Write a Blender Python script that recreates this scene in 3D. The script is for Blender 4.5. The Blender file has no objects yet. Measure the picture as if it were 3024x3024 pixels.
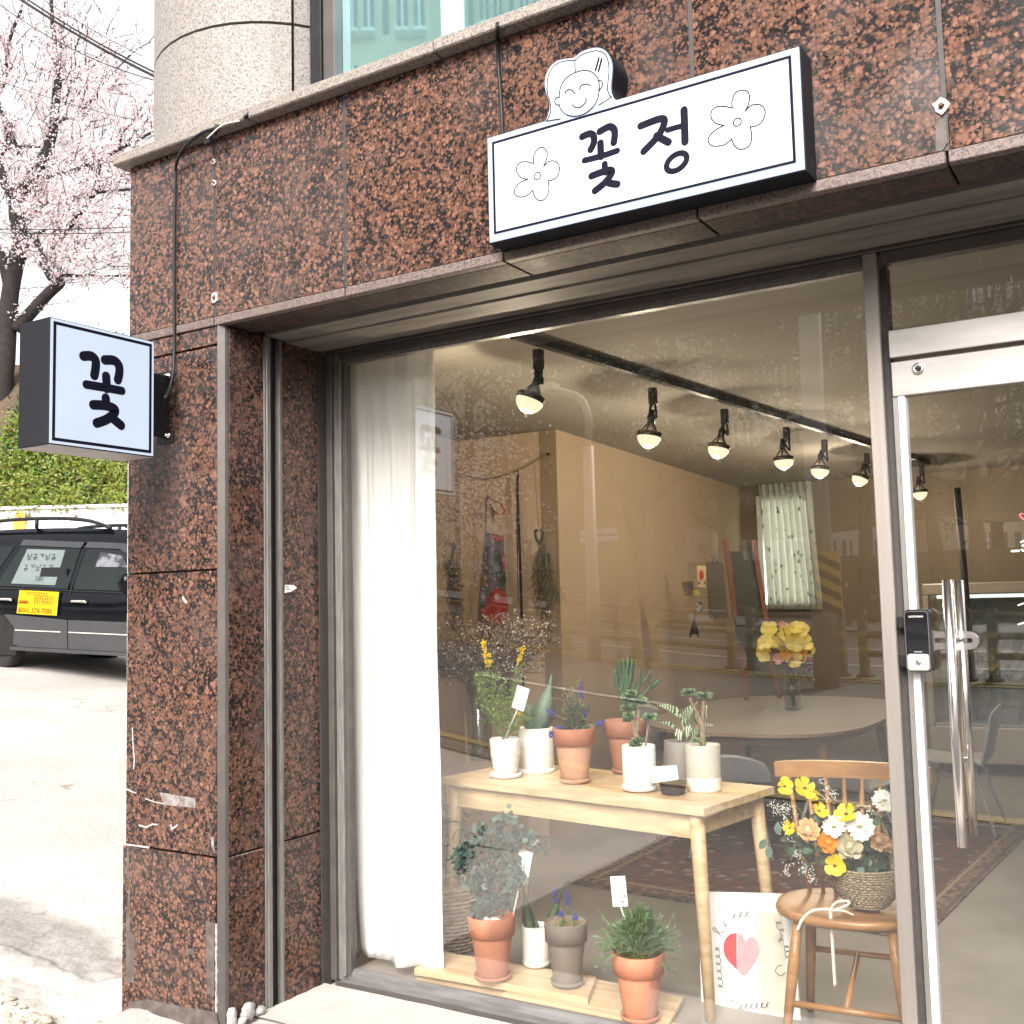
import bpy, math, random
import mathutils
from mathutils import Vector as V, Matrix, noise
random.seed(7)
SC = bpy.context.scene
COL = SC.collection
R_ = math.radians

# ------------------------------------------------------------------ camera
FPX, CX = 3180.0, 1512.0
HEAD, PITCH, ROLL = R_(-31.7), R_(4.95), math.atan(.0235)
cF = V((math.sin(HEAD)*math.cos(PITCH), math.cos(HEAD)*math.cos(PITCH), math.sin(PITCH)))
_R = V((math.cos(HEAD), -math.sin(HEAD), 0)); _U = _R.cross(cF)
cR = _R*math.cos(ROLL) - _U*math.sin(ROLL)
cU = _U*math.cos(ROLL) + _R*math.sin(ROLL)
CAM = V((0, 0, 1.5))
cam_d = bpy.data.cameras.new('camera'); cam = bpy.data.objects.new('camera', cam_d); COL.objects.link(cam)
cam.matrix_world = Matrix(((cR.x, cU.x, -cF.x, CAM.x), (cR.y, cU.y, -cF.y, CAM.y), (cR.z, cU.z, -cF.z, CAM.z), (0, 0, 0, 1)))
cam_d.sensor_width = 36; cam_d.sensor_fit = 'HORIZONTAL'; cam_d.lens = 36*FPX/3024
cam_d.clip_start = .05; cam_d.clip_end = 1500
SC.camera = cam

# ------------------------------------------------------------------ sky and sun
SUN_EL, SUN_AZ = 38, 166      # azimuth clockwise from +Y, where the sun stands
w = bpy.data.worlds.new('World'); SC.world = w; w.use_nodes = True
nt = w.node_tree; nt.nodes.clear()
sky = nt.nodes.new('ShaderNodeTexSky'); sky.sky_type = 'NISHITA'; sky.sun_disc = False
sky.sun_elevation = R_(SUN_EL); sky.sun_rotation = R_(SUN_AZ); sky.dust_density = 4.0; sky.air_density = 1.2; sky.ozone_density = 1
hsv = nt.nodes.new('ShaderNodeHueSaturation'); hsv.inputs['Saturation'].default_value = .12
bg = nt.nodes.new('ShaderNodeBackground'); bg.inputs['Strength'].default_value = .135
wo = nt.nodes.new('ShaderNodeOutputWorld')
nt.links.new(sky.outputs[0], hsv.inputs['Color']); nt.links.new(hsv.outputs[0], bg.inputs[0]); nt.links.new(bg.outputs[0], wo.inputs[0])
sd = bpy.data.lights.new('sun', 'SUN'); sd.energy = 2.3; sd.angle = R_(30); sd.color = (1, .95, .88)
so = bpy.data.objects.new('sun', sd); COL.objects.link(so)
sdir = V((math.sin(R_(SUN_AZ))*math.cos(R_(SUN_EL)), math.cos(R_(SUN_AZ))*math.cos(R_(SUN_EL)), math.sin(R_(SUN_EL))))
so.rotation_euler = (-sdir).to_track_quat('-Z', 'Y').to_euler(); so.location = sdir*30
SC.view_settings.view_transform = 'Standard'; SC.view_settings.look = 'None'
SC.view_settings.exposure = 1.55; SC.view_settings.gamma = 1; SC.view_settings.use_curve_mapping = False
SC.cycles.max_bounces = 8; SC.cycles.transparent_max_bounces = 24; SC.cycles.sample_clamp_indirect = 6
SC.cycles.caustics_reflective = False; SC.cycles.caustics_refractive = False

# ------------------------------------------------------------------ where a line of sight meets a plane of the place
def ray(px, py): return cF + cR*((px-CX)/FPX) - cU*((py-CX)/FPX)
def onY(px, py, y): d = ray(px, py); return CAM + d*(y/d.y)
def onX(px, py, x): d = ray(px, py); return CAM + d*(x/d.x)
def onZ(px, py, z): d = ray(px, py); return CAM + d*((z-1.5)/d.z)
def onD(px, py, D): return CAM + ray(px, py)*D
def depth(p): return (V(p)-CAM).dot(cF)

# ------------------------------------------------------------------ object helpers
def tag(o, label=None, cat=None, group=None, kind=None):
    if label: o['label'] = label
    if cat: o['category'] = cat
    if group: o['group'] = group
    if kind: o['kind'] = kind
    return o
WLOC = {}
def thing(name, label, cat, loc=(0, 0, 0), group=None, rz=0):
    o = bpy.data.objects.new(name, None); COL.objects.link(o); o.empty_display_size = .1
    o.location = loc; o.rotation_euler = (0, 0, rz)
    WLOC[o.name] = V(loc)
    return tag(o, label, cat, group)
def copy_tree(o, parent=None):
    c = o.copy(); COL.objects.link(c); c.parent = parent
    for ch in list(o.children): copy_tree(ch, c)
    return c
class MB:
    def __init__(s): s.v = []; s.f = []; s.m = []; s.sm = []
    def add(s, vs, fs, m=0, smooth=False):
        n = len(s.v); s.v += [V(a) for a in vs]
        for f in fs: s.f.append([i+n for i in f]); s.m.append(m); s.sm.append(smooth)
        return s
    def box(s, a, b, m=0, bev=0):
        x0, y0, z0 = [min(a[i], b[i]) for i in range(3)]; x1, y1, z1 = [max(a[i], b[i]) for i in range(3)]
        if bev:
            return s.bbox((x0, y0, z0), (x1, y1, z1), m, bev)
        return s.add([(x0, y0, z0), (x1, y0, z0), (x1, y1, z0), (x0, y1, z0), (x0, y0, z1), (x1, y0, z1), (x1, y1, z1), (x0, y1, z1)],
              [(0, 3, 2, 1), (4, 5, 6, 7), (0, 1, 5, 4), (1, 2, 6, 5), (2, 3, 7, 6), (3, 0, 4, 7)], m)
    def bbox(s, a, b, m, e):      # box with chamfered edges, from its 24 corner points
        vs = []; idx = {}
        for cx in (0, 1):
            for cy in (0, 1):
                for cz in (0, 1):
                    c = (b[0] if cx else a[0], b[1] if cy else a[1], b[2] if cz else a[2]); sg = (-1 if cx else 1, -1 if cy else 1, -1 if cz else 1)
                    for k in range(3):
                        p = [c[i]+(0 if i == k else sg[i]*e) for i in range(3)]
                        idx[(cx, cy, cz, k)] = len(vs); vs.append(p)
        fs = []
        for k in range(3):
            o1, o2 = [(1, 2), (0, 2), (0, 1)][k]
            for sd_ in (0, 1):
                q = []
                for (u, v_) in ((0, 0), (1, 0), (1, 1), (0, 1)):
                    c = [0, 0, 0]; c[k] = sd_; c[o1] = u; c[o2] = v_; q.append(idx[(*c, k)])
                fs.append(q)
            for u in (0, 1):
                for v_ in (0, 1):
                    c0 = [0, 0, 0]; c0[k] = 0; c0[o1] = u; c0[o2] = v_; c1 = list(c0); c1[k] = 1
                    fs.append([idx[(*c0, o1)], idx[(*c1, o1)], idx[(*c1, o2)], idx[(*c0, o2)]])
        for c in [(x, y, z) for x in (0, 1) for y in (0, 1) for z in (0, 1)]: fs.append([idx[(*c, 0)], idx[(*c, 1)], idx[(*c, 2)]])
        return s.add(vs, fs, m)
    def obox(s, c, ax, ay, az, m=0):      # oriented box: centre and half axes
        c, ax, ay, az = V(c), V(ax), V(ay), V(az)
        return s.add([c-ax-ay-az, c+ax-ay-az, c+ax+ay-az, c-ax+ay-az, c-ax-ay+az, c+ax-ay+az, c+ax+ay+az, c-ax+ay+az],
              [(0, 3, 2, 1), (4, 5, 6, 7), (0, 1, 5, 4), (1, 2, 6, 5), (2, 3, 7, 6), (3, 0, 4, 7)], m)
    def prism(s, pts, ext, m=0, mside=None):
        pts = [V(p) for p in pts]; e = V(ext); n = len(pts)
        s.add(pts+[p+e for p in pts], [list(range(n)), list(range(2*n-1, n-1, -1))], m)
        s.f += [[len(s.v)-2*n+i, len(s.v)-2*n+(i+1) % n, len(s.v)-n+(i+1) % n, len(s.v)-n+i] for i in range(n)]
        s.m += [m if mside is None else mside]*n; s.sm += [False]*n
        return s
    def tube(s, pts, rad, m=0, n=8, cap=True, flat=1.0):
        pts = [V(p) for p in pts]
        if not hasattr(rad, '__len__'): rad = [rad]*len(pts)
        vs = []; fs = []; prev = None
        for i, p in enumerate(pts):
            t = (pts[min(i+1, len(pts)-1)]-pts[max(i-1, 0)])
            if t.length < 1e-9: t = V((0, 0, 1))
            t.normalize()
            if prev is None:
                a = t.cross(V((0, 0, 1)) if abs(t.z) < .9 else V((1, 0, 0))).normalized()
            else:
                a = (prev - t*prev.dot(t)); a = a.normalized() if a.length > 1e-6 else t.orthogonal().normalized()
            prev = a; b = t.cross(a)
            for k in range(n):
                an = 2*math.pi*k/n; vs.append(p+a*(math.cos(an)*rad[i])+b*(math.sin(an)*rad[i]*flat))
        for i in range(len(pts)-1):
            for k in range(n): fs.append((i*n+k, i*n+(k+1) % n, (i+1)*n+(k+1) % n, (i+1)*n+k))
        if cap: fs += [list(range(n-1, -1, -1)), list(range((len(pts)-1)*n, len(pts)*n))]
        return s.add(vs, fs, m, True)
    def lathe(s, prof, c=(0, 0, 0), n=28, m=0, sx=1, sy=1, rot=None, smooth=True):
        c = V(c); vs = []; fs = []
        for (r, z) in prof:
            for k in range(n):
                an = 2*math.pi*k/n; p = V((math.cos(an)*r*sx, math.sin(an)*r*sy, z))
                vs.append(c+(rot @ p if rot else p))
        for i in range(len(prof)-1):
            for k in range(n): fs.append((i*n+k, i*n+(k+1) % n, (i+1)*n+(k+1) % n, (i+1)*n+k))
        fs += [list(range(n-1, -1, -1)), list(range((len(prof)-1)*n, len(prof)*n))]
        return s.add(vs, fs, m, smooth)
    def ball(s, c, r, m=0, n=8, sz=1.0, rot=None):
        k = max(4, n//2+1)
        return s.lathe([(max(r*math.sin(math.pi*i/k), r*.04), -r*sz*math.cos(math.pi*i/k)) for i in range(k+1)], c, n, m, rot=rot)
    def leaf(s, p, d, up, L, W, m=0, bend=.15, two=False):
        p, d, up = V(p), V(d).normalized(), V(up)
        sd_ = d.cross(up); sd_ = sd_.normalized() if sd_.length > 1e-5 else d.orthogonal().normalized(); n_ = sd_.cross(d)
        a = p+d*L*.45+n_*L*bend*.6; t = p+d*L+n_*(-L*bend)
        if two: s.add([p, a+sd_*W*.5, t, a-sd_*W*.5], [(0, 1, 2), (0, 2, 3)], m)
        else:
            b = p+d*L*.75+n_*L*bend*.2
            s.add([p, p+d*L*.22+sd_*W*.36, p+d*L*.22-sd_*W*.36, a+sd_*W*.5, a-n_*W*.12, a-sd_*W*.5, b+sd_*W*.34, b-sd_*W*.34, t],
              [(0, 1, 4), (0, 4, 2), (1, 3, 4), (2, 4, 5), (3, 6, 4), (4, 7, 5), (4, 6, 8), (4, 8, 7)], m, True)
        return s
    def strip(s, pts, sides, m=0, smooth=True):   # ribbon along pts, half width vectors
        n = len(pts); vs = []
        for p, d in zip(pts, sides): vs += [V(p)-V(d), V(p)+V(d)]
        return s.add(vs, [(2*i, 2*i+1, 2*i+3, 2*i+2) for i in range(n-1)], m, smooth)
    def grid(s, fn, nu, nv, m=0, smooth=True):
        vs = [fn(i/nu, j/nv) for j in range(nv+1) for i in range(nu+1)]
        return s.add(vs, [(j*(nu+1)+i, j*(nu+1)+i+1, (j+1)*(nu+1)+i+1, (j+1)*(nu+1)+i) for j in range(nv) for i in range(nu)], m, smooth)
    def xf(s, M): s.v = [M @ p for p in s.v]; return s
    def mesh(s, name, mats, off):
        me = bpy.data.meshes.new(name); me.from_pydata([tuple(p-off) for p in s.v], [], s.f)
        for mm in (mats if isinstance(mats, (list, tuple)) else [mats]): me.materials.append(mm)
        me.polygons.foreach_set('material_index', s.m); me.polygons.foreach_set('use_smooth', s.sm); me.update()
        return me
    def build(s, name, mats, parent=None, loc=None, fixn=True):
        if not s.f: return None
        if parent is None:
            if loc is None:
                xs = [p.x for p in s.v]; ys = [p.y for p in s.v]; zs = [p.z for p in s.v]
                loc = V(((min(xs)+max(xs))/2, (min(ys)+max(ys))/2, min(zs)))
            off = V(loc)
        else: off = WLOC[parent.name]
        me = s.mesh(name, mats, off)
        if fixn and len(s.f) < 60000:
            import bmesh
            bm = bmesh.new(); bm.from_mesh(me); bmesh.ops.recalc_face_normals(bm, faces=bm.faces); bm.to_mesh(me); bm.free()
        o = bpy.data.objects.new(name, me); COL.objects.link(o)
        if parent is None: o.location = off
        else: o.parent = parent
        WLOC[o.name] = off
        return o
def top(mb, name, mats, label, cat, group=None, kind=None):
    return tag(mb.build(name, mats), label, cat, group, kind)

# ------------------------------------------------------------------ materials
def newmat(name):
    m = bpy.data.materials.new(name); m.use_nodes = True; t = m.node_tree
    b = t.nodes['Principled BSDF']; return m, t, b
def N(t, kind, **kw):
    n = t.nodes.new('ShaderNode'+kind)
    for k, v_ in kw.items():
        if k in n.inputs: n.inputs[k].default_value = v_
        else: setattr(n, k, v_)
    return n
def pos(t, scale=1.0, rand=False):
    g = N(t, 'TexCoord'); mp = N(t, 'Mapping'); mp.inputs['Scale'].default_value = (scale,)*3 if not hasattr(scale, '__len__') else scale
    t.links.new(g.outputs['Object'], mp.inputs['Vector'])
    if rand:
        oi = N(t, 'ObjectInfo'); mu = N(t, 'Math', operation='MULTIPLY'); mu.inputs[1].default_value = 37
        t.links.new(oi.outputs['Random'], mu.inputs[0]); t.links.new(mu.outputs[0], mp.inputs['Location'])
    return mp.outputs[0]
def mix(t, f, a, b, mode='MIX'):
    n = N(t, 'Mix', data_type='RGBA', blend_type=mode)
    for s_, x in ((n.inputs[0], f), (n.inputs[6], a), (n.inputs[7], b)):
        if hasattr(x, 'links'): t.links.new(x, s_)
        else: s_.default_value = x if not (hasattr(x, '__len__') and len(x) == 3) else (*x, 1)
    return n.outputs[2]
def ramp(t, x, stops):
    n = N(t, 'ValToRGB'); e = n.color_ramp.elements
    while len(e) < len(stops): e.new(.5)
    for el, (p, c) in zip(e, stops): el.position = p; el.color = (*c, 1) if hasattr(c, '__len__') else (c, c, c, 1)
    t.links.new(x, n.inputs[0]); return n.outputs[0]
def bump(t, b, h, strength=.3, dist=.002):
    n = N(t, 'Bump'); n.inputs['Strength'].default_value = strength; n.inputs['Distance'].default_value = dist
    t.links.new(h, n.inputs['Height']); t.links.new(n.outputs[0], b.inputs['Normal'])
def mat(name, c1, c2=None, sc=20, rough=.5, metal=0, bmp=0, detail=4, rvar=0, stretch=None, spec=.5, trans=0, rand=False, coat=0, contrast=(.35, .65)):
    m, t, b = newmat(name); c2 = c2 or tuple(x*.8 for x in c1)
    p = pos(t, stretch or 1, rand); n = N(t, 'TexNoise', Scale=sc, Detail=detail, Roughness=.6); t.links.new(p, n.inputs['Vector'])
    f = ramp(t, n.outputs[0], [(contrast[0], 0), (contrast[1], 1)])
    t.links.new(mix(t, f, c1, c2), b.inputs['Base Color'])
    b.inputs['Roughness'].default_value = rough; b.inputs['Metallic'].default_value = metal
    b.inputs['Specular IOR Level'].default_value = spec; b.inputs['Coat Weight'].default_value = coat
    if rvar:
        mr = N(t, 'MapRange'); mr.inputs['To Min'].default_value = rough-rvar; mr.inputs['To Max'].default_value = rough+rvar
        t.links.new(n.outputs[0], mr.inputs[0]); t.links.new(mr.outputs[0], b.inputs['Roughness'])
    if bmp: bump(t, b, n.outputs[0], bmp)
    if trans:      # thin leaves and petals let light through
        tr = N(t, 'BsdfTranslucent'); ms = N(t, 'MixShader'); ms.inputs[0].default_value = trans
        t.links.new(mix(t, f, c1, c2), tr.inputs[0]); o = t.nodes['Material Output']
        t.links.new(b.outputs[0], ms.inputs[1]); t.links.new(tr.outputs[0], ms.inputs[2]); t.links.new(ms.outputs[0], o.inputs[0])
    return m
def emis(name, c, s, base=None):
    m, t, b = newmat(name); b.inputs['Base Color'].default_value = (*(base or c), 1)
    b.inputs['Emission Color'].default_value = (*c, 1); b.inputs['Emission Strength'].default_value = s
    n = N(t, 'TexNoise', Scale=2); mr = N(t, 'MapRange'); mr.inputs['To Min'].default_value = s*.93; mr.inputs['To Max'].default_value = s*1.05
    t.links.new(n.outputs[0], mr.inputs[0]); t.links.new(mr.outputs[0], b.inputs['Emission Strength']); b.inputs['Roughness'].default_value = .35
    return m
def granite(name, pink, dark, gray=.0, rough=.16, zdirt=False):
    """polished granite: angular grains, dark crystals between them, scattered round feldspar ovoids"""
    m, t, b = newmat(name)
    p = pos(t, 1, True)
    nz = N(t, 'TexNoise', Scale=170, Detail=2); t.links.new(p, nz.inputs['Vector'])
    dis = N(t, 'VectorMath', operation='SCALE'); dis.inputs['Scale'].default_value = .0065
    sub = N(t, 'VectorMath', operation='SUBTRACT'); sub.inputs[1].default_value = (.5, .5, .5)
    t.links.new(nz.outputs['Color'], sub.inputs[0]); t.links.new(sub.outputs[0], dis.inputs[0])
    ad = N(t, 'VectorMath', operation='ADD'); t.links.new(p, ad.inputs[0]); t.links.new(dis.outputs[0], ad.inputs[1])
    def vor(sc):
        v = N(t, 'TexVoronoi', Scale=sc); t.links.new(ad.outputs[0], v.inputs['Vector']); c = N(t, 'SeparateColor'); t.links.new(v.outputs['Color'], c.inputs[0]); return v, c
    v1, s1 = vor(80); v2, s2 = vor(18); v3, s3 = vor(150); v4, s4 = vor(34)
    lo = N(t, 'TexNoise', Scale=7, Detail=2); t.links.new(p, lo.inputs['Vector'])
    def dist(v, c, lo_, hi_, p0, p1):
        d = ramp(t, v.outputs['Distance'], [(lo_, 1), (hi_, 0)]); k = ramp(t, c.outputs[0], [(p0, 0), (p1, 1)])
        mu = N(t, 'Math', operation='MULTIPLY'); t.links.new(d, mu.inputs[0]); t.links.new(k, mu.inputs[1]); return mu.outputs[0]
    a2 = N(t, 'Math', operation='MULTIPLY_ADD'); a2.inputs[1].default_value = .9; t.links.new(lo.outputs[0], a2.inputs[0]); t.links.new(s1.outputs[0], a2.inputs[2])
    hf = N(t, 'Math', operation='MULTIPLY'); hf.inputs[1].default_value = .5; t.links.new(a2.outputs[0], hf.inputs[0])
    oi = N(t, 'ObjectInfo'); sh = N(t, 'Math', operation='MULTIPLY_ADD'); sh.inputs[1].default_value = .07; t.links.new(oi.outputs['Random'], sh.inputs[0]); t.links.new(hf.outputs[0], sh.inputs[2])   # slabs differ a little
    f1 = ramp(t, sh.outputs[0], [(.52, 0), (.535, 1)])
    lt, dm = tuple(min(1, x*1.3) for x in pink), tuple(x*.45 for x in pink)
    pk = mix(t, ramp(t, s1.outputs[1], [(0, 0), (1, 1)]), lt, dm)
    pk = mix(t, ramp(t, s3.outputs[2], [(.1, .55), (.9, 0)]), pk, tuple(x*.6 for x in pink))
    dk = mix(t, ramp(t, s3.outputs[1], [(.35, 0), (.9, 1)]), dark, (dark[0]*3.4+gray, dark[1]*2.8+gray, dark[2]*2.8+gray))
    dk = mix(t, ramp(t, s3.outputs[0], [(.80, 0), (.84, .8)]), dk, pink)
    col = mix(t, f1, dk, pk)
    col = mix(t, dist(v4, s4, .30, .36, .62, .64), col, mix(t, s4.outputs[1], lt, tuple(x*.8 for x in pink)))
    ov = mix(t, s2.outputs[1], tuple(x*1.15 for x in pink), tuple(x*.66 for x in pink))
    ov = mix(t, ramp(t, s3.outputs[0], [(.86, 0), (.9, .7)]), ov, dark)
    col = mix(t, dist(v2, s2, .40, .44, .80, .81), col, ov)
    eg = ramp(t, v1.outputs['Distance'], [(.42, 0), (.60, .5)]); col = mix(t, eg, col, (dark[0]*1.6, dark[1]*1.5, dark[2]*1.5))
    fl = N(t, 'TexNoise', Scale=2.4, Detail=6, Roughness=.65); t.links.new(p, fl.inputs['Vector'])
    col = mix(t, ramp(t, fl.outputs[0], [(.47, 0), (.8, .42)]), col, (.10, .082, .078))
    t.links.new(col, b.inputs['Base Color'])
    rr = ramp(t, fl.outputs[0], [(.4, rough), (.75, rough+.25)]); t.links.new(rr, b.inputs['Roughness'])
    b.inputs['Specular IOR Level'].default_value = .32
    bump(t, b, fl.outputs[0], .05, .004)
    return m
def fine_granite(name, c1, c2, c3, sc=160, rough=.6):
    m, t, b = newmat(name); p = pos(t, 1, True)
    v1 = N(t, 'TexVoronoi', Scale=sc); t.links.new(p, v1.inputs['Vector']); s1 = N(t, 'SeparateColor'); t.links.new(v1.outputs['Color'], s1.inputs[0])
    n = N(t, 'TexNoise', Scale=sc*.45, Detail=3); t.links.new(p, n.inputs['Vector']); n2 = N(t, 'TexNoise', Scale=3, Detail=4); t.links.new(p, n2.inputs['Vector'])
    col = mix(t, ramp(t, s1.outputs[0], [(.5, 0), (.6, 1)]), c1, c2)
    col = mix(t, ramp(t, s1.outputs[1], [(.84, 0), (.87, 1)]), col, c3)
    col = mix(t, ramp(t, n.outputs[0], [(.55, 0), (.7, .6)]), col, c2)
    col = mix(t, ramp(t, n2.outputs[0], [(.45, 0), (.75, .35)]), col, tuple(x*.7 for x in c1))
    t.links.new(col, b.inputs['Base Color']); b.inputs['Roughness'].default_value = rough; bump(t, b, s1.outputs[0], .15, .001)
    return m
def wood(name, c1, c2, rough=.45, sc=1.0, axis=(6, 60, 60)):
    m, t, b = newmat(name); p = pos(t, tuple(a*sc for a in axis), True)
    n = N(t, 'TexNoise', Scale=1, Detail=6, Roughness=.55, Distortion=.6); t.links.new(p, n.inputs['Vector'])
    col = mix(t, ramp(t, n.outputs[0], [(.3, 0), (.7, 1)]), c1, c2); t.links.new(col, b.inputs['Base Color'])
    b.inputs['Roughness'].default_value = rough; bump(t, b, n.outputs[0], .08, .001); return m
def glassmat(name, base=.055, edge=.5, tint=(.94, .95, .93), gtint=(1, 1, 1)):
    m, t, b = newmat(name); t.nodes.remove(b); o = t.nodes['Material Output']
    lw = N(t, 'LayerWeight'); lw.inputs[0].default_value = .5
    pw = N(t, 'Math', operation='POWER'); pw.inputs[1].default_value = 4; t.links.new(lw.outputs['Facing'], pw.inputs[0])
    ma = N(t, 'Math', operation='MULTIPLY_ADD'); ma.inputs[1].default_value = edge; ma.inputs[2].default_value = base; t.links.new(pw.outputs[0], ma.inputs[0])
    tr = N(t, 'BsdfTransparent'); tr.inputs[0].default_value = (*tint, 1)
    gl = N(t, 'BsdfGlossy'); gl.inputs['Roughness'].default_value = .006; gl.inputs[0].default_value = (*gtint, 1)
    nz = N(t, 'TexNoise', Scale=1.4, Detail=1); g = N(t, 'NewGeometry'); t.links.new(g.outputs['Position'], nz.inputs['Vector'])
    bm = N(t, 'Bump'); bm.inputs['Strength'].default_value = .02; bm.inputs['Distance'].default_value = .02
    t.links.new(nz.outputs[0], bm.inputs['Height']); t.links.new(bm.outputs[0], gl.inputs['Normal'])
    ms = N(t, 'MixShader'); t.links.new(ma.outputs[0], ms.inputs[0]); t.links.new(tr.outputs[0], ms.inputs[1]); t.links.new(gl.outputs[0], ms.inputs[2]); t.links.new(ms.outputs[0], o.inputs[0])
    return m
GR = granite('polished_granite', (.188, .090, .060), (.0075, .0068, .0072), .003)
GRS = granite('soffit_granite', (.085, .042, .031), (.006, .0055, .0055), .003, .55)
GRE = fine_granite('granite_edge', (.17, .125, .11), (.11, .078, .07), (.05, .04, .04), 200, .6)
BEI = fine_granite('beige_granite', (.275, .25, .23), (.21, .185, .17), (.10, .09, .088), 190, .65)
COP = fine_granite('coping_granite', (.27, .235, .205), (.19, .16, .14), (.09, .08, .07), 190, .7)
CAULK = mat('sealant', (.05, .042, .04), (.035, .03, .028), 30, .6)
BLK = mat('black_metal', (.012, .012, .013), (.02, .02, .022), 40, .45, spec=.25)
VOID = mat('dark_gap', (.008, .008, .008), (.012, .011, .01), 10, .9)
BRZ = mat('bronze_frame', (.105, .09, .082), (.078, .067, .062), 8, .45, .25, .05, rvar=.08)
ALU = mat('brushed_aluminium', (.62, .58, .55), (.52, .49, .46), 14, .3, .92, .04, rvar=.08, stretch=(8, 8, .6))
ALUD = mat('worn_aluminium', (.23, .22, .20), (.15, .14, .13), 12, .45, .3, .06, rvar=.1, stretch=(6, 6, .8))
STEEL = mat('stainless_steel', (.86, .82, .79), (.78, .74, .72), 10, .22, 1, .02, rvar=.05)
STEELB = mat('brushed_steel_rail', (.56, .52, .495), (.44, .405, .385), 3, .42, .9, 0, rvar=.08, stretch=(.8, 4, 5))
GLASS = glassmat('shop_glass', .108, .55, (.98, .98, .97))
WHT = mat('white_paint', (.78, .77, .74), (.72, .71, .68), 12, .5)
PAPER = mat('white_card', (.82, .81, .79), (.78, .77, .75), 40, .7)
INK = mat('dark_ink', (.02, .02, .03), (.04, .04, .05), 40, .6, spec=.2)
# ------------------------------------------------------------------ flat lettering helpers
def stroke(mb, pts, u, v, o, wid, h, m=0, n=6, closed=False, lift=None):
    """rounded pen stroke on the plane o + a*u + b*v, standing h proud along the plane's normal"""
    u, v, o = V(u), V(v), V(o); nn = u.cross(v).normalized(); pts = [V((p[0], p[1])) for p in pts]; r = wid/2
    q = [pts[0]]
    for p in pts[1:]:
        if (p-q[-1]).length > 1e-6: q.append(p)
    pts = q
    if closed:
        L = []; k = len(pts)
        for i in range(k):
            a = (pts[i]-pts[i-1]).normalized(); b = (pts[(i+1) % k]-pts[i]).normalized(); t_ = (a+b)
            t_ = t_.normalized() if t_.length > 1e-6 else a; nrm = V((-t_.y, t_.x))/max(.5, t_.dot(a)); L.append((pts[i]+nrm*r, pts[i]-nrm*r))
        vs = []
        for a, b in L:
            for z in (0, h): vs += [o+u*a.x+v*a.y+nn*z, o+u*b.x+v*b.y+nn*z]
        fs = []
        for i in range(k):
            j = (i+1) % k; A, B = 4*i, 4*j
            fs += [(A+2, A+3, B+3, B+2), (A, A+2, B+2, B), (A+3, A+1, B+1, B+3)]
        mb.add(vs, fs, m); return
    left, right = [], []
    for i, p in enumerate(pts):
        a = (p-pts[i-1]).normalized() if i else (pts[1]-p).normalized(); b = (pts[i+1]-p).normalized() if i < len(pts)-1 else a
        t_ = (a+b); t_ = t_.normalized() if t_.length > 1e-6 else a; nrm = V((-t_.y, t_.x)); k = 1/max(.5, t_.dot(a))
        left.append(p+nrm*r*k); right.append(p-nrm*r*k)
    d1 = (pts[-1]-pts[-2]).normalized(); d0 = (pts[0]-pts[1]).normalized()
    def cap(c, d): a0 = math.atan2(d.y, d.x); return [c+V((math.cos(a0+t_), math.sin(a0+t_)))*r for t_ in [math.pi/2-math.pi*(i+1)/(n+1) for i in range(n)]]
    poly = left+cap(pts[-1], d1)+right[::-1]+cap(pts[0], d0)
    k = len(poly); vs = [o+u*p.x+v*p.y for p in poly]+[o+u*p.x+v*p.y+nn*h for p in poly]
    # faces of the top as quads across the stroke so that bends stay valid
    nL = len(left); fs = []
    for i in range(nL-1): fs.append((k+i, k+i+1, k+(2*nL+n-1-i-1), k+(2*nL+n-1-i)))
    fs.append([k+nL-1]+[k+nL+i for i in range(n)]+[k+nL+n]); fs.append([k+2*nL+n-1]+[k+2*nL+n+i for i in range(n)]+[k])
    fs += [(i, (i+1) % k, k+(i+1) % k, k+i) for i in range(k)]
    mb.add(vs, fs, m)
def text_mesh(mb, s, u, v, o, size, h=.0008, m=0, align='CENTER', shear=0):
    """printed text as thin raised mesh on plane o + a*u + b*v"""
    cu = bpy.data.curves.new('lettering', 'FONT'); cu.body = s; cu.size = size; cu.align_x = align; cu.align_y = 'CENTER'; cu.shear = shear; cu.resolution_u = 2
    ob = bpy.data.objects.new('lettering', cu); COL.objects.link(ob)
    dg = bpy.context.evaluated_depsgraph_get(); dg.update()
    me = ob.evaluated_get(dg).to_mesh(); u, v, o = V(u), V(v), V(o); nn = u.cross(v).normalized()
    vs = [o+u*a.co.x+v*a.co.y+nn*h for a in me.vertices]; fs = [list(p.vertices) for p in me.polygons]
    if fs: mb.add(vs, fs, m)
    ob.to_mesh_clear(); bpy.data.objects.remove(ob); bpy.data.curves.remove(cu)
def smooth(pts, k=4, closed=False):
    """Catmull-Rom through points (2-D or 3-D)"""
    P = [V(p) for p in pts]; n = len(P); out = []
    for i in range(n if closed else n-1):
        if closed: a, b, c, d = P[i-1], P[i], P[(i+1) % n], P[(i+2) % n]
        else: a, b, c, d = P[max(i-1, 0)], P[i], P[i+1], P[min(i+2, n-1)]
        for j in range(k):
            t_ = j/k; out.append(.5*((2*b)+(c-a)*t_+(2*a-5*b+4*c-d)*t_*t_+(3*b-a-3*c+d)*t_**3))
    if not closed: out.append(P[-1])
    return out
X_, Y_, Z_ = V((1, 0, 0)), V((0, 1, 0)), V((0, 0, 1))
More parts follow.
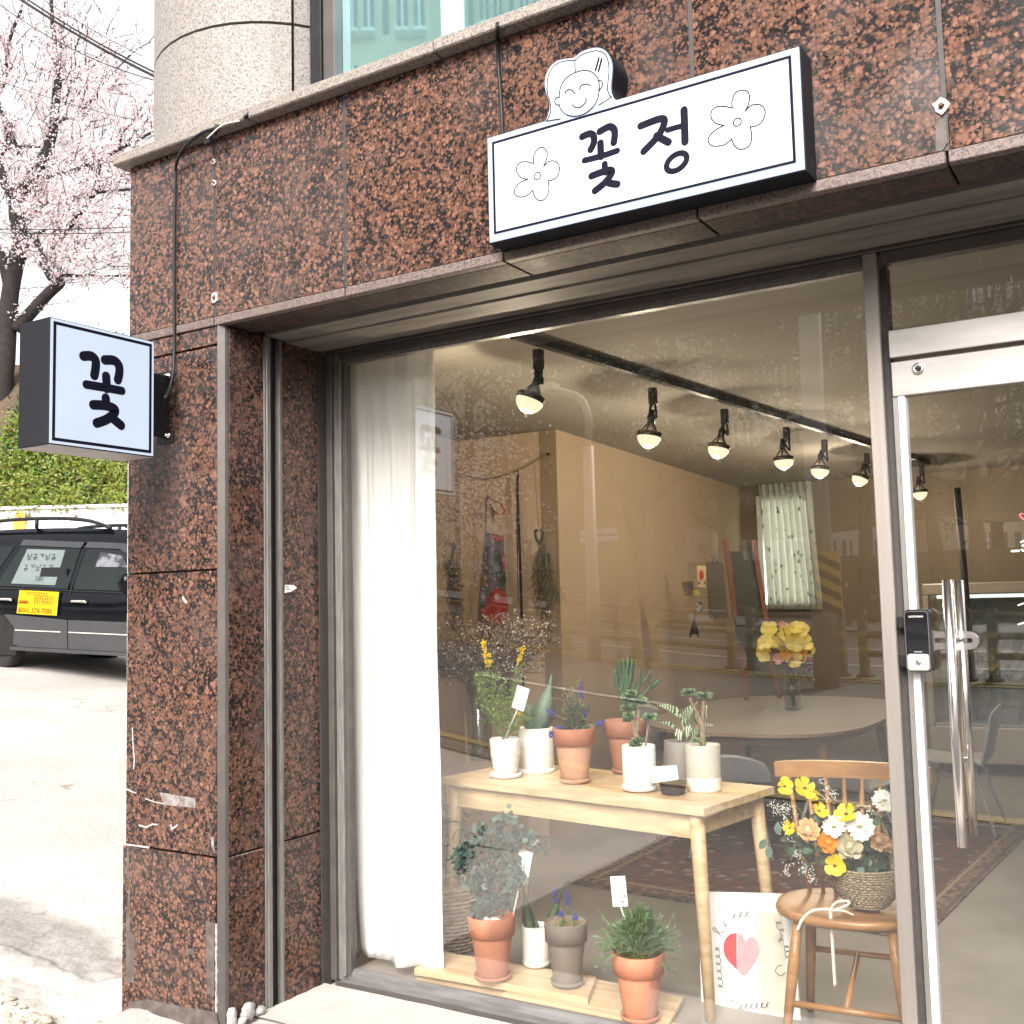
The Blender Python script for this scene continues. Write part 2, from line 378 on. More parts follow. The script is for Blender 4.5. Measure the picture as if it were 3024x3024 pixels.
# ------------------------------------------------------------------ terrain
def ground_z(x, y):
    a = .12*min(max(0, -3.9-x), 16); b = .058*min(max(0, -y-.6), 15)
    z = math.hypot(a, b) - .035
    if x > -3.9: 
        pass
    return z
def rough_z(x, y):      # broken edge of the lot beside the pillar
    d = math.exp(-(((x+4.25)/.62)**2+((y-2.75)/.75)**2))
    n = noise.fractal(V((x*3.1, y*3.1, 3.3)), .9, 2.0, 5)*.05+noise.fractal(V((x*14, y*14, 1.3)), .9, 2.0, 3)*.014
    dip = math.exp(-(((x+3.72)/.10)**2+((y-2.78)/.16)**2))*.10
    ledge = .03 if noise.noise(V((x*1.7, y*1.7, 9.1))) > .05 else 0
    return d*(n+ledge-.015)-dip
def ground_grid():
    m = MB()
    def patch(x0, x1, y0, y1, s, rough):
        nu, nv = max(1, round((x1-x0)/s)), max(1, round((y1-y0)/s))
        def f(a, b):
            x, y = x0+(x1-x0)*a, y0+(y1-y0)*b; z = ground_z(x, y)
            e = min(x-x0, x1-x, y-y0, y1-y)
            if rough: z += rough_z(x, y)*min(1, max(0, e)/.15)
            if x > -3.6 and y > 3.3 : z = min(z, -.04)
            return (x, y, z)
        m.grid(f, nu, nv, 0, True)
    patch(-6, -3.0, 1.2, 4.2, .02, True)
    patch(-14, -6, 1.2, 4.2, .4, False); patch(-3.0, 6, 1.2, 4.2, .2, False)
    patch(-14, 6, -18, 1.2, .4, False); patch(-14, 6, 4.2, 16, .4, False)
    patch(-80, -14, -18, 16, 2, False); patch(6, 80, -18, 16, 2, False); patch(-80, 80, -140, -18, 4, False); patch(-80, 80, 16, 90, 4, False)
    return m
m_, t_, b_ = newmat('sunlit_concrete')
p_ = pos(t_); n1 = N(t_, 'TexNoise', Scale=1.1, Detail=8, Roughness=.6); n2 = N(t_, 'TexNoise', Scale=55, Detail=4); n3 = N(t_, 'TexNoise', Scale=2.2, Detail=6, Roughness=.7, Distortion=.6)
for n in (n1, n2, n3): t_.links.new(p_, n.inputs['Vector'])
c_ = mix(t_, ramp(t_, n1.outputs[0], [(.35, 0), (.7, 1)]), (.47, .435, .405), (.36, .325, .295))
c_ = mix(t_, ramp(t_, n2.outputs[0], [(.58, 0), (.70, .7)]), c_, (.20, .18, .17))
cr = N(t_, 'TexVoronoi', feature='DISTANCE_TO_EDGE', Scale=.9)
nd = N(t_, 'VectorMath', operation='ADD'); t_.links.new(p_, nd.inputs[0]); t_.links.new(n1.outputs['Color'], nd.inputs[1]); t_.links.new(nd.outputs[0], cr.inputs['Vector'])
mk_ = N(t_, 'Math', operation='MULTIPLY'); t_.links.new(ramp(t_, cr.outputs['Distance'], [(.003, .8), (.012, 0)]), mk_.inputs[0]); t_.links.new(ramp(t_, n3.outputs[0], [(.52, 0), (.62, 1)]), mk_.inputs[1])
c_ = mix(t_, mk_.outputs[0], c_, (.16, .12, .09))
# the patch of worn dark asphalt along the broken edge by the pillar
sx_ = N(t_, 'SeparateXYZ'); t_.links.new(p_, sx_.inputs[0])
def gauss(cx, cy, rx, ry):
    a = N(t_, 'Math', operation='SUBTRACT'); a.inputs[1].default_value = cx; t_.links.new(sx_.outputs[0], a.inputs[0])
    b = N(t_, 'Math', operation='SUBTRACT'); b.inputs[1].default_value = cy; t_.links.new(sx_.outputs[1], b.inputs[0])
    cv = N(t_, 'CombineXYZ'); a2 = N(t_, 'Math', operation='DIVIDE'); a2.inputs[1].default_value = rx; b2 = N(t_, 'Math', operation='DIVIDE'); b2.inputs[1].default_value = ry
    t_.links.new(a.outputs[0], a2.inputs[0]); t_.links.new(b.outputs[0], b2.inputs[0]); t_.links.new(a2.outputs[0], cv.inputs[0]); t_.links.new(b2.outputs[0], cv.inputs[1])
    L = N(t_, 'VectorMath', operation='LENGTH'); t_.links.new(cv.outputs[0], L.inputs[0]); return L.outputs['Value']
OFFG = 0
g1 = gauss(0, 0, 1, 1)
GROUND_NODES = (m_, t_, b_, p_, c_, n3, n2, sx_)
def finish_ground(o):
    """position of the worn patch is given in the ground object's own coordinates"""
    global g1
    off = WLOC[o.name]; ax, ay = -4.6-off.x, 3.15-off.y
    L = gauss(ax, ay, 1.0, .26)
    s = N(t_, 'Math', operation='MULTIPLY_ADD'); s.inputs[1].default_value = -1.7; s.inputs[2].default_value = 1.85
    t_.links.new(n3.outputs[0], s.inputs[0]); ss = N(t_, 'Math', operation='ADD'); t_.links.new(s.outputs[0], ss.inputs[1]); t_.links.new(L, ss.inputs[0])
    f = ramp(t_, ss.outputs[0], [(0, 0), (1, 1)]); mr = N(t_, 'MapRange'); mr.inputs['From Min'].default_value = 1.55; mr.inputs['From Max'].default_value = 2.05; mr.inputs['To Min'].default_value = 1; mr.inputs['To Max'].default_value = 0
    t_.links.new(ss.outputs[0], mr.inputs[0])
    sp = mix(t_, ramp(t_, n2.outputs[0], [(.40, 0), (.68, 1)]), (.085, .08, .08), (.25, .235, .22))
    mh_ = N(t_, 'Math', operation='MULTIPLY'); mh_.inputs[1].default_value = .6; t_.links.new(mr.outputs[0], mh_.inputs[0]); c2 = mix(t_, mh_.outputs[0], c_, sp)
    t_.links.new(c2, b_.inputs['Base Color']); b_.inputs['Roughness'].default_value = .85; bump(t_, b_, n2.outputs[0], .5, .006)
gr = top(ground_grid(), 'ground', m_, None, None, kind='structure'); finish_ground(gr)
FOOT = mat('dark_footway', (.10, .095, .09), (.07, .065, .06), 4, .85, bmp=.2, detail=8)
m = MB(); m.grid(lambda a, b: (lambda x, y: (x, y, ground_z(x, y)+.01))(-2.95+12*a, -9+12.04*b), 30, 34); top(m, 'footway', FOOT, None, None, kind='structure')
# paved threshold slab in front of the shop
PAV = mat('worn_paving', (.50, .46, .42), (.38, .345, .32), 3.5, .75, bmp=.25, detail=9, contrast=(.3, .7))
m = MB(); m.grid(lambda a, b: (-3.085+6.2*a, 3.05+.40*b, -.022+.004*noise.noise(V((a*30, b*9, 0)))), 60, 12)
m.box((-3.085, 3.05, -.12), (3.115, 3.45, -.034)); top(m, 'pavement', PAV, None, None, kind='structure')

# ------------------------------------------------------------------ the building
YF = 2.90; XL = -3.634; XR = -3.09; YW = 3.50
BD = thing('shop_building', 'corner shop building faced in polished brown granite with a wide front window', 'building', (XL, YF, 0))
def gpanel(x0, x1, z0, z1, y=YF, th=.03, name='granite_panel', mt=None, lab=None):
    o = MB().box((x0, y, z0), (x1, y+th, z1), 0, .0025).build(name, mt or GR, BD)
    if lab: o['label'] = lab
    return o
G = .0035
# pillar front
gpanel(XL-.008, XR-.032, .0-.06, .588-G, YF-.006, .036, lab='scuffed granite panel with tape marks at the pillar foot')
gpanel(XL, XR-.032, .588+G, 1.662-G, lab='middle granite panel of the pillar with torn white stickers')
gpanel(XL, XR-.032, 1.662+G, 2.535-G)
gpanel(XL, XR-.032, 2.535+G, 2.607)
# fascia
fx = [XL, -3.135, -2.469, -1.799, -1.130, -.4425, .24, .92, 1.60, 2.28, 3.1]
for a, b in zip(fx[:-1], fx[1:]):
    gpanel(a+(.007 if a != XL else 0), b-.007, 2.647, 3.365)
    o = gpanel(a+(G if a != XL else 0), b-G, 2.612, 2.6455, YF-.004, .034, 'edge_strip', GRE)
for x in fx[1:-1]: MB().box((x-.0069, YF+.0035, 2.648), (x+.0069, YF+.02, 3.365)).build('joint_sealant', CAULK, BD)
MB().box((XL, YF+.031, -.3), (XR-.031, 3.6, 2.61)).build('core_wall', CAULK, BD)
MB().box((XL, YF+.031, 2.66), (3.1, 3.40, 3.365)).build('core_lintel', CAULK, BD)
# soffit panels
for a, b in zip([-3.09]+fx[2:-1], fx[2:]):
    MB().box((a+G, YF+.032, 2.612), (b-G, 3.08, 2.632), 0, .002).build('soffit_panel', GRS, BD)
# corner strip, a bevel of dark sealant with a worn edge
m = MB().prism([(XR-.030, YF+.004, -.08), (XR-.026, YF-.001, -.08), (XR-.004, YF+.018, -.08), (XR, YF+.032, -.08), (XR-.030, YF+.04, -.08)], (0, 0, 2.69)); m.build('corner_strip', BRZ, BD)
# reveal
def rpanel(y0, y1, z0, z1): MB().box((XR-.025, y0, z0), (XR, y1, z1), 0, .002).build('reveal_panel', GR, BD)
for (y0, y1) in ((2.936, 3.118), (3.225, 3.438)):
    rpanel(y0, y1, -.06, .588-G); rpanel(y0, y1, .588+G, 2.607)
MB().box((XR-.10, 2.95, -.1), (XR-.026, 3.15, 2.61)).box((XR-.10, 3.22, -.1), (XR-.026, 3.46, 2.61)).build('reveal_backing', CAULK, BD)
m = MB().box((XR-.02, 3.120, -.04), (XR+.004, 3.130, 2.608), 0, .001).box((XR-.02, 3.1305, -.04), (XR+.008, 3.153, 2.608), 0, .002).box((XR-.02, 3.205, -.04), (XR+.006, 3.214, 2.608)).box((XR-.02, 3.2145, -.04), (XR+.002, 3.224, 2.608))
m.build('shutter_rail', ALUD, BD); MB().box((XR-.08, 3.154, -.04), (XR-.05, 3.204, 2.608)).build('shutter_slot', VOID, BD)
MB().box((XR-.03, 3.439, -.05), (XR+.004, 3.462, 2.608)).box((XR+.004, 3.4625, -.05), (XR+.001, 3.50, 2.6)).build('sealant_joint', CAULK, BD)
# shutter slot and worn board in the soffit
MB().box((XR, 3.082, 2.66), (3.1, 3.13, 2.70)).build('slot_void', VOID, BD)
m_sb = mat('weathered_board', (.20, .175, .155), (.08, .07, .062), 2.2, .7, bmp=.2, detail=9, stretch=(1, 7, 3), contrast=(.4, .75))
m = MB().box((XR, 3.13, 2.612), (3.1, 3.255, 2.635)).box((XR, 3.257, 2.606), (3.1, 3.455, 2.63)); m.build('soffit_board', m_sb, BD)
MB().box((XR, 3.4555, 2.612), (3.1, 3.486, 2.70)).build('head_gap', VOID, BD)
# coping stones above the fascia
cx_ = [XL-.05, -2.9, -2.03, -1.17, -.3, .6, 1.5, 2.4, 3.15]
for a, b in zip(cx_[:-1], cx_[1:]):
    dz = random.uniform(-.002, .002)
    MB().box((a+.002, YF-.055, 3.368+dz), (b-.002, 3.45, 3.412+dz), 0, .005).build('coping_stone', COP, BD)
# round column
cc = V((-3.30, 3.45, 0)); RC = .545
column = MB().lathe([(RC-.03, 3.40), (RC-.03, 6.0)], cc, 64).build('column', CAULK, BD)
def cpanel(a0, a1, z0, z1):
    n = 14; m = MB(); vs = []
    for i in range(n+1):
        a = R_(a0+(a1-a0)*i/n)
        for r in (RC, RC-.028):
            for z in (z0, z1): vs.append(cc+V((math.cos(a)*r, math.sin(a)*r, z)))
    fs = []
    for i in range(n):
        b = 4*i; fs += [(b, b+4, b+5, b+1), (b+1, b+5, b+7, b+3), (b+2, b+3, b+7, b+6), (b, b+2, b+6, b+4)]
    fs += [(0, 1, 3, 2), (4*n, 4*n+2, 4*n+3, 4*n+1)]
    m.add(vs, fs, 0, False); o = m.build('column_panel', BEI, column)
    for p in o.data.polygons: p.use_smooth = False
zj = 3.85
for (z0, z1) in ((3.413, zj-.006), (zj+.006, 5.2), (5.212, 5.98)):
    for a0, a1 in ((92, 197.0), (198.0, 318), (319.2, 400)): cpanel(a0, a1, z0, z1)
# upper window
uw = MB().box((-2.775, 3.06, 3.413), (-2.745, 3.20, 6.0), 0, .003).box((-2.743, 3.04, 3.413), (-2.70, 3.20, 6.0), 0, .003).box((-2.698, 3.05, 3.413), (-2.640, 3.20, 6.0), 1, .003).box((-2.639, 3.07, 3.413), (3.1, 3.20, 3.44), 1).box((-.9, 3.07, 3.4405), (-.84, 3.20, 6.0), 1)
UW = uw.build('upper_window', [BLK, BRZ], BD)
mt, tt, bb = newmat('coated_blue_glass'); bb.inputs['Base Color'].default_value = (.10, .17, .16, 1); bb.inputs['Metallic'].default_value = 0; bb.inputs['Roughness'].default_value = .03
gl = N(tt, 'BsdfGlossy'); gl.inputs[0].default_value = (.52, .82, .88, 1); gl.inputs['Roughness'].default_value = .015
ms = N(tt, 'MixShader'); ms.inputs[0].default_value = .75; tt.links.new(bb.outputs[0], ms.inputs[1]); tt.links.new(gl.outputs[0], ms.inputs[2]); tt.links.new(ms.outputs[0], tt.nodes['Material Output'].inputs[0])
nzz = N(tt, 'TexNoise', Scale=.8, Detail=2); c__ = mix(tt, nzz.outputs[0], (.16, .38, .45), (.36, .48, .38)); tt.links.new(c__, bb.inputs['Base Color'])
bmz = N(tt, 'Bump'); bmz.inputs['Strength'].default_value = .04; bmz.inputs['Distance'].default_value = .05; tt.links.new(nzz.outputs[0], bmz.inputs['Height']); tt.links.new(bmz.outputs[0], gl.inputs['Normal'])
MB().box((-2.639, 3.10, 3.441), (-.901, 3.112, 6.0)).build('window_pane', mt, UW); MB().box((-.839, 3.10, 3.441), (3.1, 3.112, 6.0)).build('window_pane', mt, UW)
MB().box((XL+.05, 3.80, 3.3), (3.1, 3.95, 6.1)).box((XL+.05, 2.95, 6.01), (3.1, 3.9, 6.1)).build('upper_wall', BEI, BD)
# ---- shop front frame
def part(m, name, mt, par=BD): return m.build(name, mt, par)
m = MB().box((XR+.004, YW-.012, -.02), (XR+.034, YW+.06, 2.645), 0, .002)
m.box((XR+.034, YW+.004, -.02), (XR+.064, YW+.06, 2.60), 1, .002).box((XR+.064, YW-.004, .0), (XR+.078, YW+.05, 2.57), 1, .002).box((XR+.078, YW+.010, .0), (XR+.094, YW+.05, 2.56), 0, .002)
part(m, 'window_jamb', [BRZ, ALUD])
m = MB().box((XR+.0345, YW-.010, 2.603), (3.1, YW+.06, 2.655), 0, .002).box((XR+.0645, YW+.006, 2.572), (-.812, YW+.05, 2.602), 0, .002).box((XR+.0785, YW+.014, 2.553), (-.8125, YW+.05, 2.5715), 1, .001).box((-.755, YW+.006, 2.560), (3.1, YW+.05, 2.602), 0, .002)
part(m, 'window_head', [BRZ, ALUD])
m = MB().box((XR+.034, YW-.02, -.062), (-.812, YW-.008, -.018), 0, .001); part(m, 'sill_face', mat('sill_bronze', (.17, .15, .14), (.13, .115, .105), 6, .38, .5, stretch=(.6, 3, 3)))
m = MB(); 
m.prism([(XR+.066, YW-.022, -.0165), (XR+.066, YW-.022, -.0125), (XR+.066, YW+.012, -.004), (XR+.066, YW+.016, .012), (XR+.066, YW+.03, .024), (XR+.066, YW+.05, .024), (XR+.066, YW+.05, -.016)], (2.214, 0, 0))
part(m, 'window_sill', mat('grey_gasket_sill', (.19, .18, .178), (.11, .105, .10), 5, .5, .3, .15, stretch=(1.2, 8, 8), detail=8))
m = MB().box((-.808, YW-.006, -.05), (-.762, YW+.08, 2.603), 0, .003); part(m, 'mullion', mat('mullion_aluminium', (.46, .41, .375), (.37, .33, .30), 2.2, .42, .8, 0, stretch=(9, 9, .5), rvar=.06))
MB().box((-.7615, YW+.03, -.05), (-.741, YW+.08, 2.559)).build('door_gap', CAULK, BD)
part(MB().box((-2.997, YW+.028, .022), (-.8085, YW+.034, 2.555)), 'window_pane', GLASS)
# transom over the door
m = MB().box((-.7405, YW-.004, 2.252), (.262, YW+.07, 2.342), 0, .003); part(m, 'transom_bar', STEELB)
part(MB().box((-.741, YW+.03, 2.3425), (.26, YW+.036, 2.5595)), 'transom_pane', GLASS)
m = MB().box((.262, YW-.006, -.05), (.31, YW+.08, 2.603), 0, .003).box((.31, YW-.01, -.06), (3.1, YW+.05, .02), 0, .002); part(m, 'mullion', ALU)
part(MB().box((.31, YW+.028, .0205), (2.55, YW+.034, 2.56)), 'window_pane', GLASS)
MB().box((2.55, YF+.03, -.3), (3.1, 3.6, 2.61)).build('end_pillar', GR, BD)
# door
dr = thing('door', None, None, (-.74, YW, 0)); dr.parent = BD; dr.location = V((-.74, YW, 0))-WLOC[BD.name]
x0, x1 = -.738, .25
def dpart(m, name, mt): return m.build(name, mt, dr)
dpart(MB().box((x0, YW, 2.128), (x1, YW+.045, 2.240), 0, .003), 'door_rail', STEELB)
dpart(MB().box((x0, YW, .01), (x1, YW+.045, .12), 0, .003), 'door_rail', STEELB)
dpart(MB().box((x0, YW+.008, .12), (-.722, YW+.045, 2.1275), 1).box((-.7215, YW-.001, .12), (-.700, YW+.045, 2.1275), 0, .002), 'door_stile', [mat('white_aluminium', (.80, .78, .78), (.74, .72, .72), 3, .3, .1), ALU])
dpart(MB().box((x1-.04, YW-.001, .12), (x1, YW+.045, 2.1275), 0, .002), 'door_stile', ALU)
dpart(MB().box((-.6995, YW+.018, .1205), (x1-.0405, YW+.026, 2.1275)), 'door_pane', GLASS)
c = onY(2711, 1089, YW-.001)
m = MB().lathe([(.018, 0), (.018, .004), (.015, .006), (.006, .006), (.006, .004)], (0, 0, 0), 24); m.xf(Matrix.Translation(c) @ Matrix.Rotation(R_(90), 4, 'X'))
m.box((c.x-.009, c.y-.0085, c.z-.0025), (c.x+.009, c.y-.0065, c.z+.0025), 1)
dpart(m, 'keyhole', [STEEL, BLK])
# pull handles, one each side of the glass
for (yy, xx, z0, z1) in ((YW-.075, -.594, .765, 1.545), (YW+.115, -.594, .765, 1.545)):
    m = MB().tube([(xx, yy, z0), (xx, yy, z1)], .0145, 0, 20)
    for zz in (1.0, 1.36): m.tube([(xx, yy, zz), (xx, YW+.022, zz)], .008, 0, 10)
    dpart(m, 'pull_handle', STEEL)
# electronic lock
yl = YW-.045
A = onY(2678, 1800, yl); Bq = onY(2762, 1985, yl); lx0, lz1, lx1, lz0 = -.752, A.z, -.655, Bq.z
def rrect(x0, x1, z0, z1, r, y, n=5):
    out = []
    for (cx, cz, a) in ((x1-r, z1-r, 0), (x0+r, z1-r, 90), (x0+r, z0+r, 180), (x1-r, z0+r, 270)):
        for i in range(n+1): an = R_(a+90*i/n); out.append((cx+r*math.cos(an), y, cz+r*math.sin(an)))
    return out
lx0, lx1 = onY(2673, 1900, yl).x, onY(2752, 1900, yl).x
dpart(MB().prism(rrect(lx0, lx1, lz0, lz1, .016, yl), (0, .042, 0)), 'lock_body', BLK)
scr = mat('glossy_black_screen', (.006, .006, .008), (.01, .01, .012), 3, .06, coat=1)
dpart(MB().prism(rrect(lx0+.005, lx1-.008, lz0+.058, lz1-.008, .009, yl-.006), (0, .0055, 0)), 'lock_screen', scr)
m = MB()
fr = rrect(lx0+.0035, lx1-.0065, lz0+.004, lz1-.0065, .010, yl-.007); stroke(m, [(p[0], p[2]) for p in fr], X_, Z_, (0, yl-.0012, 0), .0022, .0062, closed=True)
dpart(m, 'lock_trim', STEEL)
m = MB().prism(rrect(lx0+.006, lx1-.009, lz0+.006, lz0+.055, .009, yl-.008), (0, .0075, 0)); dpart(m, 'lock_cover', mat('silver_plastic', (.62, .59, .57), (.56, .54, .52), 30, .3, .5))
m = MB().lathe([(.0085, 0), (.0085, .002), (.007, .003), (.0005, .0032)], (0, 0, 0), 20); m.xf(Matrix.Translation(V(((lx0+lx1)/2-.001, yl-.0082, lz0+.030))) @ Matrix.Rotation(R_(90), 4, 'X')); dpart(m, 'lock_button', STEEL)
m = MB(); text_mesh(m, 'LOCKMAN', X_, Z_, ((lx0+lx1)/2-.002, yl-.0062, lz1-.022), .0085, .0006); dpart(m, 'lock_lettering', PAPER); m = MB(); stroke(m, [((lx0+lx1)/2-.012, lz0+.061), ((lx0+lx1)/2+.010, lz0+.061)], X_, Z_, (0, yl-.0062, 0), .0012, .0006); dpart(m, 'lock_lettering', PAPER)
# slotted stainless strike plate
zc = onY(2800, 1892, yl+.01).z; px0, px1 = lx1-.002, onY(2891, 1892, yl+.02).x
def slot(x0, x1, z0, z1, r, y, n=8):
    out = [(x0, y, z0), (x0, y, z1)]; return out
m = MB(); H = .027; yp = yl+.024
def stadium(x0, x1, h, n=10): return [(x1-h+h*math.cos(R_(90-180*i/n)), h*math.sin(R_(90-180*i/n))) for i in range(n+1)]
out = [(px0, H+.006), (px0+.012, H)]+stadium(px0, px1, H)+[(px0+.012, -H), (px0, -H-.006)]
inn = [(px0+.006, .0075), (px0+.014, .0075)]+[(px1-.018-.0075+.0075*math.cos(R_(90-180*i/10)), .0075*math.sin(R_(90-180*i/10))) for i in range(11)]+[(px0+.014, -.0075), (px0+.006, -.0075)]
k = len(out); vs = [];
for q in (out, inn):
    for y in (yp, yp+.004): vs += [(a, y, zc+b) for a, b in q]
fs = []
for i in range(k-1):
    fs += [(i, i+1, 2*k+i+1, 2*k+i), (k+i, k+i+1, 3*k+i+1, 3*k+i), (i, i+1, k+i+1, k+i), (2*k+i, 2*k+i+1, 3*k+i+1, 3*k+i)]
fs += [(0, k, 3*k, 2*k), (k-1, 2*k-1, 4*k-1, 3*k-1), (0, k-1, 3*k-1, 2*k), (k, 2*k-1, 4*k-1, 3*k)]
m.add(vs, fs)
stroke(m, [(a, b*.72) for a, b in out[2:-2]], X_, Z_, (0, yp, zc), .0022, .0025)
m.box((px0+.04, yp+.001, zc-.0072), (px0+.044, yp+.003, zc+.0072))
dpart(m, 'strike_plate', STEEL)
for zz in (A.z-.04, Bq.z+.03): dpart(MB().box((-.757, YW-.012, zz-.018), (-.735, YW+.004, zz+.018), 0, .002), 'lock_hinge', BLK)
# vinyl lettering at the edge of the door glass (cut off by the frame of the photograph)
yg = YW+.0172
m = MB(); q = onY(3022, 1525, yg)
stroke(m, smooth([(q.x+.002, q.z+.006), (q.x-.006, q.z+.009), (q.x-.010, q.z+.003), (q.x-.004, q.z-.004), (q.x+.006, q.z-.012), (q.x+.018, q.z-.002), (q.x+.016, q.z+.009), (q.x+.008, q.z+.010), (q.x+.002, q.z+.006)], 4), X_, Z_, (0, yg, 0), .003, .0006)
dpart(m, 'vinyl_heart', mat('pink_vinyl', (.75, .12, .2), (.7, .1, .18), 20, .4))
m = MB(); q = onY(2998, 1627, yg); stroke(m, [(q.x-.009, q.z), (q.x+.009, q.z)], X_, Z_, (0, yg, 0), .006, .0006); dpart(m, 'vinyl_dash', PAPER); m = MB()
q = onY(3022, 1605, yg); stroke(m, smooth([(q.x-.006, q.z+.004), (q.x+.004, q.z+.008), (q.x+.004, q.z-.004), (q.x-.002, q.z-.006), (q.x+.006, q.z-.012), (q.x, q.z-.022), (q.x-.006, q.z-.018)], 3), X_, Z_, (0, yg, 0), .0045, .0006)
dpart(m, 'vinyl_letter', PAPER)
for yy in (1785, 1842): m = MB(); q = onY(3016, yy, yg); stroke(m, [(q.x-.008, q.z-.002), (q.x+.006, q.z+.003), (q.x+.02, q.z+.003)], X_, Z_, (0, yg, 0), .004, .0006); dpart(m, 'vinyl_letter', PAPER)

# ---- marks and leftovers on the granite
SCUF = mat('plaster_white', (.45, .43, .42), (.28, .265, .25), 60, .8, bmp=.4)
SCU2 = mat('tape_residue', (.13, .11, .10), (.075, .06, .053), 25, .5, spec=.3, contrast=(.3, .6))
def blob(pts, y, h, mt, name, lab=None, plane='Y', wob=.003):
    m = MB(); P = [onY(a, b, y) if plane == 'Y' else onX(a, b, y) for a, b in pts]
    n = len(P); c = sum(P, V())/n; ex = V((0, -h, 0)) if plane == 'Y' else V((h, 0, 0)); ring = []
    for i in range(n):
        a, b = P[i], P[(i+1) % n]
        for k in range(3):
            q = a.lerp(b, k/3); q += (q-c).normalized()*random.uniform(-wob, wob); ring.append(q)
    m.prism(ring, ex); return m
TAPEM = mat('torn_tape', (.27, .24, .235), (.13, .10, .09), 30, .55, contrast=(.4, .6))
for pts in ([(470, 2339), (577, 2356), (578, 2387), (487, 2376)], [(622, 2472), (633, 2473), (634, 2523), (626, 2500)], ):
    blob(pts, YF-.0003, .0012, SCU2, 'x').build('torn_tape', TAPEM, BD)

m = MB()
for pts in ([(376, 2503), (380, 2503), (382, 2600), (374, 2590)], [(385, 2760), (397, 2762), (397, 2905), (372, 2900), (373, 2700), (384, 2600)], [(608, 2720), (632, 2730), (633, 2940), (612, 2935)], [(430, 2950), (640, 2990), (652, 3050), (380, 3030), (378, 2960)], [(550, 2800), (572, 2805), (575, 2820), (553, 2815)]):
    blob(pts, YF-.0063, .0008, SCU2, 'x', wob=.004).build('tape_residue', SCU2, BD)
def pY(l, y): return [(onY(a, b, y).x, onY(a, b, y).z) for a, b in l]
m = MB(); stroke(m, pY([(411, 2437), (432, 2443), (450, 2434), (464, 2435)], YF), X_, Z_, (0, YF, 0), .006, .001); m.build('paint_scrap', SCUF, BD)
m = MB(); stroke(m, pY([(505, 2437), (508, 2448), (524, 2437)], YF), X_, Z_, (0, YF, 0), .007, .0014); m.build('paint_scrap', SCUF, BD)
m = MB(); stroke(m, pY([(430, 2358), (455, 2368), (486, 2374)], YF), X_, Z_, (0, YF, 0), .004, .001); m.build('paint_scrap', SCUF, BD)
m = MB(); stroke(m, pY([(541, 1765), (550, 1778)], YF), X_, Z_, (0, YF, 0), .012, .0014); m.build('paint_scrap', SCUF, BD)
m = MB(); stroke(m, pY([(391, 2150), (393, 2200), (397, 2240), (395, 2270)], YF), X_, Z_, (0, YF, 0), .006, .0008); m.build('paint_scrap', SCUF, BD)
m = MB(); stroke(m, pY([(372, 2330), (402, 2342)], YF), X_, Z_, (0, YF, 0), .005, .0016); m.build('paint_scrap', SCUF, BD)
m = MB(); stroke(m, pY([(376, 2494), (400, 2497), (440, 2503)], YF-.006), X_, Z_, (0, YF-.006, 0), .007, .0011); m.build('paint_scrap', SCUF, BD)

# crumbled plaster at the foot of the corner
m = MB()
def lump(m, c, r, sq=(1, 1, 1), seed=0):
    b = MB().ball((0, 0, 0), 1, 0, 10)
    for v in b.v:
        k = 1+.4*noise.noise(v*1.6+V((seed*3.1, 0, 0)))+.3*noise.noise(v*4+V((seed, 3, 0))); v.x *= k*r*sq[0]; v.y *= k*r*sq[1]; v.z *= k*r*sq[2]
    m.add([v+V(c) for v in b.v], b.f, 0, True)
q = onX(690, 3000, XR+.02); q2 = onX(720, 2985, XR+.03)
lump(m, (q.x+.002, q.y-.01, .008), .027, (.6, .8, 1.5), 1); lump(m, (q.x+.004, q.y+.07, .012), .032, (.5, 1.2, 1.0), 2); lump(m, (q.x+.004, q.y+.13, -.005), .022, (.6, 1.4, .8), 3); lump(m, (q.x+.01, q.y+.03, -.01), .02, (.8, 1.2, .7), 6)
top(m, 'plaster_rubble', SCUF, 'crumbled white plaster lumps heaped at the foot of the pillar corner', 'rubble')
m = MB()
for i in range(26): z = .0+i*.0135; m.box((XR-.033-random.uniform(0, .004), YF-.003-random.uniform(0, .002), z), (XR-.026+random.uniform(-.002, .003), YF+.006, z+.0128))
m.build('corner_plaster', SCUF, BD)
# drilled anchors with white plaster rings on joints
for (a, b, r) in ((635, 880, .014), (2780, 314, .014), (632, 478, .008), (634, 540, .009)):
    q = onY(a, b, YF); m = MB(); n = 12
    ring = [(q.x+math.cos(2*math.pi*i/n)*r*random.uniform(.7, 1.25), q.z+math.sin(2*math.pi*i/n)*r*random.uniform(.7, 1.25)) for i in range(n)]
    stroke(m, ring, X_, Z_, (0, YF+.001, 0), r*.8, .005, closed=True); m.lathe([(r*.4, 0), (r*.4, .012), (r*.3, .014)], (0, 0, 0), 8, 1)
    for v in m.v[-24:]: v.xyz = (q.x+v.x, YF+.001-v.z, q.z+v.y)
    m.build('wall_anchor', [SCUF, mat('rust', (.2, .09, .05), (.1, .05, .03), 60, .8)], BD)
m = blob([(2768, 355), (2790, 350), (2800, 420), (2780, 445), (2762, 440)], YF-.0003, .0006, SCUF, 'x', wob=.004); m.build('limescale_stain', SCU2, BD)
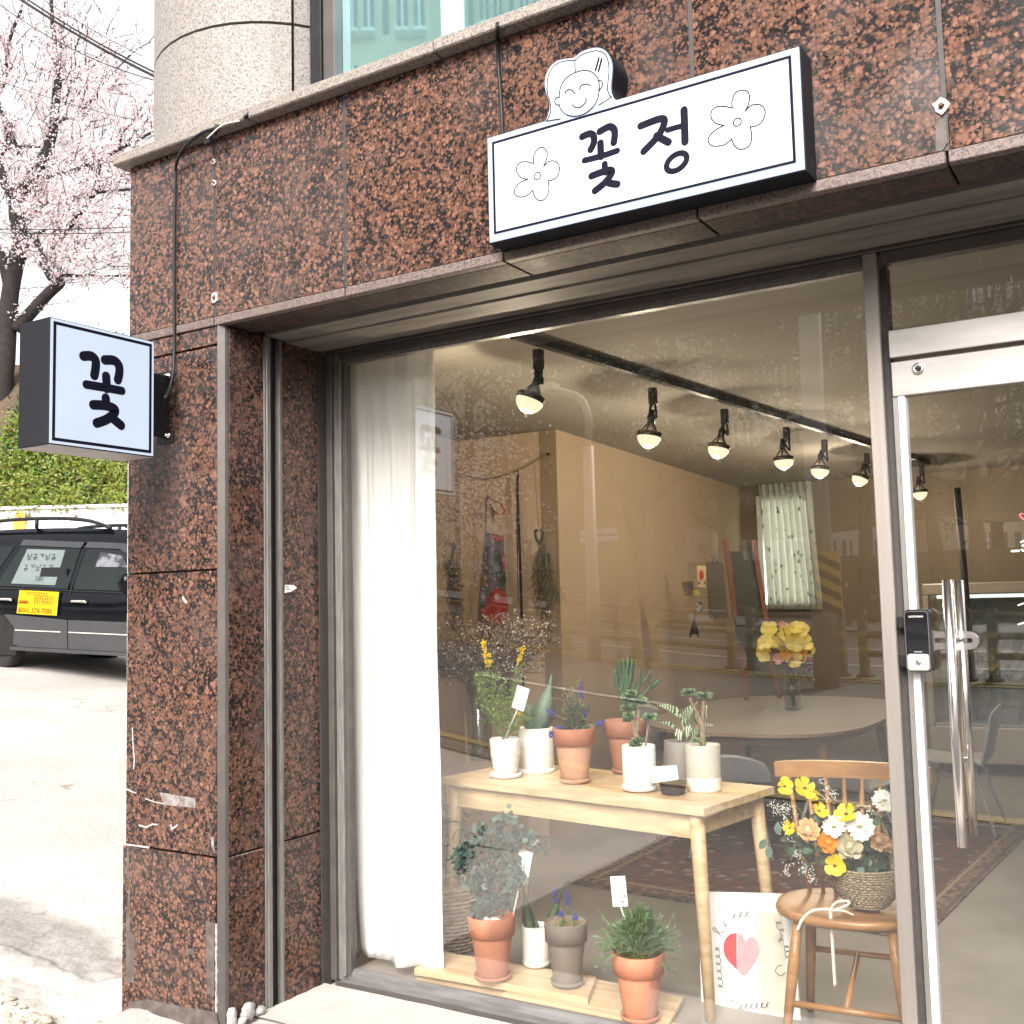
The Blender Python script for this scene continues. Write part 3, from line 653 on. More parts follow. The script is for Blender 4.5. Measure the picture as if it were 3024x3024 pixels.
# sticker on the reveal
P = [onX(a, b, XR+.001) for a, b in ((842, 1727), (868, 1728), (877, 1736), (858, 1748), (840, 1751))]
m = MB().prism(P, (.0008, 0, 0)); q = onX(850, 1737, XR+.0019)
for i in range(3): stroke(m, [(q.y-.012, q.z+.007-.006*i), (q.y+.004+.004*i, q.z+.007-.006*i)], Y_, Z_, (XR+.0019, 0, 0), .0022, .0003, 1)
top(m, 'sticker', [PAPER, INK], 'small torn white sticker with dark print on the granite reveal', 'sticker')
# white strip along the pillar's left edge
m = MB()
for i in range(14): z = .6+i*.152; m.box((XL-.004-random.uniform(.002, .007), YF+.006, z), (XL-.0005, YF+.03, z+.148))
m.build('edge_render', mat('pale_render', (.62, .6, .56), (.4, .38, .35), 30, .8), BD)

# broken concrete along the edge of the lot beside the pillar
random.seed(17)
m = MB()
for i in range(150):
    t_ = random.random(); x = -3.66-.95*t_**1.2+random.gauss(0, .03); y = 2.80-.42*t_+random.gauss(0, .05); r = random.choice((.006, .008, .010, .014, .022))*random.uniform(.6, 1.2)
    lump(m, (x, y, ground_z(x, y)+rough_z(x, y)), r, (1.4, 1.1, .45), i)
top(m, 'broken_concrete', mat('broken_concrete', (.44, .38, .31), (.27, .22, .17), 20, .95, bmp=.6), 'crumbled beige concrete pieces along the ground beside the pillar', 'rubble', kind='stuff')
# ------------------------------------------------------------------ shop interior shell (setting)
TAN = mat('tan_wall', (.34, .255, .17), (.31, .23, .155), 1.5, .85)
DKW = mat('dimmed_wall', (.19, .15, .11), (.17, .135, .10), 1.5, .85)  # dim light deep in the shop put into a darker wall colour
CEILM = mat('ceiling_paint', (.30, .275, .235), (.27, .25, .21), 1.5, .9)
FLR = mat('screed_floor', (.27, .245, .22), (.185, .165, .148), 1.9, .42, detail=7, bmp=.03, spec=.4)
XI0, YB, ZC = -3.35, 10.7, 2.66
def stru(m, name, mt): return tag(m.build(name, mt), kind='structure')
stru(MB().box((-4.35, 3.56, -.03), (4.2, 11.0, 0.0)), 'floor', FLR)
stru(MB().box((-4.35, 3.565, ZC), (4.2, 11.0, ZC+.2)), 'ceiling', CEILM)
stru(MB().box((-4.35, 6.2, 0), (-3.50, 6.35, ZC)), 'wall', mat('lightened_tan_wall', (.70, .55, .405), (.64, .50, .37), 1.5, .85))  # tan wall lightened, its colour making up for the lamplight it misses
stru(MB().prism([(-3.47, 6.197, 0), (-3.83, YB-.002, 0), (-3.95, YB-.002, 0), (-3.60, 6.36, 0), (-3.60, 6.197, 0)], (0, 0, ZC)), 'wall', TAN)
stru(MB().box((-3.95, YB, 0), (4.2, YB+.15, ZC)), 'wall', DKW)
stru(MB().box((4.05, 3.6, 0), (4.2, YB, ZC)), 'wall', DKW)
stru(MB().box((-4.35, 3.6, 0), (-4.25, 6.2, ZC)), 'wall', TAN)
stru(MB().box((-4.25, 3.562, -.02), (XR-.04, 3.72, ZC)).box((3.1, 3.5, -.3), (4.2, 3.6, ZC+.6)), 'wall', TAN)
# ------------------------------------------------------------------ shop signs
LITB = emis('lit_blue_white_acrylic', (.70, .82, 1.0), .27, (.13, .14, .15)); LITW = emis('lit_white_acrylic', (.92, .96, 1), .36, (.22, .24, .28))
NAVY = mat('navy_print', (.004, .004, .012), (.007, .007, .016), 30, .6, spec=.1)
SBX = mat('sign_box_black', (.005, .005, .009), (.009, .009, .013), 20, .6, spec=.15)
def p2(l, pl='Y', c=2.8):
    out = []
    for a, b in l:
        q = onY(a, b, c) if pl == 'Y' else onX(a, b, c); out.append((q.x if pl == 'Y' else q.y, q.z))
    return out
def cz2(l): return [(1000+a/1.932, b/1.932) for a, b in l]       # measured on an enlargement
def cz3(l): return [(2024+a/1.932, b/1.932) for a, b in l]
YS = 2.80
sx0, sx1, sz0, sz1 = -1.792, -.779, 2.641, 2.990
MS = thing('shop_sign', 'wide white lightbox sign with girl face emblem, two flowers and two black Korean letters', 'sign', (-1.285, YS+.05, 2.64))
hump = p2(cz2([(1170, 700), (1190, 655), (1198, 600), (1180, 540), (1170, 480), (1180, 420), (1210, 370), (1250, 340), (1300, 328), (1342, 322), (1380, 292), (1430, 272), (1485, 265), (1530, 285), (1556, 325), (1568, 375), (1564, 440), (1560, 500), (1570, 545), (1590, 568)]), 'Y', YS)
hump = [tuple(p) for p in smooth(hump, 3)]
out = [(sx0, sz0), (sx0, sz1)]+[(a, max(b, sz1+.0005)) for a, b in hump]+[(sx1, sz1), (sx1, sz0)]
def inset(poly, d):
    n = len(poly); res = []
    for i in range(n):
        p0, p, p1 = V(poly[i-1]), V(poly[i]), V(poly[(i+1) % n]); a = (p-p0).normalized(); b = (p1-p).normalized()
        n1, n2 = V((a.y, -a.x)), V((b.y, -b.x)); bi = (n1+n2); bi = bi.normalized() if bi.length > 1e-6 else n1; res.append(tuple(p+bi*d/max(.5, bi.dot(n1))))
    return res
MB().prism([(a, YS+.004, b) for a, b in out], (0, .096, 0)).build('sign_box', SBX, MS)
MB().prism([(a, YS-.001, b) for a, b in inset(out, .004)], (0, .0045, 0)).build('sign_face', [LITB], MS)
bx = (sx0+.026, sx1-.030, sz0+.030, sz1-.026)
MB().prism([(bx[0], YS-.0022, bx[2]), (bx[1], YS-.0022, bx[2]), (bx[1], YS-.0022, bx[3]), (bx[0], YS-.0022, bx[3])], (0, .0010, 0)).build('inner_face', LITW, MS)
hh = inset(hump, .0085); hx = [(a, b) for a, b in hh if b > sz1-.01]
MB().prism([(a, YS-.0020, b) for a, b in hx], (0, .0008, 0)).build('emblem_face', LITW, MS)
m = MB(); stroke(m, [(bx[0], bx[2]), (bx[1], bx[2]), (bx[1], bx[3]), (bx[0], bx[3])], X_, Z_, (0, YS-.0022, 0), .0080, .0006, closed=True); m.build('border_line', NAVY, MS)
def pen(l, wid, name, cz=cz2, closed=False, k=5, lift=0, par=MS, y=YS-.0023):
    m = MB()
    for i, q in enumerate(l):
        s_ = p2(cz(q), 'Y', YS); s_ = smooth(s_, k, closed) if len(q) > 2 else s_
        stroke(m, s_, X_, Z_, (0, y, 0), wid, .0006+.00015*i+lift, closed=closed, n=7)
    return m.build(name, NAVY, par)
LW = .0034
pen([[(1188, 692), (1210, 650), (1212, 600), (1195, 540), (1192, 480), (1200, 430), (1225, 385), (1265, 358), (1310, 348), (1350, 345), (1380, 320), (1430, 300), (1480, 292), (1520, 310), (1538, 345), (1545, 400), (1540, 460), (1536, 510), (1548, 545), (1558, 556)],
     [(1188, 693), (1225, 687), (1265, 681)], [(1558, 556), (1530, 575), (1490, 600)], [(1351, 346), (1351, 385), (1353, 416)],
     [(1262, 555), (1264, 520), (1280, 475), (1310, 440), (1353, 416), (1400, 404), (1445, 412), (1475, 440), (1488, 475), (1488, 530), (1470, 590), (1430, 635), (1390, 658), (1345, 666), (1300, 655), (1270, 625), (1262, 598)],
     [(1262, 557), (1245, 560), (1236, 580), (1245, 600), (1262, 600)], [(1484, 462), (1502, 465), (1508, 485), (1498, 508), (1484, 517)],
     [(1294, 542), (1300, 522), (1318, 514), (1336, 518), (1350, 535)], [(1378, 514), (1384, 494), (1402, 484), (1422, 482), (1440, 492)],
     [(1338, 600), (1350, 613), (1375, 616), (1400, 600), (1414, 580), (1414, 560)]], LW, 'face_drawing')
pen([[(1487, 334), (1468, 404)], [(1503, 340), (1485, 408)]], .0065, 'hair_clip')
def flower(pts, cc, r, cz, name):
    m = MB(); L = []
    for seg in pts: L += smooth(p2(cz(seg), 'Y', YS), 7)[:-1]
    stroke(m, L, X_, Z_, (0, YS-.0023, 0), LW, .0008, closed=True)
    c = p2(cz([cc]), 'Y', YS)[0]; stroke(m, [(c[0]+r*math.cos(i*.3927), c[1]+r*math.sin(i*.3927)) for i in range(16)], X_, Z_, (0, YS-.0023, 0), LW, .0007, closed=True)
    m.build(name, NAVY, MS)
flower([[(1115, 935), (1115, 895), (1135, 855), (1165, 843), (1190, 865), (1190, 905), (1172, 952)], [(1172, 952), (1205, 922), (1245, 925), (1263, 965), (1248, 1010), (1218, 1030), (1197, 1032)],
        [(1197, 1032), (1202, 1085), (1185, 1130), (1155, 1147), (1125, 1130), (1110, 1088)], [(1110, 1088), (1075, 1118), (1035, 1125), (1008, 1110), (1008, 1080), (1035, 1045), (1084, 1024)], [(1084, 1024), (1045, 1015), (1020, 985), (1020, 950), (1042, 928), (1080, 925), (1115, 935)]], (1136, 1006), .0115, cz2, 'flower_outline')
flower([[(270, 618), (268, 580), (285, 535), (320, 517), (352, 522), (368, 550), (362, 595), (342, 638)], [(342, 638), (375, 605), (420, 598), (450, 618), (456, 655), (436, 700), (400, 722), (372, 725)],
        [(372, 725), (380, 775), (372, 825), (340, 850), (305, 852), (280, 830), (266, 795)], [(266, 795), (230, 825), (180, 836), (145, 828), (132, 800), (145, 770), (180, 740), (222, 718)], [(222, 718), (175, 705), (150, 675), (152, 635), (180, 612), (225, 610), (270, 618)]], (298, 699), .0115, cz3, 'flower_outline')
TH = .0225
pen([[(1392, 782), (1432, 765), (1455, 775), (1460, 805), (1452, 832), (1440, 855)]], TH, 'letter_stroke')
pen([[(1492, 752), (1545, 725), (1572, 738), (1578, 770), (1572, 815)]], TH, 'letter_stroke', lift=.0002)
pen([[(1496, 818), (1498, 870), (1500, 895)]], TH, 'letter_stroke', lift=.0001)
pen([[(1405, 917), (1500, 893), (1592, 862)]], .019, 'letter_stroke', lift=.0004)
pen([[(1520, 938), (1522, 965), (1524, 985)]], TH*.9, 'letter_stroke')
pen([[(1445, 1006), (1500, 985), (1550, 972), (1560, 990), (1520, 1045), (1465, 1090)]], TH, 'letter_stroke', lift=.0002)
pen([[(1530, 1038), (1555, 1048), (1592, 1053)]], TH, 'letter_stroke', lift=.0005)
# second letter, strokes read from two enlargements
def czq(l): return l
pen([[(1893, 373), (1950, 352), (1963, 362), (1945, 402), (1902, 448)]], TH, 'letter_stroke', czq)
pen([[(1940, 402), (1958, 412), (1975, 421)]], TH, 'letter_stroke', czq, lift=.0004)
pen([[(1973, 385), (1996, 378), (2017, 373)]], .017, 'letter_stroke', czq, lift=.0002)
pen([[(2021, 326), (2023, 380), (2024, 420)]], TH, 'letter_stroke', czq, lift=.0006)
m = MB(); cq = p2([(1999, 480)], 'Y', YS)[0]; stroke(m, [(cq[0]+.030*math.cos(i*.3142)*1.05, cq[1]+.0235*math.sin(i*.3142)+.006*math.cos(i*.3142)) for i in range(20)], X_, Z_, (0, YS-.0023, 0), .0175, .0006, closed=True); m.build('letter_stroke', NAVY, MS)
for a in (-1.5, -1.05): MB().box((a-.02, YF-.012, 2.70), (a+.02, YF-.0005, 2.96)).build('fixing', BLK, MS)

# projecting sign on the pillar
XB, TB = -3.30, .175
BS = thing('projecting_sign', 'square white lightbox sign with one black Korean letter projecting from the pillar', 'sign', (XB-.08, 2.53, 2.08))
by0, by1, bz0, bz1 = 2.300, 2.752, 2.095, 2.545
gry = mat('charcoal_sheet', (.010, .0098, .013), (.013, .0125, .016), 3, .6, spec=.2)
MB().box((XB-TB, by0, bz0), (XB-.003, by1, bz1), 0, .002).build('sign_box', gry, BS)
MB().box((XB-TB-.0015, by0+.006, bz0-.0015), (XB-.004, by1-.006, bz0-.0002)).build('bottom_plate', mat('pale_sheet', (.45, .42, .42), None, 5, .5), BS)
MB().box((XB-.0028, by0+.004, bz0+.004), (XB, by1-.004, bz1-.004)).build('sign_face', LITB, BS)
MB().box((XB-TB-.002, by0+.004, bz0+.004), (XB-TB-.0002, by1-.004, bz1-.004)).build('sign_face', LITB, BS)
I = .019
m = MB(); stroke(m, [(by0+I, bz0+I), (by1-I, bz0+I), (by1-I, bz1-I), (by0+I, bz1-I)], Y_, Z_, (XB, 0, 0), .0115, .0006, closed=True); m.build('border_line', NAVY, BS)
def czb(l): return [(a/1.932, 1000+b/1.932) for a, b in l]
def penb(l, wid, lift=0):
    m = MB(); s_ = [(p.y, p.z) for p in (onX(*q, XB) for q in czb(l))]; s_ = smooth(s_, 5) if len(s_) > 2 else s_
    stroke(m, s_, Y_, Z_, (XB, 0, 0), wid, .0007+lift, n=7); m.build('letter_stroke', NAVY, BS)
TB2 = .036
penb([(476, 100), (520, 100), (545, 125), (545, 170), (538, 210)], TB2)
penb([(598, 122), (650, 125), (678, 155), (680, 200), (672, 235)], TB2, .0002)
penb([(605, 215), (608, 260), (608, 285)], TB2, .0003)
penb([(492, 262), (600, 280), (695, 298)], .032, .0006)
penb([(603, 340), (605, 380)], TB2, .0002)
penb([(532, 378), (600, 382), (650, 400), (652, 425), (610, 460), (552, 482)], TB2, .0004)
penb([(630, 445), (660, 470), (690, 495)], TB2, .0007)
# bracket and bolts
Q = lambda a, b, y=2.86: onY(a, b, y)
m = MB().box((XB-.125, by1, 2.20), (XB-.085, YF-.004, 2.445), 0, .002); m.build('bracket', BLK, BS)
for zz in (2.44, 2.20):
    k = MB().box((XB-.15, YF-.010, zz-.025), (XB-.06, YF-.0005, zz+.025), 0, .002); k.build('bracket_foot', BLK, BS)
    k = MB().lathe([(.011, 0), (.011, .008), (.006, .009), (.005, .022)], (0, 0, 0), 6); k.xf(Matrix.Translation((XB-.075, YF-.0105, zz+.004)) @ Matrix.Rotation(R_(90), 4, 'X')); k.build('bolt', STEEL, BS)
for zz in (2.40, 2.23):
    k = MB().lathe([(.007, 0), (.007, .004), (.003, .006)], (0, 0, 0), 6); k.xf(Matrix.Translation((XB-.0845, 2.80, zz)) @ Matrix.Rotation(R_(90), 4, 'Y')); k.build('bolt', STEEL, BS)

# cables on the facade
def C1(a, b, y): return onY(a/1.932, b/1.932, y)
pts = [C1(1285, 705, 2.86), C1(1225, 732, 2.84), C1(1150, 760, 2.83), C1(1075, 815, 2.83), C1(1025, 880, 2.85), C1(1003, 950, 2.878), C1(1000, 1020, 2.885), C1(995, 1300, 2.888), C1(993, 1700, 2.888), C1(995, 1925, 2.888)]
pts += [onY(514, 1050, 2.885), onY(512, 1100, 2.875), onY(500, 1150, 2.85), onY(488, 1175, 2.80)]
top(MB().tube(smooth(pts, 4), .0065, 0, 8), 'cable', BLK, 'black cable bending over the coping and running down to the square projecting sign', 'cable')
m = MB().tube(smooth([C1(1365, 690, 2.84), C1(1290, 705, 2.84), C1(1245, 730, 2.83), C1(1180, 790, 2.83)], 4), .0025, 0, 6).tube([C1(1395, 672, 2.845), C1(1418, 650, 2.845)], .007, 1, 8)
m.tube([C1(1240, 712, 2.835), C1(1222, 768, 2.84)], .010, 1, 6).box(tuple(C1(1185, 800, 2.84)-V((.02, 0, .01))), tuple(C1(1185, 800, 2.85)+V((.02, .01, .012))), 1)
top(m, 'loose_wire', [WHT, BLK], 'short loose white wire with taped black ends lying over the coping by the column', 'wire')
q = onY(519, 497, 2.885); top(MB().lathe([(.009, -.006), (.009, .006)], q, 10), 'cable_clip', STEEL, 'small metal clip holding the black cable to the granite', 'clip')
pts = [onY(1469, 68, 2.835), onY(1468, 80, 2.83), onY(1467, 100, 2.843), onY(1468, 112, 2.893), onY(1472, 200, 2.893), onY(1480, 300, 2.893), onY(1484, 385, 2.89), onY(1484, 398, 2.88)]
top(MB().tube(pts, .006, 0, 8), 'cable', BLK, 'thin dark conduit dropping over the coping into the top of the wide sign', 'cable')

# ------------------------------------------------------------------ the street to the left: wall, hedge, tree, wires, van
def LW_(px, py, D): return onD(px, py, D)
wdir = V((_R.x, _R.y, 0)); wn = V((-_R.y, _R.x, 0))     # along and away from the viewer
D0 = 17.5
wl0 = onD(-700, 1822, D0); wl1 = onD(900, 1822, D0)
m = MB(); zt = onD(180, 1500, D0).z
m.obox(((wl0+wl1)/2).xy.to_3d()+V((0, 0, zt-1.6)), (wl1-wl0).xy.to_3d()/2, wn*.12, (0, 0, 1.6)); m.obox(((wl0+wl1)/2).xy.to_3d()+V((0, 0, zt+.02)), (wl1-wl0).xy.to_3d()/2, wn*.16, (0, 0, .025))
RW = thing('retaining_wall', 'long white painted retaining wall with an orange balloon painted on it', 'wall', ((wl0+wl1)/2).xy.to_3d()+V((0, 0, zt-3)))
m.build('wall_face', mat('whitewashed_wall', (.80, .79, .76), (.70, .69, .66), 1.2, .8), RW)
u_ = (wl1-wl0).xy.to_3d().normalized(); pl = D0-.14
ORG = mat('orange_paint', (.72, .38, .06), (.68, .35, .06), 5, .7)
def on_wall(a, b):
    d = ray(a, b); n = wn.xy.to_3d().normalized(); o = (wl0.xy.to_3d()-n*.122); return CAM+d*((o-CAM.xy.to_3d()).dot(n)/d.dot(n))
m = MB(); c = on_wall(58, 1543); rx = (on_wall(78, 1543)-on_wall(39, 1543)).length/2; rz = .17
nn_ = wn.normalized()
m.prism([c+u_*rx*math.cos(i*.3142)+Z_*rz*1.15*math.sin(i*.3142) for i in range(20)], -nn_*.004); m.build('painted_balloon', ORG, RW)
m = MB(); c = on_wall(225, 1530)
for i in range(5): m.tube([c+u_*random.uniform(-.1, .15)+Z_*random.uniform(-.1, .1)-nn_*.003 for k in range(2)], .004, 0, 4)
m.build('paint_scrawl', mat('pink_paint', (.7, .4, .38)), RW)
# bank above the wall
EARTH = mat('dry_earth', (.13, .09, .06), (.08, .055, .035), 6, .95, bmp=.6)
def bankpt(a, b):      # a along 0..1, b up the slope 0..1
    p = wl0.lerp(wl1, a).xy.to_3d()+wn*(.15+b*3.2); z = zt-.05+b*3.3+.35*noise.noise(V((a*9, b*3, 0)))*min(1, b*4)
    return V((p.x, p.y, z))
m = MB(); m.grid(bankpt, 60, 14); tag(m.build('bank', EARTH), kind='structure')
LFG = [mat('leaf_bright', (.24, .36, .045), (.14, .26, .03), 9, .45, trans=.35), mat('leaf_yellow', (.30, .33, .055), (.19, .23, .04), 9, .45, trans=.35), mat('leaf_dark', (.055, .11, .025), (.03, .07, .02), 9, .45, trans=.25), mat('leaf_brown', (.15, .085, .045), (.09, .05, .03), 9, .7)]
m = MB(); random.seed(3)
for i in range(46000):
    a = random.random(); b = random.random()
    a = .36+.35*a
    p = bankpt(a, b*1.0); cl = noise.noise(V((a*26, b*6, 4))); dn = noise.noise(V((a*60, b*15, 8)))
    if dn < -.28 and random.random() < .8: continue
    p += V((random.gauss(0, .05), random.gauss(0, .05), 0))+(-wn*.6+Z_*.8)*(abs(random.gauss(0, .16))+.22*max(0, cl+.2))
    if b < .08: p += -wn*random.uniform(0, .25)-Z_*random.uniform(0, .22)
    x = cl+random.gauss(0, .22)+(.15-b*.25); mm = 1 if x > .24 else (0 if x > -.12 else 2)
    if random.random() < .07: mm = 3
    if b < .3 and random.random() < .5: mm = 1
    d = V((random.gauss(0, 1), random.gauss(0, 1), random.gauss(.3, 1)))-wn*.5
    m.leaf(p, d, -wn+Z_*.6+V((random.gauss(0, .4), random.gauss(0, .4), 0)), random.uniform(.05, .10), random.uniform(.03, .055), mm, .1, True)
for i in range(260):
    a = .40+.38*random.random(); b = random.random()*.95; p = bankpt(a, b)-wn*.1+Z_*.1; q = p+V((random.gauss(0, .3), random.gauss(0, .2), random.gauss(0, .3)))-wn*.15
    m.tube([p, (p+q)/2+V((0, 0, .05)), q], .008, 3, 4)
tag(m.build('hedge', LFG, fixn=False), 'dense green and yellow ivy hedge spilling over the white wall', 'hedge', kind='stuff')

# cherry tree in blossom
random.seed(11)
DT = 20.5
BARK = mat('cherry_bark', (.018, .014, .014), (.034, .027, .026), 14, .9, bmp=.5)
BLO = [mat('blossom_pale', (.92, .86, .87), (.90, .81, .83), 6, .6, trans=.5), mat('blossom_pink', (.91, .79, .81), (.89, .74, .76), 6, .6, trans=.5), mat('bud_red', (.42, .17, .19), (.5, .25, .25), 6, .6, trans=.3)]
def c1(l, D=DT, dd=None):
    out = []
    for i, (a, b) in enumerate(l):
        out.append(onD(a/1.932, b/1.932, D+(dd[i] if dd else 0)))
    return out
base = onD(10, 1400, DT); base.z = ground_z(base.x, base.y)+1
CT = thing('cherry_tree', 'large cherry tree in full pale pink blossom behind the pillar', 'tree', base)
limbs = []
def limb(l, r0, r1, dd=None, D=DT):
    P = smooth(c1(l, D, dd), 4); n = len(P); R2 = [(r0+(r1-r0)*i/(n-1)) for i in range(n)]; limbs.append((P, R2)); return P, R2
tr_, rr_ = limb([(-40, 3300), (-10, 2700), (20, 2200), (40, 1932), (55, 1700), (90, 1500), (120, 1380), (95, 1240), (90, 1150)], .20, .13)
MB().tube(tr_, [r*(1+.12*noise.noise(p*3)) for p, r in zip(tr_, rr_)], 0, 12).build('trunk', BARK, CT)
limb([(90, 1880), (180, 1780), (270, 1680), (345, 1610), (300, 1590), (250, 1500), (225, 1420), (190, 1340)], .13, .06)
limb([(345, 1610), (360, 1605)], .07, .03)
limb([(90, 1150), (170, 1030), (250, 900), (300, 750), (320, 550), (335, 420), (325, 330), (300, 130), (290, -50)], .13, .03)
limb([(335, 420), (350, 250), (368, 100), (370, -40)], .03, .015)
limb([(190, 1025), (330, 995), (430, 970), (560, 915), (680, 852), (780, 800), (885, 745), (1000, 690)], .05, .02)
limb([(360, 1330), (450, 1230), (515, 1135), (600, 1045), (700, 990), (800, 930)], .06, .02)
limb([(190, 1340), (260, 1320), (360, 1330)], .04, .05)
limb([(90, 1290), (150, 1270), (210, 1190), (240, 1165), (350, 1150), (450, 1125), (520, 1105), (640, 1090), (760, 1080)], .07, .02)
limb([(240, 1165), (215, 1110), (205, 1040), (190, 990)], .04, .015)
limb([(520, 1105), (560, 1010), (580, 930), (620, 880)], .025, .012)
limb([(100, 1130), (40, 1060), (10, 980), (-20, 900), (40, 830), (60, 700)], .12, .05)
limb([(170, 1020), (120, 920), (95, 840), (40, 740), (0, 620), (-40, 480)], .06, .04)
limb([(-40, 560), (20, 480), (35, 370), (60, 210), (120, 60), (150, -40)], .05, .02)
limb([(-60, 900), (60, 845), (130, 840), (230, 838)], .05, .02)
limb([(60, 1660), (20, 1500), (-40, 1400), (-100, 1350)], .12, .08)
limb([(300, 790), (330, 700), (450, 640), (560, 540), (600, 510), (690, 480)], .04, .015)
limb([(335, 470), (430, 390), (520, 345), (620, 290)], .03, .012)
limb([(370, 600), (400, 480), (430, 400), (430, 280), (470, 180)], .02, .01)
limb([(60, 1480), (130, 1380), (250, 1320), (300, 1300)], .07, .03)
limb([(340, 1572), (480, 1570), (640, 1574), (800, 1570)], .03, .02)
limb([(680, 850), (700, 760), (770, 680), (850, 540)], .025, .01)
limb([(300, 1530), (305, 1400), (330, 1300)], .05, .02)
limb([(540, 560), (600, 470), (760, 300), (860, 240)], .016, .008)
for P, R2 in limbs[1:]: MB().tube(P, R2, 0, 8).build('limb', BARK, CT)
tw = MB(); bl = MB(); nodes = []
for P, R2 in limbs[1:]:
    for i in range(0, len(P)-1):
        L = (P[i+1]-P[i]).length
        for k in range(max(1, int(L/.10))):
            p = P[i].lerp(P[i+1], random.random()); nodes.append((p, (P[i+1]-P[i]).normalized()))
# extra hidden branchlets filling the crown
for (x0, y0, x1, y1, n) in ((-60, 200, 640, 1500, 330), (400, 600, 900, 1560, 230), (100, 60, 600, 700, 60), (250, 1400, 800, 1620, 50), (-60, 900, 500, 1500, 120)):
    for i in range(n):
        p = onD(random.uniform(x0, x1)/1.932, random.uniform(y0, y1)/1.932, DT+random.uniform(-1.6, 1.8)); nodes.append((p, (p-onD(60, 800, DT)).normalized()))
def blossom(p, n=9, s=.07):
    for i in range(n):
        c = p+V((random.gauss(0, s), random.gauss(0, s), random.gauss(0, s))); d = V((random.gauss(0, 1), random.gauss(0, 1), random.gauss(0, 1)))
        z = random.uniform(.035, .06); up = V((random.gauss(0, 1), random.gauss(0, 1), random.gauss(0, 1)))
        bl.leaf(c, d, up, z, z*.9, random.choices([0, 1, 2], [6, 3.2, .5])[0], .2, True)
for (p, d) in nodes:
    if random.random() < .25: continue
    dd = (d+V((random.gauss(0, .7), random.gauss(0, .7), random.gauss(.15, .6)))).normalized(); L = random.uniform(.35, 1.0); P = [p]
    for k in range(4):
        dd = (dd+V((random.gauss(0, .18), random.gauss(0, .18), random.gauss(.05, .15)))).normalized(); P.append(P[-1]+dd*L/4)
    tw.tube(P, [.009, .008, .006, .005, .003], 0, 4, cap=False)
    for k in range(int(L/.085)):
        if random.random() < .85:
            t = random.uniform(.15, 4); i = min(3, int(t)); blossom(P[i].lerp(P[i+1], t-i), random.randint(5, 11), .05)
for o, nme, mm in ((tw, 'twigs', BARK), (bl, 'blossom', BLO)): tag(o.build(nme, mm, CT, fixn=False), kind='stuff')

# overhead wires
def wire(a, b, r, lab, D=(16, 14), sag=.12, grp=None):
    p, q = onD(*a, D[0]), onD(*b, D[1]); P = []
    for i in range(25): t = i/24; s_ = p.lerp(q, t); s_.z -= sag*4*t*(1-t); P.append(s_)
    return top(MB().tube(P, r, 0, 6), 'overhead_wire', BLK, lab, 'wire', grp)
GW = 'overhead wires crossing the sky'
wire((-170, -170), (470, 232), .020, 'thickest overhead cable running to the corner of the round column', grp=GW)
wire((-120, -150), (475, 222), .013, 'thin overhead cable just above the thickest one', grp=GW)
wire((-160, -120), (452, 236), .007, 'lowest thin overhead wire of the upper bundle, sagging under the thickest cable', sag=.25, grp=GW)
wire((-60, -140), (420, 165), .005, 'topmost thin overhead wire of the upper bundle', sag=.1, grp=GW)
wire((-40, 675), (400, 669), .008, 'upper of two level wires crossing the blossom beside the fascia', (18, 18), .03, GW)
wire((-40, 686), (400, 684), .008, 'lower of two level wires crossing the blossom beside the fascia', (18, 18), .03, GW)
wire((-40, 225), (400, 355), .005, 'faint slanting wire across the middle of the cherry blossom', (17, 17), .05, GW)

# ------------------------------------------------------------------ the van
VD = 12.7
vb = onD(-22, 1988, VD)                     # rear wheel on the ground, near side
VH = R_(81.3); vf = V((math.sin(VH), math.cos(VH), -.045)).normalized(); vl = V((-vf.y, vf.x, 0)).normalized(); vu = vf.cross(vl); vu = vu if vu.z > 0 else -vu
vr = -vl                                     # towards the viewer (right-hand side of the van)
if vr.dot(CAM-vb) < 0: vr = -vr
VAN = thing('parked_van', 'black people carrier with grey lower doors and a yellow sign on its rear door', 'van', vb-vr*.85)
def vp_(x, s, z): return vb+vf*x+vu*z-vr*s       # x forward from the rear axle, s inwards from the near side, z up
PBK = mat('black_car_paint', (.003, .0035, .005), (.004, .005, .007), 3, .07, spec=.16)
PGR = mat('grey_cladding', (.055, .055, .058), (.05, .05, .052), 6, .5, spec=.3)
TGL = mat('tinted_car_glass', (.004, .006, .006), (.01, .015, .015), .9, .04, spec=.25)
RUB = mat('tyre_rubber', (.015, .015, .016), (.025, .024, .024), 30, .8)
CHR = STEEL
W = 1.80
def side_pt(x, z):      # body side: leans in above the belt line, bulges a little
    s = 0
    if z > 1.0: s = .20*((z-1.0)/.65)**1.25
    s -= .03*math.sin(math.pi*min(1, max(0, (z-.3)/.9)))
    return s
prof = [(-.95, .36), (-.98, .62), (-.96, 1.02), (-.86, 1.40), (-.70, 1.64), (-.3, 1.70), (.8, 1.725), (1.6, 1.705), (1.95, 1.655), (2.45, 1.36), (2.86, 1.06), (3.55, .93), (3.80, .74), (3.84, .42), (3.8, .30)]
body = MB()
def bodyside(flip):
    pass
top_l = smooth(prof, 3)
rows = []
lowz = .285
pp = [(p.x, p.y) for p in top_l]
NS = 7
for (x, z) in pp:
    row = []
    for k in range(NS+1):
        t = k/NS; zz = lowz+(z-lowz)*t if z > lowz else z; row.append((x, zz))
    rows.append(row)
vs = []; fs = []
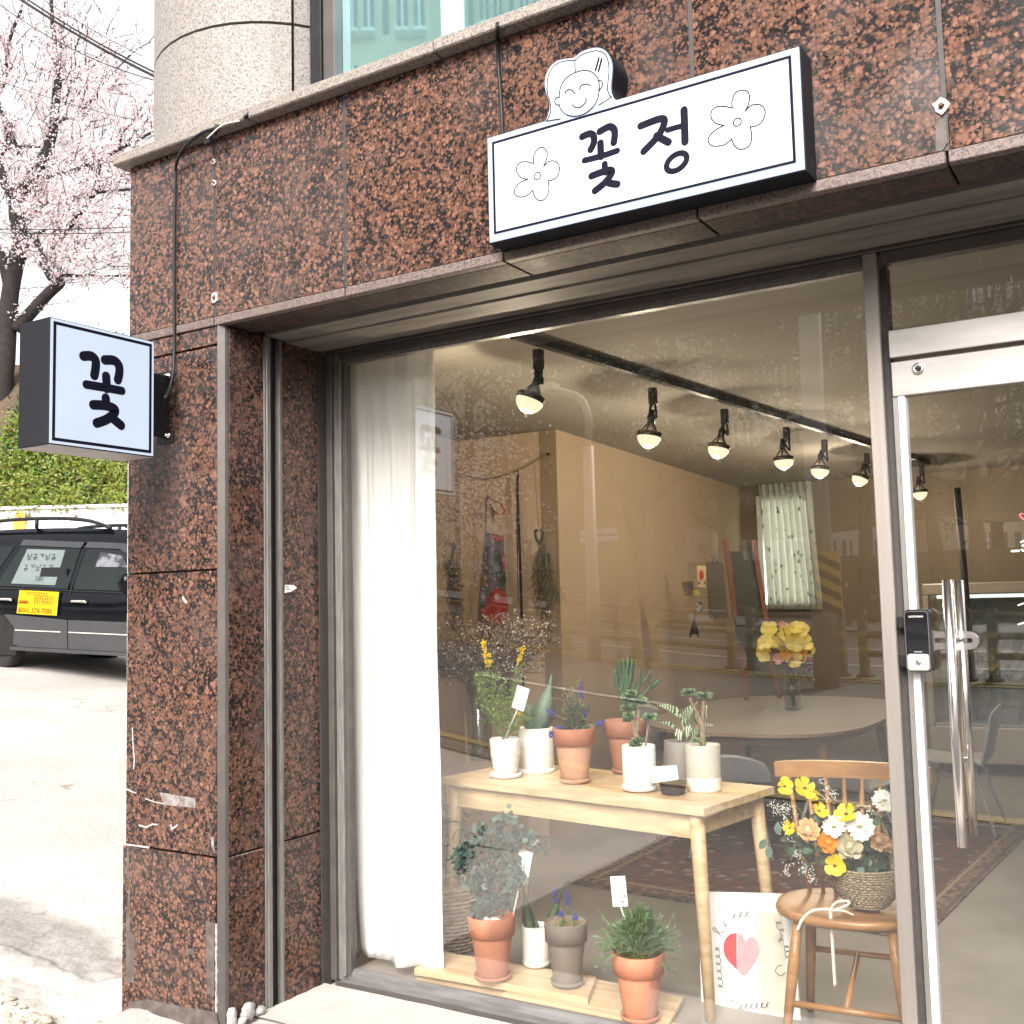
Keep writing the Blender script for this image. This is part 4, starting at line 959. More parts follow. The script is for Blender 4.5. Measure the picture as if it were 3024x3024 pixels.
for side in (0, 1):
    st = len(vs)
    for row in rows:
        for (x, zz) in row:
            s = side_pt(x, zz)
            if x > 3.2: s += .25*((x-3.2)/.6)**2
            if x < -.7: s += .12*((-.7-x)/.3)**2
            vs.append(vp_(x, s if side == 0 else W-s, zz))
    for i in range(len(rows)-1):
        for k in range(NS): a = st+i*(NS+1)+k; fs.append((a, a+1, a+NS+2, a+NS+1))
n2_ = len(rows)*(NS+1)
for i in range(len(rows)-1):
    a = i*(NS+1)+NS; b = n2_+a; fs.append((a, a+NS+1, b+NS+1, b)); a = i*(NS+1); b = n2_+a; fs.append((a, a+NS+1, b+NS+1, b))
body.add(vs, fs, 0, True); body.build('body', PBK, VAN)
def sidepanel(poly, off=.006, th=.005, name='p', mt=PBK, par=VAN, k=1):
    P = [vp_(x, side_pt(x, z)-off-th, z) for x, z in poly]; n = len(P); m = MB()
    c = sum(P, V())/n
    vs = P+[p-(-vr)*-th for p in P]; vs = P+[p+(-vr)*th for p in P]
    fs = [list(range(n)), list(range(2*n-1, n-1, -1))]+[(i, (i+1) % n, n+(i+1) % n, n+i) for i in range(n)]
    m.add(vs, fs); return m.build(name, mt, par)
def fan(poly): return [tuple(p) for p in poly]
# windows
sidepanel([(-.72, 1.06), (-.12, 1.04), (.10, 1.50), (-.62, 1.50), (-.78, 1.30)], .004, .004, 'side_window', TGL)
sidepanel([(.0, 1.03), (1.13, 1.01), (1.15, 1.48), (.22, 1.51)], .004, .004, 'side_window', TGL)
sidepanel([(1.22, 1.01), (2.30, 1.0), (2.14, 1.22), (1.92, 1.40), (1.72, 1.48), (1.24, 1.50)], .004, .004, 'side_window', TGL)
sidepanel([(.20, 1.515), (1.16, 1.485), (1.19, 1.555), (.22, 1.585)], .012, .012, 'rain_visor', mat('smoke_visor', (.03, .03, .035), None, 3, .15), VAN)
sidepanel([(1.22, 1.49), (1.75, 1.475), (2.02, 1.36), (2.05, 1.41), (1.80, 1.54), (1.24, 1.56)], .012, .012, 'rain_visor', mat('smoke_visor', (.03, .03, .035), None, 3, .15), VAN)
POST = mat('white_poster', (.15, .18, .175), (.12, .15, .145), 3, .35); 
sidepanel([(.24, 1.06), (.93, 1.05), (.92, 1.46), (.32, 1.47)], .0085, .001, 'window_poster', POST)
m = MB(); uo = vf; vo = vu
def von(x, z, off): return vp_(x, side_pt(x, z)-off, z)
for i, (x, z, s_) in enumerate(((.66, 1.12, '580'),)):
    text_mesh(m, s_, vf, (vu*.96+(-vr)*.3), von(x, z, .0105), .085, .001)
for z in (1.38, 1.25):
    for k in range(5):
        O_ = von(.40+k*.095, z, .0105); U_ = vu*.96+(-vr)*.3; q_ = (k*2+int(z*100)) % 3
        stroke(m, [(-.03, .03), (.0, .03), (-.0, .0)] if q_ else [(-.03, .025), (-.03, -.002), (.002, -.002)], vf, U_, O_, .010, .001)
        stroke(m, [(.022, .038), (.022, -.002)] if q_ < 2 else [(-.03, -.012), (.03, -.012)], vf, U_, O_, .010, .0012)
        if q_ != 1: stroke(m, [(-.018, -.018), (.018, -.018), (.018, -.038), (-.018, -.038)], vf, U_, O_, .009, .001, closed=True)
m.build('poster_print', INK, VAN)
sidepanel([(-.70, 1.08), (-.30, 1.08), (-.12, 1.42), (-.62, 1.44)], .0085, .001, 'window_poster', mat('yellowish_poster', (.20, .20, .11), (.14, .17, .13), 3, .35))
sidepanel([(1.45, 1.27), (1.93, 1.27), (1.78, 1.40), (1.46, 1.44)], .0085, .0005, 'painted_reflection', mat('painted_reflection_grey', (.16, .16, .175), (.02, .02, .025), 5, .1, contrast=(.45, .55)))  # pale reflection on the front window, painted on a thin panel
hd = MB(); 
hd.add(*(lambda c: ([c+vf*(.22*a)+vu*(.10*b) for a, b in ((-1, -.9), (-.85, .9), (.9, 1), (1, -.9))], [(0, 1, 2, 3)]))(von(.86, 1.16, .011)))
hd.v += [v+vr*.004 for v in hd.v]; hd.f += [[4, 5, 6, 7], [0, 1, 5, 4], [1, 2, 6, 5], [2, 3, 7, 6], [3, 0, 4, 7]]; hd.m += [0]*5; hd.sm += [False]*5
hd.build('headrest', BLK, VAN)
# grey cladding and trims
sidepanel([(-.95, .33), (-.40, .33), (-.36, .60), (-.2, .68), (-.97, .72)], .012, .012, 'cladding', PGR)
sidepanel([(.33, .33), (1.17, .33), (1.17, .66), (.20, .70), (.36, .55)], .012, .012, 'cladding', PGR)
sidepanel([(1.185, .33), (2.45, .33), (2.5, .60), (2.4, .66), (1.185, .66)], .012, .012, 'cladding', PGR)
sidepanel([(.3, .285), (2.5, .285), (2.5, .325), (.3, .325)], .02, .02, 'sill', PGR)
for a, b in ((.38, 1.08), (1.20, 2.1)): sidepanel([(a, .515), (b, .515), (b, .527), (a, .527)], .027, .004, 'trim_strip', mat('pale_trim', (.62, .6, .52), None, 5, .3))
# door gaps
for pts in ([(1.18, .33), (1.18, 1.0), (1.18, 1.52)], [(.18, .70), (-.02, .98), (.0, 1.03)], [(2.46, .66), (2.52, .9), (2.40, 1.0)]):
    m = MB().tube([von(x, z, .002) for x, z in pts], .006, 0, 6); m.build('door_gap', VOID, VAN)
m = MB().tube([von(x, 1.0-.01*x, .004) for x in (-.8, 0, 1, 2, 2.4)], .008, 0, 6); m.build('belt_moulding', BLK, VAN)
for x in (.20, 1.34):
    m = MB().tube([von(x-.12, .865, .02), von(x-.10, .875, .035), von(x+.08, .875, .035), von(x+.11, .865, .02)], .016, 0, 8); m.build('door_handle', CHR, VAN)
# roof rails
for s in (.22, W-.22):
    m = MB().tube(smooth([vp_(-.55, s, 1.70), vp_(-.35, s, 1.80), vp_(.2, s, 1.835), vp_(.8, s, 1.835), vp_(1.2, s, 1.80), vp_(1.5, s, 1.72)], 4), .022, 0, 8)
    for x in (.35,): m.tube([vp_(x, s, 1.72), vp_(x, s, 1.83)], .025, 0, 6)
    m.build('roof_rail', BLK, VAN)
m = MB().tube([vp_(1.45, .5, 1.745), vp_(2.2, .9, 1.76), vp_(2.9, 1.3, 1.755)], .01); m.build('roof_bar', BLK, VAN)
# mirror
m = MB().ball((0, 0, 0), 1, 0, 12); m.v = [von(2.12, 1.10, .14)+vf*(v.x*.12)+vr*(v.y*.13)+vu*(v.z*.13) for v in m.v]; m.tube([von(2.16, 1.02, 0), von(2.14, 1.05, .1)], .03, 0, 8); m.build('door_mirror', PBK, VAN)
def wheel(x, s, name='wheel'):
    c = vp_(x, s, .33); rot = Matrix((vf, vu, -vr)).transposed()
    wv = thing('wheel', None, None, c); del_ = WLOC[wv.name]; wv.parent = VAN; wv.location = c-WLOC[VAN.name]
    m = MB().lathe([(.20, -.10), (.30, -.105), (.33, -.07), (.335, 0), (.33, .07), (.30, .105), (.20, .10)], (0, 0, 0), 28, 0, rot=rot); m.v = [v+c for v in m.v]; m.build('tyre', RUB, wv)
    m = MB().lathe([(.205, -.09), (.205, -.08), (.17, -.05), (.05, -.08), (.03, -.09)], (0, 0, 0), 20, 0, rot=rot); m.v = [v+c for v in m.v]; m.build('rim', ALUD, wv)
    m = MB().lathe([(.40, -.02), (.40, .3)], (0, 0, 0), 24, 0, rot=rot); 
for x in (0, 2.95):
    wheel(x, .10)
    wheel(x, W-.12)
for x in (0, 2.95):      # wheel arch openings
    m = MB(); a = [R_(i*15) for i in range(-1, 14)]
    m.prism([von(x, .33, .014)+vf*(.40*math.cos(t))+vu*(.40*math.sin(t)) for t in a], -vr*-.012); m.build('wheel_arch', VOID, VAN)
    
# yellow magnetic sign
YEL = mat('yellow_plate', (.50, .37, .01), (.46, .34, .008), 6, .5, spec=.2); RED = mat('red_print', (.22, .012, .006), None, 10, .6, spec=.1)
DK = thing('door_sign', None, None, von(.62, .75, .02)); DK.parent = VAN; DK.location = WLOC[DK.name]-WLOC[VAN.name]
m = MB(); z0, z1 = .715, .985; x0, x1 = .42, 1.03
Pq = [von(a, b, .03) for a, b in ((x0-.02, z0), (x1-.01, z0-.01), (x1, z1-.01), (x0, z1))]; m.prism(Pq, vr*-.004); m.build('plate', YEL, DK)
m = MB()
up2 = (Pq[3]-Pq[0]).normalized(); ri = (Pq[1]-Pq[0]).normalized()
def dk(fx, fz): return Pq[0].lerp(Pq[1], fx).lerp(Pq[3].lerp(Pq[2], fx), fz)+vr*.002
text_mesh(m, '☎062)', ri, up2, dk(.02, .15), .06, .001, align='LEFT'); text_mesh(m, '374-7080', ri, up2, dk(.36, .15), .085, .001, align='LEFT')
for i, fx in enumerate((.05, .11, .17, .23)): stroke(m, [(0, -.025), (0, .025), (.02, .0), (-.018, -.01)], ri, up2, dk(fx, .5), .009, .001)
m.build('phone_print', RED, DK)
m = MB()
for z, x0_, n in ((.88, .2, 9), (.74, .42, 8), (.62, .42, 7), (.50, .42, 8)):
    for k in range(n):
        fx = x0_+k*.062; a_ = random.uniform(-.01, .01); stroke(m, [(-.012, .012+a_), (.012, .012), (.0, -.014), (.012, -.016)], ri, up2, dk(fx, z), .006, .001)
m.build('small_print', mat('brown_print', (.20, .06, .01)), DK)
# ------------------------------------------------------------------ interior furniture and things
PINE = wood('pale_rubberwood', (.66, .50, .31), (.44, .29, .145), .42, 1, (2.5, 26, 26))
OAK = wood('oiled_oak', (.38, .195, .078), (.25, .12, .045), .35, 1, (6, 30, 30))
DOAK = wood('table_wood', (.30, .20, .12), (.24, .155, .09), .4, 1, (6, 30, 30))
TER = mat('terracotta', (.45, .175, .10), (.36, .135, .078), 9, .75, bmp=.05, detail=7)
TER2 = mat('pale_terracotta', (.52, .30, .20), (.45, .25, .16), 9, .8, bmp=.05)
TER3 = mat('damp_terracotta', (.36, .16, .10), (.30, .13, .08), 9, .7, bmp=.05)
CERW = mat('white_ceramic', (.80, .79, .77), (.72, .71, .69), 40, .4, bmp=.05)
CERB = mat('beige_ceramic', (.50, .46, .39), (.45, .41, .35), 120, .6)
GRY = mat('grey_clay', (.20, .165, .135), (.165, .135, .11), 9, .7, bmp=.05)
GRY2 = mat('dark_grey_pot', (.22, .20, .185), (.18, .165, .15), 9, .6)
SOIL = mat('soil', (.06, .038, .025), (.14, .09, .06), 160, .95, bmp=1)
STEM = mat('green_stem', (.16, .22, .07), (.11, .16, .05), 30, .5)
BSTEM = mat('brown_stem', (.30, .22, .14), (.20, .14, .09), 60, .8, bmp=.4)
def lf(name, a, b=None, t=.3, r=.45): return mat(name, a, b, 14, r, trans=t)
def place(px, py, z, wpx, back=1.0):
    """base centre, radius and metres per pixel of a round thing whose front foot is seen at (px, py)"""
    q = onZ(px, py, z); D = depth(q); r = wpx*D/FPX/2; h = V((q.x, q.y, 0)).normalized(); c = q+h*r*back; s = depth(c)/FPX
    return c, wpx*s/2, s
def rnd(a, b): return random.uniform(a, b)
def rv(s=1): return V((random.gauss(0, s), random.gauss(0, s), random.gauss(0, s)))

# bench table in the window
bl_, br_ = V((-2.84, 3.93, .75)), V((-1.523, 3.738, .75)); bb_ = V((-1.521, 4.315, .75))
ex = (br_-bl_).normalized(); ey = V((-ex.y, ex.x, 0)); Lb, Wb = (br_-bl_).length, .56
TB_ = thing('bench_table', 'long pale wooden table behind the window carrying a row of potted plants', 'table', (bl_+ex*Lb/2+ey*Wb/2).xy.to_3d())
def tb(x, y, z): return bl_.xy.to_3d()+ex*x+ey*y+Z_*z
def tbox(m, x0, x1, y0, y1, z0, z1, mi=0): m.obox(tb((x0+x1)/2, (y0+y1)/2, (z0+z1)/2), ex*(x1-x0)/2, ey*(y1-y0)/2, Z_*(z1-z0)/2, mi); return m
tbox(MB(), 0, Lb, 0, Wb, .722, .75).build('tabletop', PINE, TB_)
tbox(MB(), .02, Lb-.07, .03, .052, .630, .7215).build('apron', PINE, TB_); tbox(MB(), .02, Lb-.07, Wb-.052, Wb-.03, .64, .7215).build('apron', PINE, TB_)
tbox(MB(), Lb-.075, Lb-.053, .0525, Wb-.0525, .64, .7215).build('apron', PINE, TB_)
for (x, y, dx, dy) in ((.06, .05, -.035, -.03), (Lb-.06, .05, .045, -.03), (.06, Wb-.05, -.035, .03), (Lb-.06, Wb-.05, .045, .03)):
    MB().tube([tb(x, y, .7215), tb(x+dx*.3, y+dy*.3, .5), tb(x+dx, y+dy, 0)], [.030, .027, .019], 0, 16).build('leg', PINE, TB_)

def pot_profile(kind, R, H):
    if kind == 'terra': return [(R*.60, 0), (R*.62, .004), (R*.86, H*.68), (R*.86, H*.685), (R*.97, H*.69), (R, H*.99), (R*.985, H), (R*.90, H), (R*.88, H*.93)]
    if kind == 'egg': return [(R*.55, 0), (R*.64, .006), (R*.82, H*.25), (R*.96, H*.6), (R, H*.95), (R*.98, H), (R*.9, H), (R*.88, H*.93)]
    return [(R*.93, 0), (R*.99, .006), (R, H*.3), (R, H*.985), (R*.975, H), (R*.91, H), (R*.90, H*.93)]
def pot(name, label, kind, px, py, z, wpx, hpx, mt, rim_mt=None, saucer=None, sw=1.0, group=None, back=1.0, shift=0):
    c, R, s = place(px, py, z, wpx, back); H = hpx*s*1.02
    if shift: c = c+V((c.x, c.y, 0)).normalized()*shift
    t = thing(name, label, 'potted plant', c, group)
    zb = 0
    if saucer:
        MB().lathe([(R*.62*sw, 0), (R*.84*sw, .006), (R*.90*sw, .022), (R*.86*sw, .022), (R*.80*sw, .008), (.002, .007)], c, 32).build('saucer', saucer, t); zb = .0085
    m = MB().lathe(pot_profile(kind, R, H-zb), c+Z_*zb, 36)
    if rim_mt:
        nrow = 36
        for i, f in enumerate(m.f):
            if len(f) == 4 and min(m.v[k].z for k in f)-c.z > (H*.64 if kind == 'terra' else H*.2): m.m[i] = 1
        m.build('pot', [mt, rim_mt], t)
    else: m.build('pot', mt, t)
    MB().grid(lambda a, b: c+V((math.cos(a*6.2832)*R*.895*b, math.sin(a*6.2832)*R*.895*b, H*.93+.004*noise.noise(V((a*20, b*20, px))))), 24, 5).build('soil', SOIL, t)
    top_ = c+Z_*H*.93
    return t, top_, R, s, H
def card(t, p, w_, h_, stick=None, tilt=.1, lines=4, yaw=0, mt=PAPER):
    """paper tag facing the window, on a white stick"""
    r = V((math.cos(yaw), math.sin(yaw), 0)); u = (Z_+r*tilt+V((0, .12, 0))).normalized(); r = (r-u*r.dot(u)).normalized(); n = r.cross(u)
    if n.y > 0: n = -n
    m = MB().obox(p, r*w_/2, u*h_/2, n*.0006); m.build('tag', mt, t)
    m = MB()
    for i in range(lines):
        z = h_*(.32-.17*i); q = []
        for k in range(9): q.append((-w_*.3+k*w_*.07, z+rnd(-1, 1)*h_*.035))
        stroke(m, q, r, u, p+n*.0009, w_*.018, .0003)
    m.build('handwriting', mat('grey_pencil', (.25, .25, .26)), t)
    if stick: MB().tube([p-u*h_*.5, stick], .0022, 0, 6).build('tag_stick', WHT, t)

# 1 small white pot, yellow flowered broom
random.seed(21)
LG = [lf('broom_green', (.17, .27, .05), (.11, .19, .035)), lf('broom_light', (.26, .36, .08))]; YELF = lf('yellow_petal', (.85, .66, .02), (.78, .56, .01), .35)
t, tp, R, s, H = pot('broom_plant', 'yellow flowering broom with feathery green leaves in a small white pot and saucer', 'egg', 1494, 2303, .75, 92, 112, CERW, saucer=CERW, sw=1.15)
def atD(px, py, D): return onD(px, py, D)
Dp = depth(tp); st = MB(); fo = MB()
ends = [((1430, 1990), (1440, 2090)), ((1455, 1985), (1450, 2100)), ((1480, 2030), (1475, 2110)), ((1525, 1975), (1500, 2110)), ((1540, 1960), (1510, 2080)), ((1500, 2060), (1490, 2120)), ((1545, 2110), (1520, 2140)), ((1575, 2115), (1530, 2150)), ((1420, 2030), (1440, 2110)), ((1465, 2060), (1470, 2130)), ((1405, 1990), (1430, 2060)), ((1520, 2100), (1500, 2140))]
for (e, mid) in ends:
    P = smooth([tp+V((rnd(-.01, .01), 0, 0)), atD(*mid, Dp+rnd(-.03, .03)), atD(*e, Dp+rnd(-.05, .05))], 6); st.tube(P, .0016, 0, 5)
    for k in range(90):
        i = random.randrange(4, len(P)-1); p = P[i].lerp(P[i+1], random.random())+rv(.012); d = rv()+Z_*.8
        fo.leaf(p, d, rv(), rnd(.010, .020), rnd(.004, .008), random.choice((0, 0, 1)), .1, True)
for i in range(420):
    x, y = rnd(1400, 1500), rnd(1970, 2120); w_ = 1-abs(y-2045)/130; 
    if random.random() > w_ or abs(x-1462-(y-2040)*.15) > 50: continue
    p = atD(x, y, Dp+rnd(-.05, .04)); fo.leaf(p, rv()+Z_*.6, rv(), rnd(.012, .022), rnd(.005, .009), random.choice((0, 1)), .1, True)
st.build('stem', STEM, t); fo.build('foliage', LG, t, fixn=False)
def spike(pts, n, name='flower_spike'):
    m = MB(); P = smooth([atD(a, b, Dp) for a, b in pts], 6)
    for i in range(n):
        k = random.random()*(len(P)-1.01); p = P[int(k)].lerp(P[int(k)+1], k % 1)+rv(.003)
        for j in range(4): m.leaf(p, rv()+Z_*.1, rv(), rnd(.008, .014), .010, 0, .2, True)
    m.tube(P, .0014, 1, 5); m.build(name, [YELF, STEM], t)
spike([(1427, 1893), (1431, 1925), (1438, 1960)], 34); spike([(1441, 1930), (1448, 1950), (1437, 1968)], 12)
spike([(1541, 1912), (1538, 1935), (1530, 1955)], 30); spike([(1530, 2104), (1540, 2112)], 10, 'flower')
card(t, atD(1537, 2062, Dp-.01), 44*s, 68*s, tp+V((.0, -.01, .0)), .28)
m = MB(); lump(m, tp+V((-.012, -.012, .004)), .009, (1.2, 1, .8), 4); lump(m, tp+V((.016, -.010, .003)), .010, (1.2, 1, .8), 7); m.build('pebble', mat('pale_pebble', (.62, .55, .46)), t)

# 2 white cylinder pot with an agave
t, tp, R, s, H = pot('agave_plant', 'agave with three thick pointed grey-green blades in a wide white cylinder pot', 'cyl', 1585, 2290, .75, 105, 128, CERW, saucer=None, shift=.03)
AGV = lf('agave_skin', (.17, .235, .175), (.11, .165, .12), 0, .5); Dp = depth(tp)
def blade(m, base, tip, W_, mi=0, n=10, thick=.25, curve=(0, 0, 0), facing=None):
    base, tip = V(base), V(tip); d = (tip-base); f = facing or (CAM-base).normalized(); sd = d.cross(f).normalized(); nn = sd.cross(d).normalized(); vs = []; c = V(curve)
    for i in range(n+1):
        t_ = i/n; p = base+d*t_+c*(4*t_*(1-t_)); w_ = W_*(.62+.5*math.sin(math.pi*min(1, t_*1.3)))*(1-t_**2.2)*.5+.0005
        vs += [p-sd*w_, p-nn*w_*thick*1.2, p+sd*w_, p+nn*w_*thick]
    fs = []
    for i in range(n):
        for k in range(4): fs.append((4*i+k, 4*i+(k+1) % 4, 4*i+4+(k+1) % 4, 4*i+4+k))
    fs += [(0, 1, 2, 3), (4*n, 4*n+3, 4*n+2, 4*n+1)]; m.add(vs, fs, mi, True)
for tip, W_, c in (((1629, 1988), 66, (.01, 0, -.008)), ((1550, 2050), 50, (-.006, 0, 0)), ((1540, 2105), 40, (0, 0, 0))):
    m = MB(); blade(m, tp+V((0, 0, -.01)), atD(*tip, Dp+rnd(-.03, .03)), W_*s, curve=c); m.build('blade', AGV, t)
m = MB().lathe([(R*1.02, 0), (R*1.06, .004), (R*1.06, .016), (R*1.01, .018)], WLOC[t.name], 32); m.build('saucer', CERW, t)

# 3 terracotta, rosemary and grape hyacinth
ROS = [lf('rosemary_leaf', (.075, .115, .06), (.05, .08, .04), .15), lf('rosemary_light', (.13, .18, .10), None, .2)]
MUS = [lf('muscari_blue', (.07, .08, .42), (.045, .05, .30), .2), STEM, lf('muscari_leaf', (.14, .25, .06), (.1, .18, .05), .3)]
def muscari(t, tp, Dp, s, spikes, base=None):
    for (x0, y0, x1, y1) in spikes:
        m = MB(); a, b = atD(x0, y0, Dp-.02), atD(x1, y1, Dp-.02); bs = (base or tp)+V((rnd(-.012, .012), rnd(-.012, .012), 0))
        m.tube(smooth([bs, b.lerp(bs, .4)+V((0, 0, .01)), b], 4), .0022, 1, 6); n = 42; d = (a-b); L = d.length; ax = d.normalized(); o1 = ax.orthogonal().normalized(); o2 = ax.cross(o1)
        for i in range(n):
            t_ = i/n; r = .0095*(1-t_**2.5*.85)*(.75+.25*math.sin(t_*3)); an = i*2.4; p = b+d*t_+(o1*math.cos(an)+o2*math.sin(an))*r; m.ball(p, .0034*(1-.35*t_), 0, 5)
        m.build('flower_spike', MUS, t)
t, tp, R, s, H = pot('rosemary_pot', 'rosemary and blue grape hyacinth in a two-toned terracotta pot beside the wide white pot', 'terra', 1698, 2322, .75, 126, 158, TER2, TER, TER2, sw=.82)
Dp = depth(tp); m = MB(); ms_ = MB()
for i in range(62):
    x, y = rnd(1655, 1745), 2160-abs(random.gauss(0, 75)); 
    if x > 1710: y = max(y, 2085)
    e = atD(x, max(y, 2030), Dp+rnd(-.05, .05)); P = smooth([tp+V((rnd(-.03, .03), rnd(-.03, .03), 0)), tp.lerp(e, .5)+rv(.008), e], 5); ms_.tube(P, .0014, 0, 4)
    for k in range(34):
        j = random.randrange(2, len(P)-1); p = P[j].lerp(P[j+1], random.random()); m.leaf(p, rv()+Z_*.9, rv(), rnd(.014, .024), .0045, random.choice((0, 0, 1)), .1, True)
for (a, b) in ((1660, 2015), (1640, 2060), (1715, 2005)):
    P = smooth([tp, atD(1680, 2090, Dp), atD(a, b, Dp), atD(a-14, b+12, Dp)], 4); ms_.tube(P, .0009, 0, 4)
    for p in P[5:]: m.leaf(p, rv(), rv(), .010, .005, 0, .1, True)
ms_.build('stem', BSTEM, t); m.build('foliage', ROS, t, fixn=False)
muscari(t, tp, Dp, s, [(1717, 2012, 1717, 2062), (1612, 2095, 1638, 2112), (1728, 2095, 1726, 2115), (1784, 2128, 1762, 2142), (1625, 2180, 1630, 2160), (1642, 2150, 1660, 2152)])
# 4 cactus behind
CAC = lf('cactus_green', (.055, .115, .055), (.035, .08, .035), 0, .5)
t, tp, R, s, H = pot('cactus_plant', 'tall branching dark green cactus in a terracotta pot at the back of the table', 'terra', 1852, 2306, .75, 126, 156, TER3, TER3, TER3, sw=.82, shift=.12)
Dp = depth(tp)
arms = [([(1846, 2136), (1842, 2060), (1832, 2030)], 9, 11), ([(1838, 2060), (1820, 2010), (1813, 1978)], 9, 6), ([(1838, 2060), (1834, 2000), (1826, 1950)], 9, 6), ([(1842, 2060), (1850, 2010), (1856, 1940)], 11, 8), ([(1845, 2050), (1862, 2000), (1868, 1945)], 11, 7), ([(1835, 2040), (1845, 1985), (1838, 1945)], 10, 7), ([(1855, 2130), (1862, 2080), (1868, 2050), (1876, 2012)], 8, 6),
        ([(1870, 2075), (1888, 2020), (1890, 1978)], 7, 5), ([(1892, 2020), (1912, 2000), (1920, 1978)], 6, 5), ([(1893, 2060), (1918, 2030), (1930, 2005)], 6, 5), ([(1925, 2032), (1942, 2012), (1955, 2008)], 5, 4), ([(1862, 2120), (1880, 2070), (1905, 2045)], 8, 6), ([(1826, 2010), (1818, 1985), (1822, 1978)], 6, 5)]
for P, a, b in arms:
    P = smooth([atD(x, y, Dp) for x, y in P], 4); n = len(P); m = MB()
    m.tube(P, [(a+(b-a)*i/(n-1))*s*(1 if i < n-1 else .55) for i in range(n)], 0, 5, flat=.8); m.build('branch', CAC, t)
# 5 white pot with a jade plant
JAD = [lf('jade_leaf', (.12, .21, .08), (.08, .15, .06), .1, .4), lf('jade_light', (.19, .29, .12), None, .1, .4)]
t, tp, R, s, H = pot('jade_plant', 'jade plant with leafy tufts in a white pot on a thick white saucer', 'cyl', 1890, 2343, .75, 99, 130, CERW, saucer=CERW, sw=1.22)
Dp = depth(tp); m = MB()
def tuft(m, c, r, n, mi=(0, 1), flat=.5, L=1.0, W_=.55):
    for i in range(int(n*2.6)):
        a = i*2.4; e = rnd(-.1, 1.0); d = V((math.cos(a), math.sin(a), e)).normalized(); m.leaf(c, d, Z_*.6+(CAM-c).normalized()*.8, r*L*rnd(.95, 1.35), r*W_*1.15, random.choice(mi), .12)
MB().tube(smooth([tp, atD(1878, 2170, Dp), atD(1868, 2130, Dp), atD(1862, 2090, Dp)], 4), [9*s]*5+[7*s]*4+[6*s]*4, 0, 8).tube(smooth([atD(1882, 2165, Dp), atD(1885, 2120, Dp), atD(1888, 2090, Dp)], 4), 6*s, 0, 8).tube(smooth([tp+V((.03, 0, 0)), atD(1912, 2160, Dp), atD(1918, 2135, Dp)], 4), 3*s, 0, 6).build('stem', BSTEM, t)
for (x, y, r, n) in ((1858, 2065, 24, 22), (1884, 2075, 26, 24), (1852, 2095, 20, 16), (1865, 2050, 16, 12), (1858, 2115, 18, 14), (1920, 2122, 20, 18), (1878, 2195, 20, 16), (1870, 2207, 16, 10), (1885, 2185, 12, 8)): tuft(m, atD(x, y, Dp+rnd(-.02, .01)), r*s, n)
m.build('foliage', JAD, t, fixn=False)
# 6 grey pot with a striped calathea
t, tp, R, s, H = pot('calathea_plant', 'calathea with pale striped leaves in a dark grey pot at the back of the table', 'cyl', 2012, 2325, .75, 96, 118, GRY2, shift=.09)
Dp = depth(tp); mt_, tt_, bb2 = newmat('striped_leaf'); tc = N(tt_, 'TexCoord'); wv = N(tt_, 'TexWave', Scale=32, Distortion=1.5); tt_.links.new(tc.outputs['Object'], wv.inputs[0]); tt_.links.new(mix(tt_, ramp(tt_, wv.outputs[1], [(.62, 0), (.72, 1)]), (.045, .085, .035), (.55, .62, .42)), bb2.inputs['Base Color']); bb2.inputs['Roughness'].default_value = .4
st = MB()
def broad(tip, base, W_, stem_from, bend=.2):
    a, b = atD(*base, Dp), atD(*tip, Dp-.03); d = b-a; m = MB(); m.leaf(a, d, (CAM-a).normalized()+Z_*.5, d.length, W_*s, 0, bend); st.tube([stem_from, a], .0022, 0, 5); m.build('leaf', mt_, t)
for tip, base, W_ in (((1950, 2078), (2020, 2118), 26), ((1955, 2130), (1998, 2150), 16), ((2085, 2085), (2070, 2135), 26), ((2010, 2190), (2000, 2150), 26), ((2045, 2080), (2020, 2130), 30), ((2105, 2140), (2070, 2145), 14), ((2030, 2180), (2030, 2130), 26), ((2010, 2110), (2030, 2160), 24), ((2060, 2150), (2040, 2190), 22), ((2052, 2100), (2062, 2140), 22)): broad(tip, base, W_, tp+V((rnd(-.015, .015), 0, 0)))
st.build('stem', BSTEM, t)
# 7 two-tone pot with rosettes
t, tp, R, s, H = pot('succulent_plant', 'succulent with rosettes on two pale stems in a beige pot with a white foot', 'cyl', 2080, 2343, .75, 103, 132, CERW, CERB)
Dp = depth(tp)
m = MB().tube(smooth([tp, atD(2075, 2150, Dp), atD(2070, 2130, Dp), atD(2045, 2080, Dp), atD(2037, 2060, Dp)], 4), [9*s]*9+[5*s]*8, 0, 8).tube(smooth([atD(2076, 2160, Dp), atD(2076, 2110, Dp), atD(2078, 2070, Dp)], 4), 6*s, 0, 8); m.tube([atD(2050, 2086, Dp), atD(2060, 2072, Dp)], 2*s); m.build('stem', BSTEM, t)
m = MB(); RG = [lf('rosette_green', (.13, .22, .11), (.09, .16, .08), .1), lf('rosette_light', (.26, .34, .16))]
for (x, y, r, n) in ((2033, 2050, 22, 22), (2079, 2060, 24, 24)): tuft(m, atD(x, y, Dp), r*s, n, (0,), W_=.28); tuft(m, atD(x, y, Dp), r*s*.8, 10, (0,), W_=.28)
tuft(m, atD(2058, 2190, Dp), 18*s, 12, (1,)); tuft(m, atD(2085, 2175, Dp), 10*s, 6, (1,)); m.build('foliage', RG, t, fixn=False)
m = MB().ball(tp+V((.035, -.02, .012)), 9*s, 0, 10, .8).tube([tp+V((.035, -.02, -.002)), tp+V((.035, -.02, .012))], 4*s, 0, 8); m.build('toy_mushroom', CERW, t)
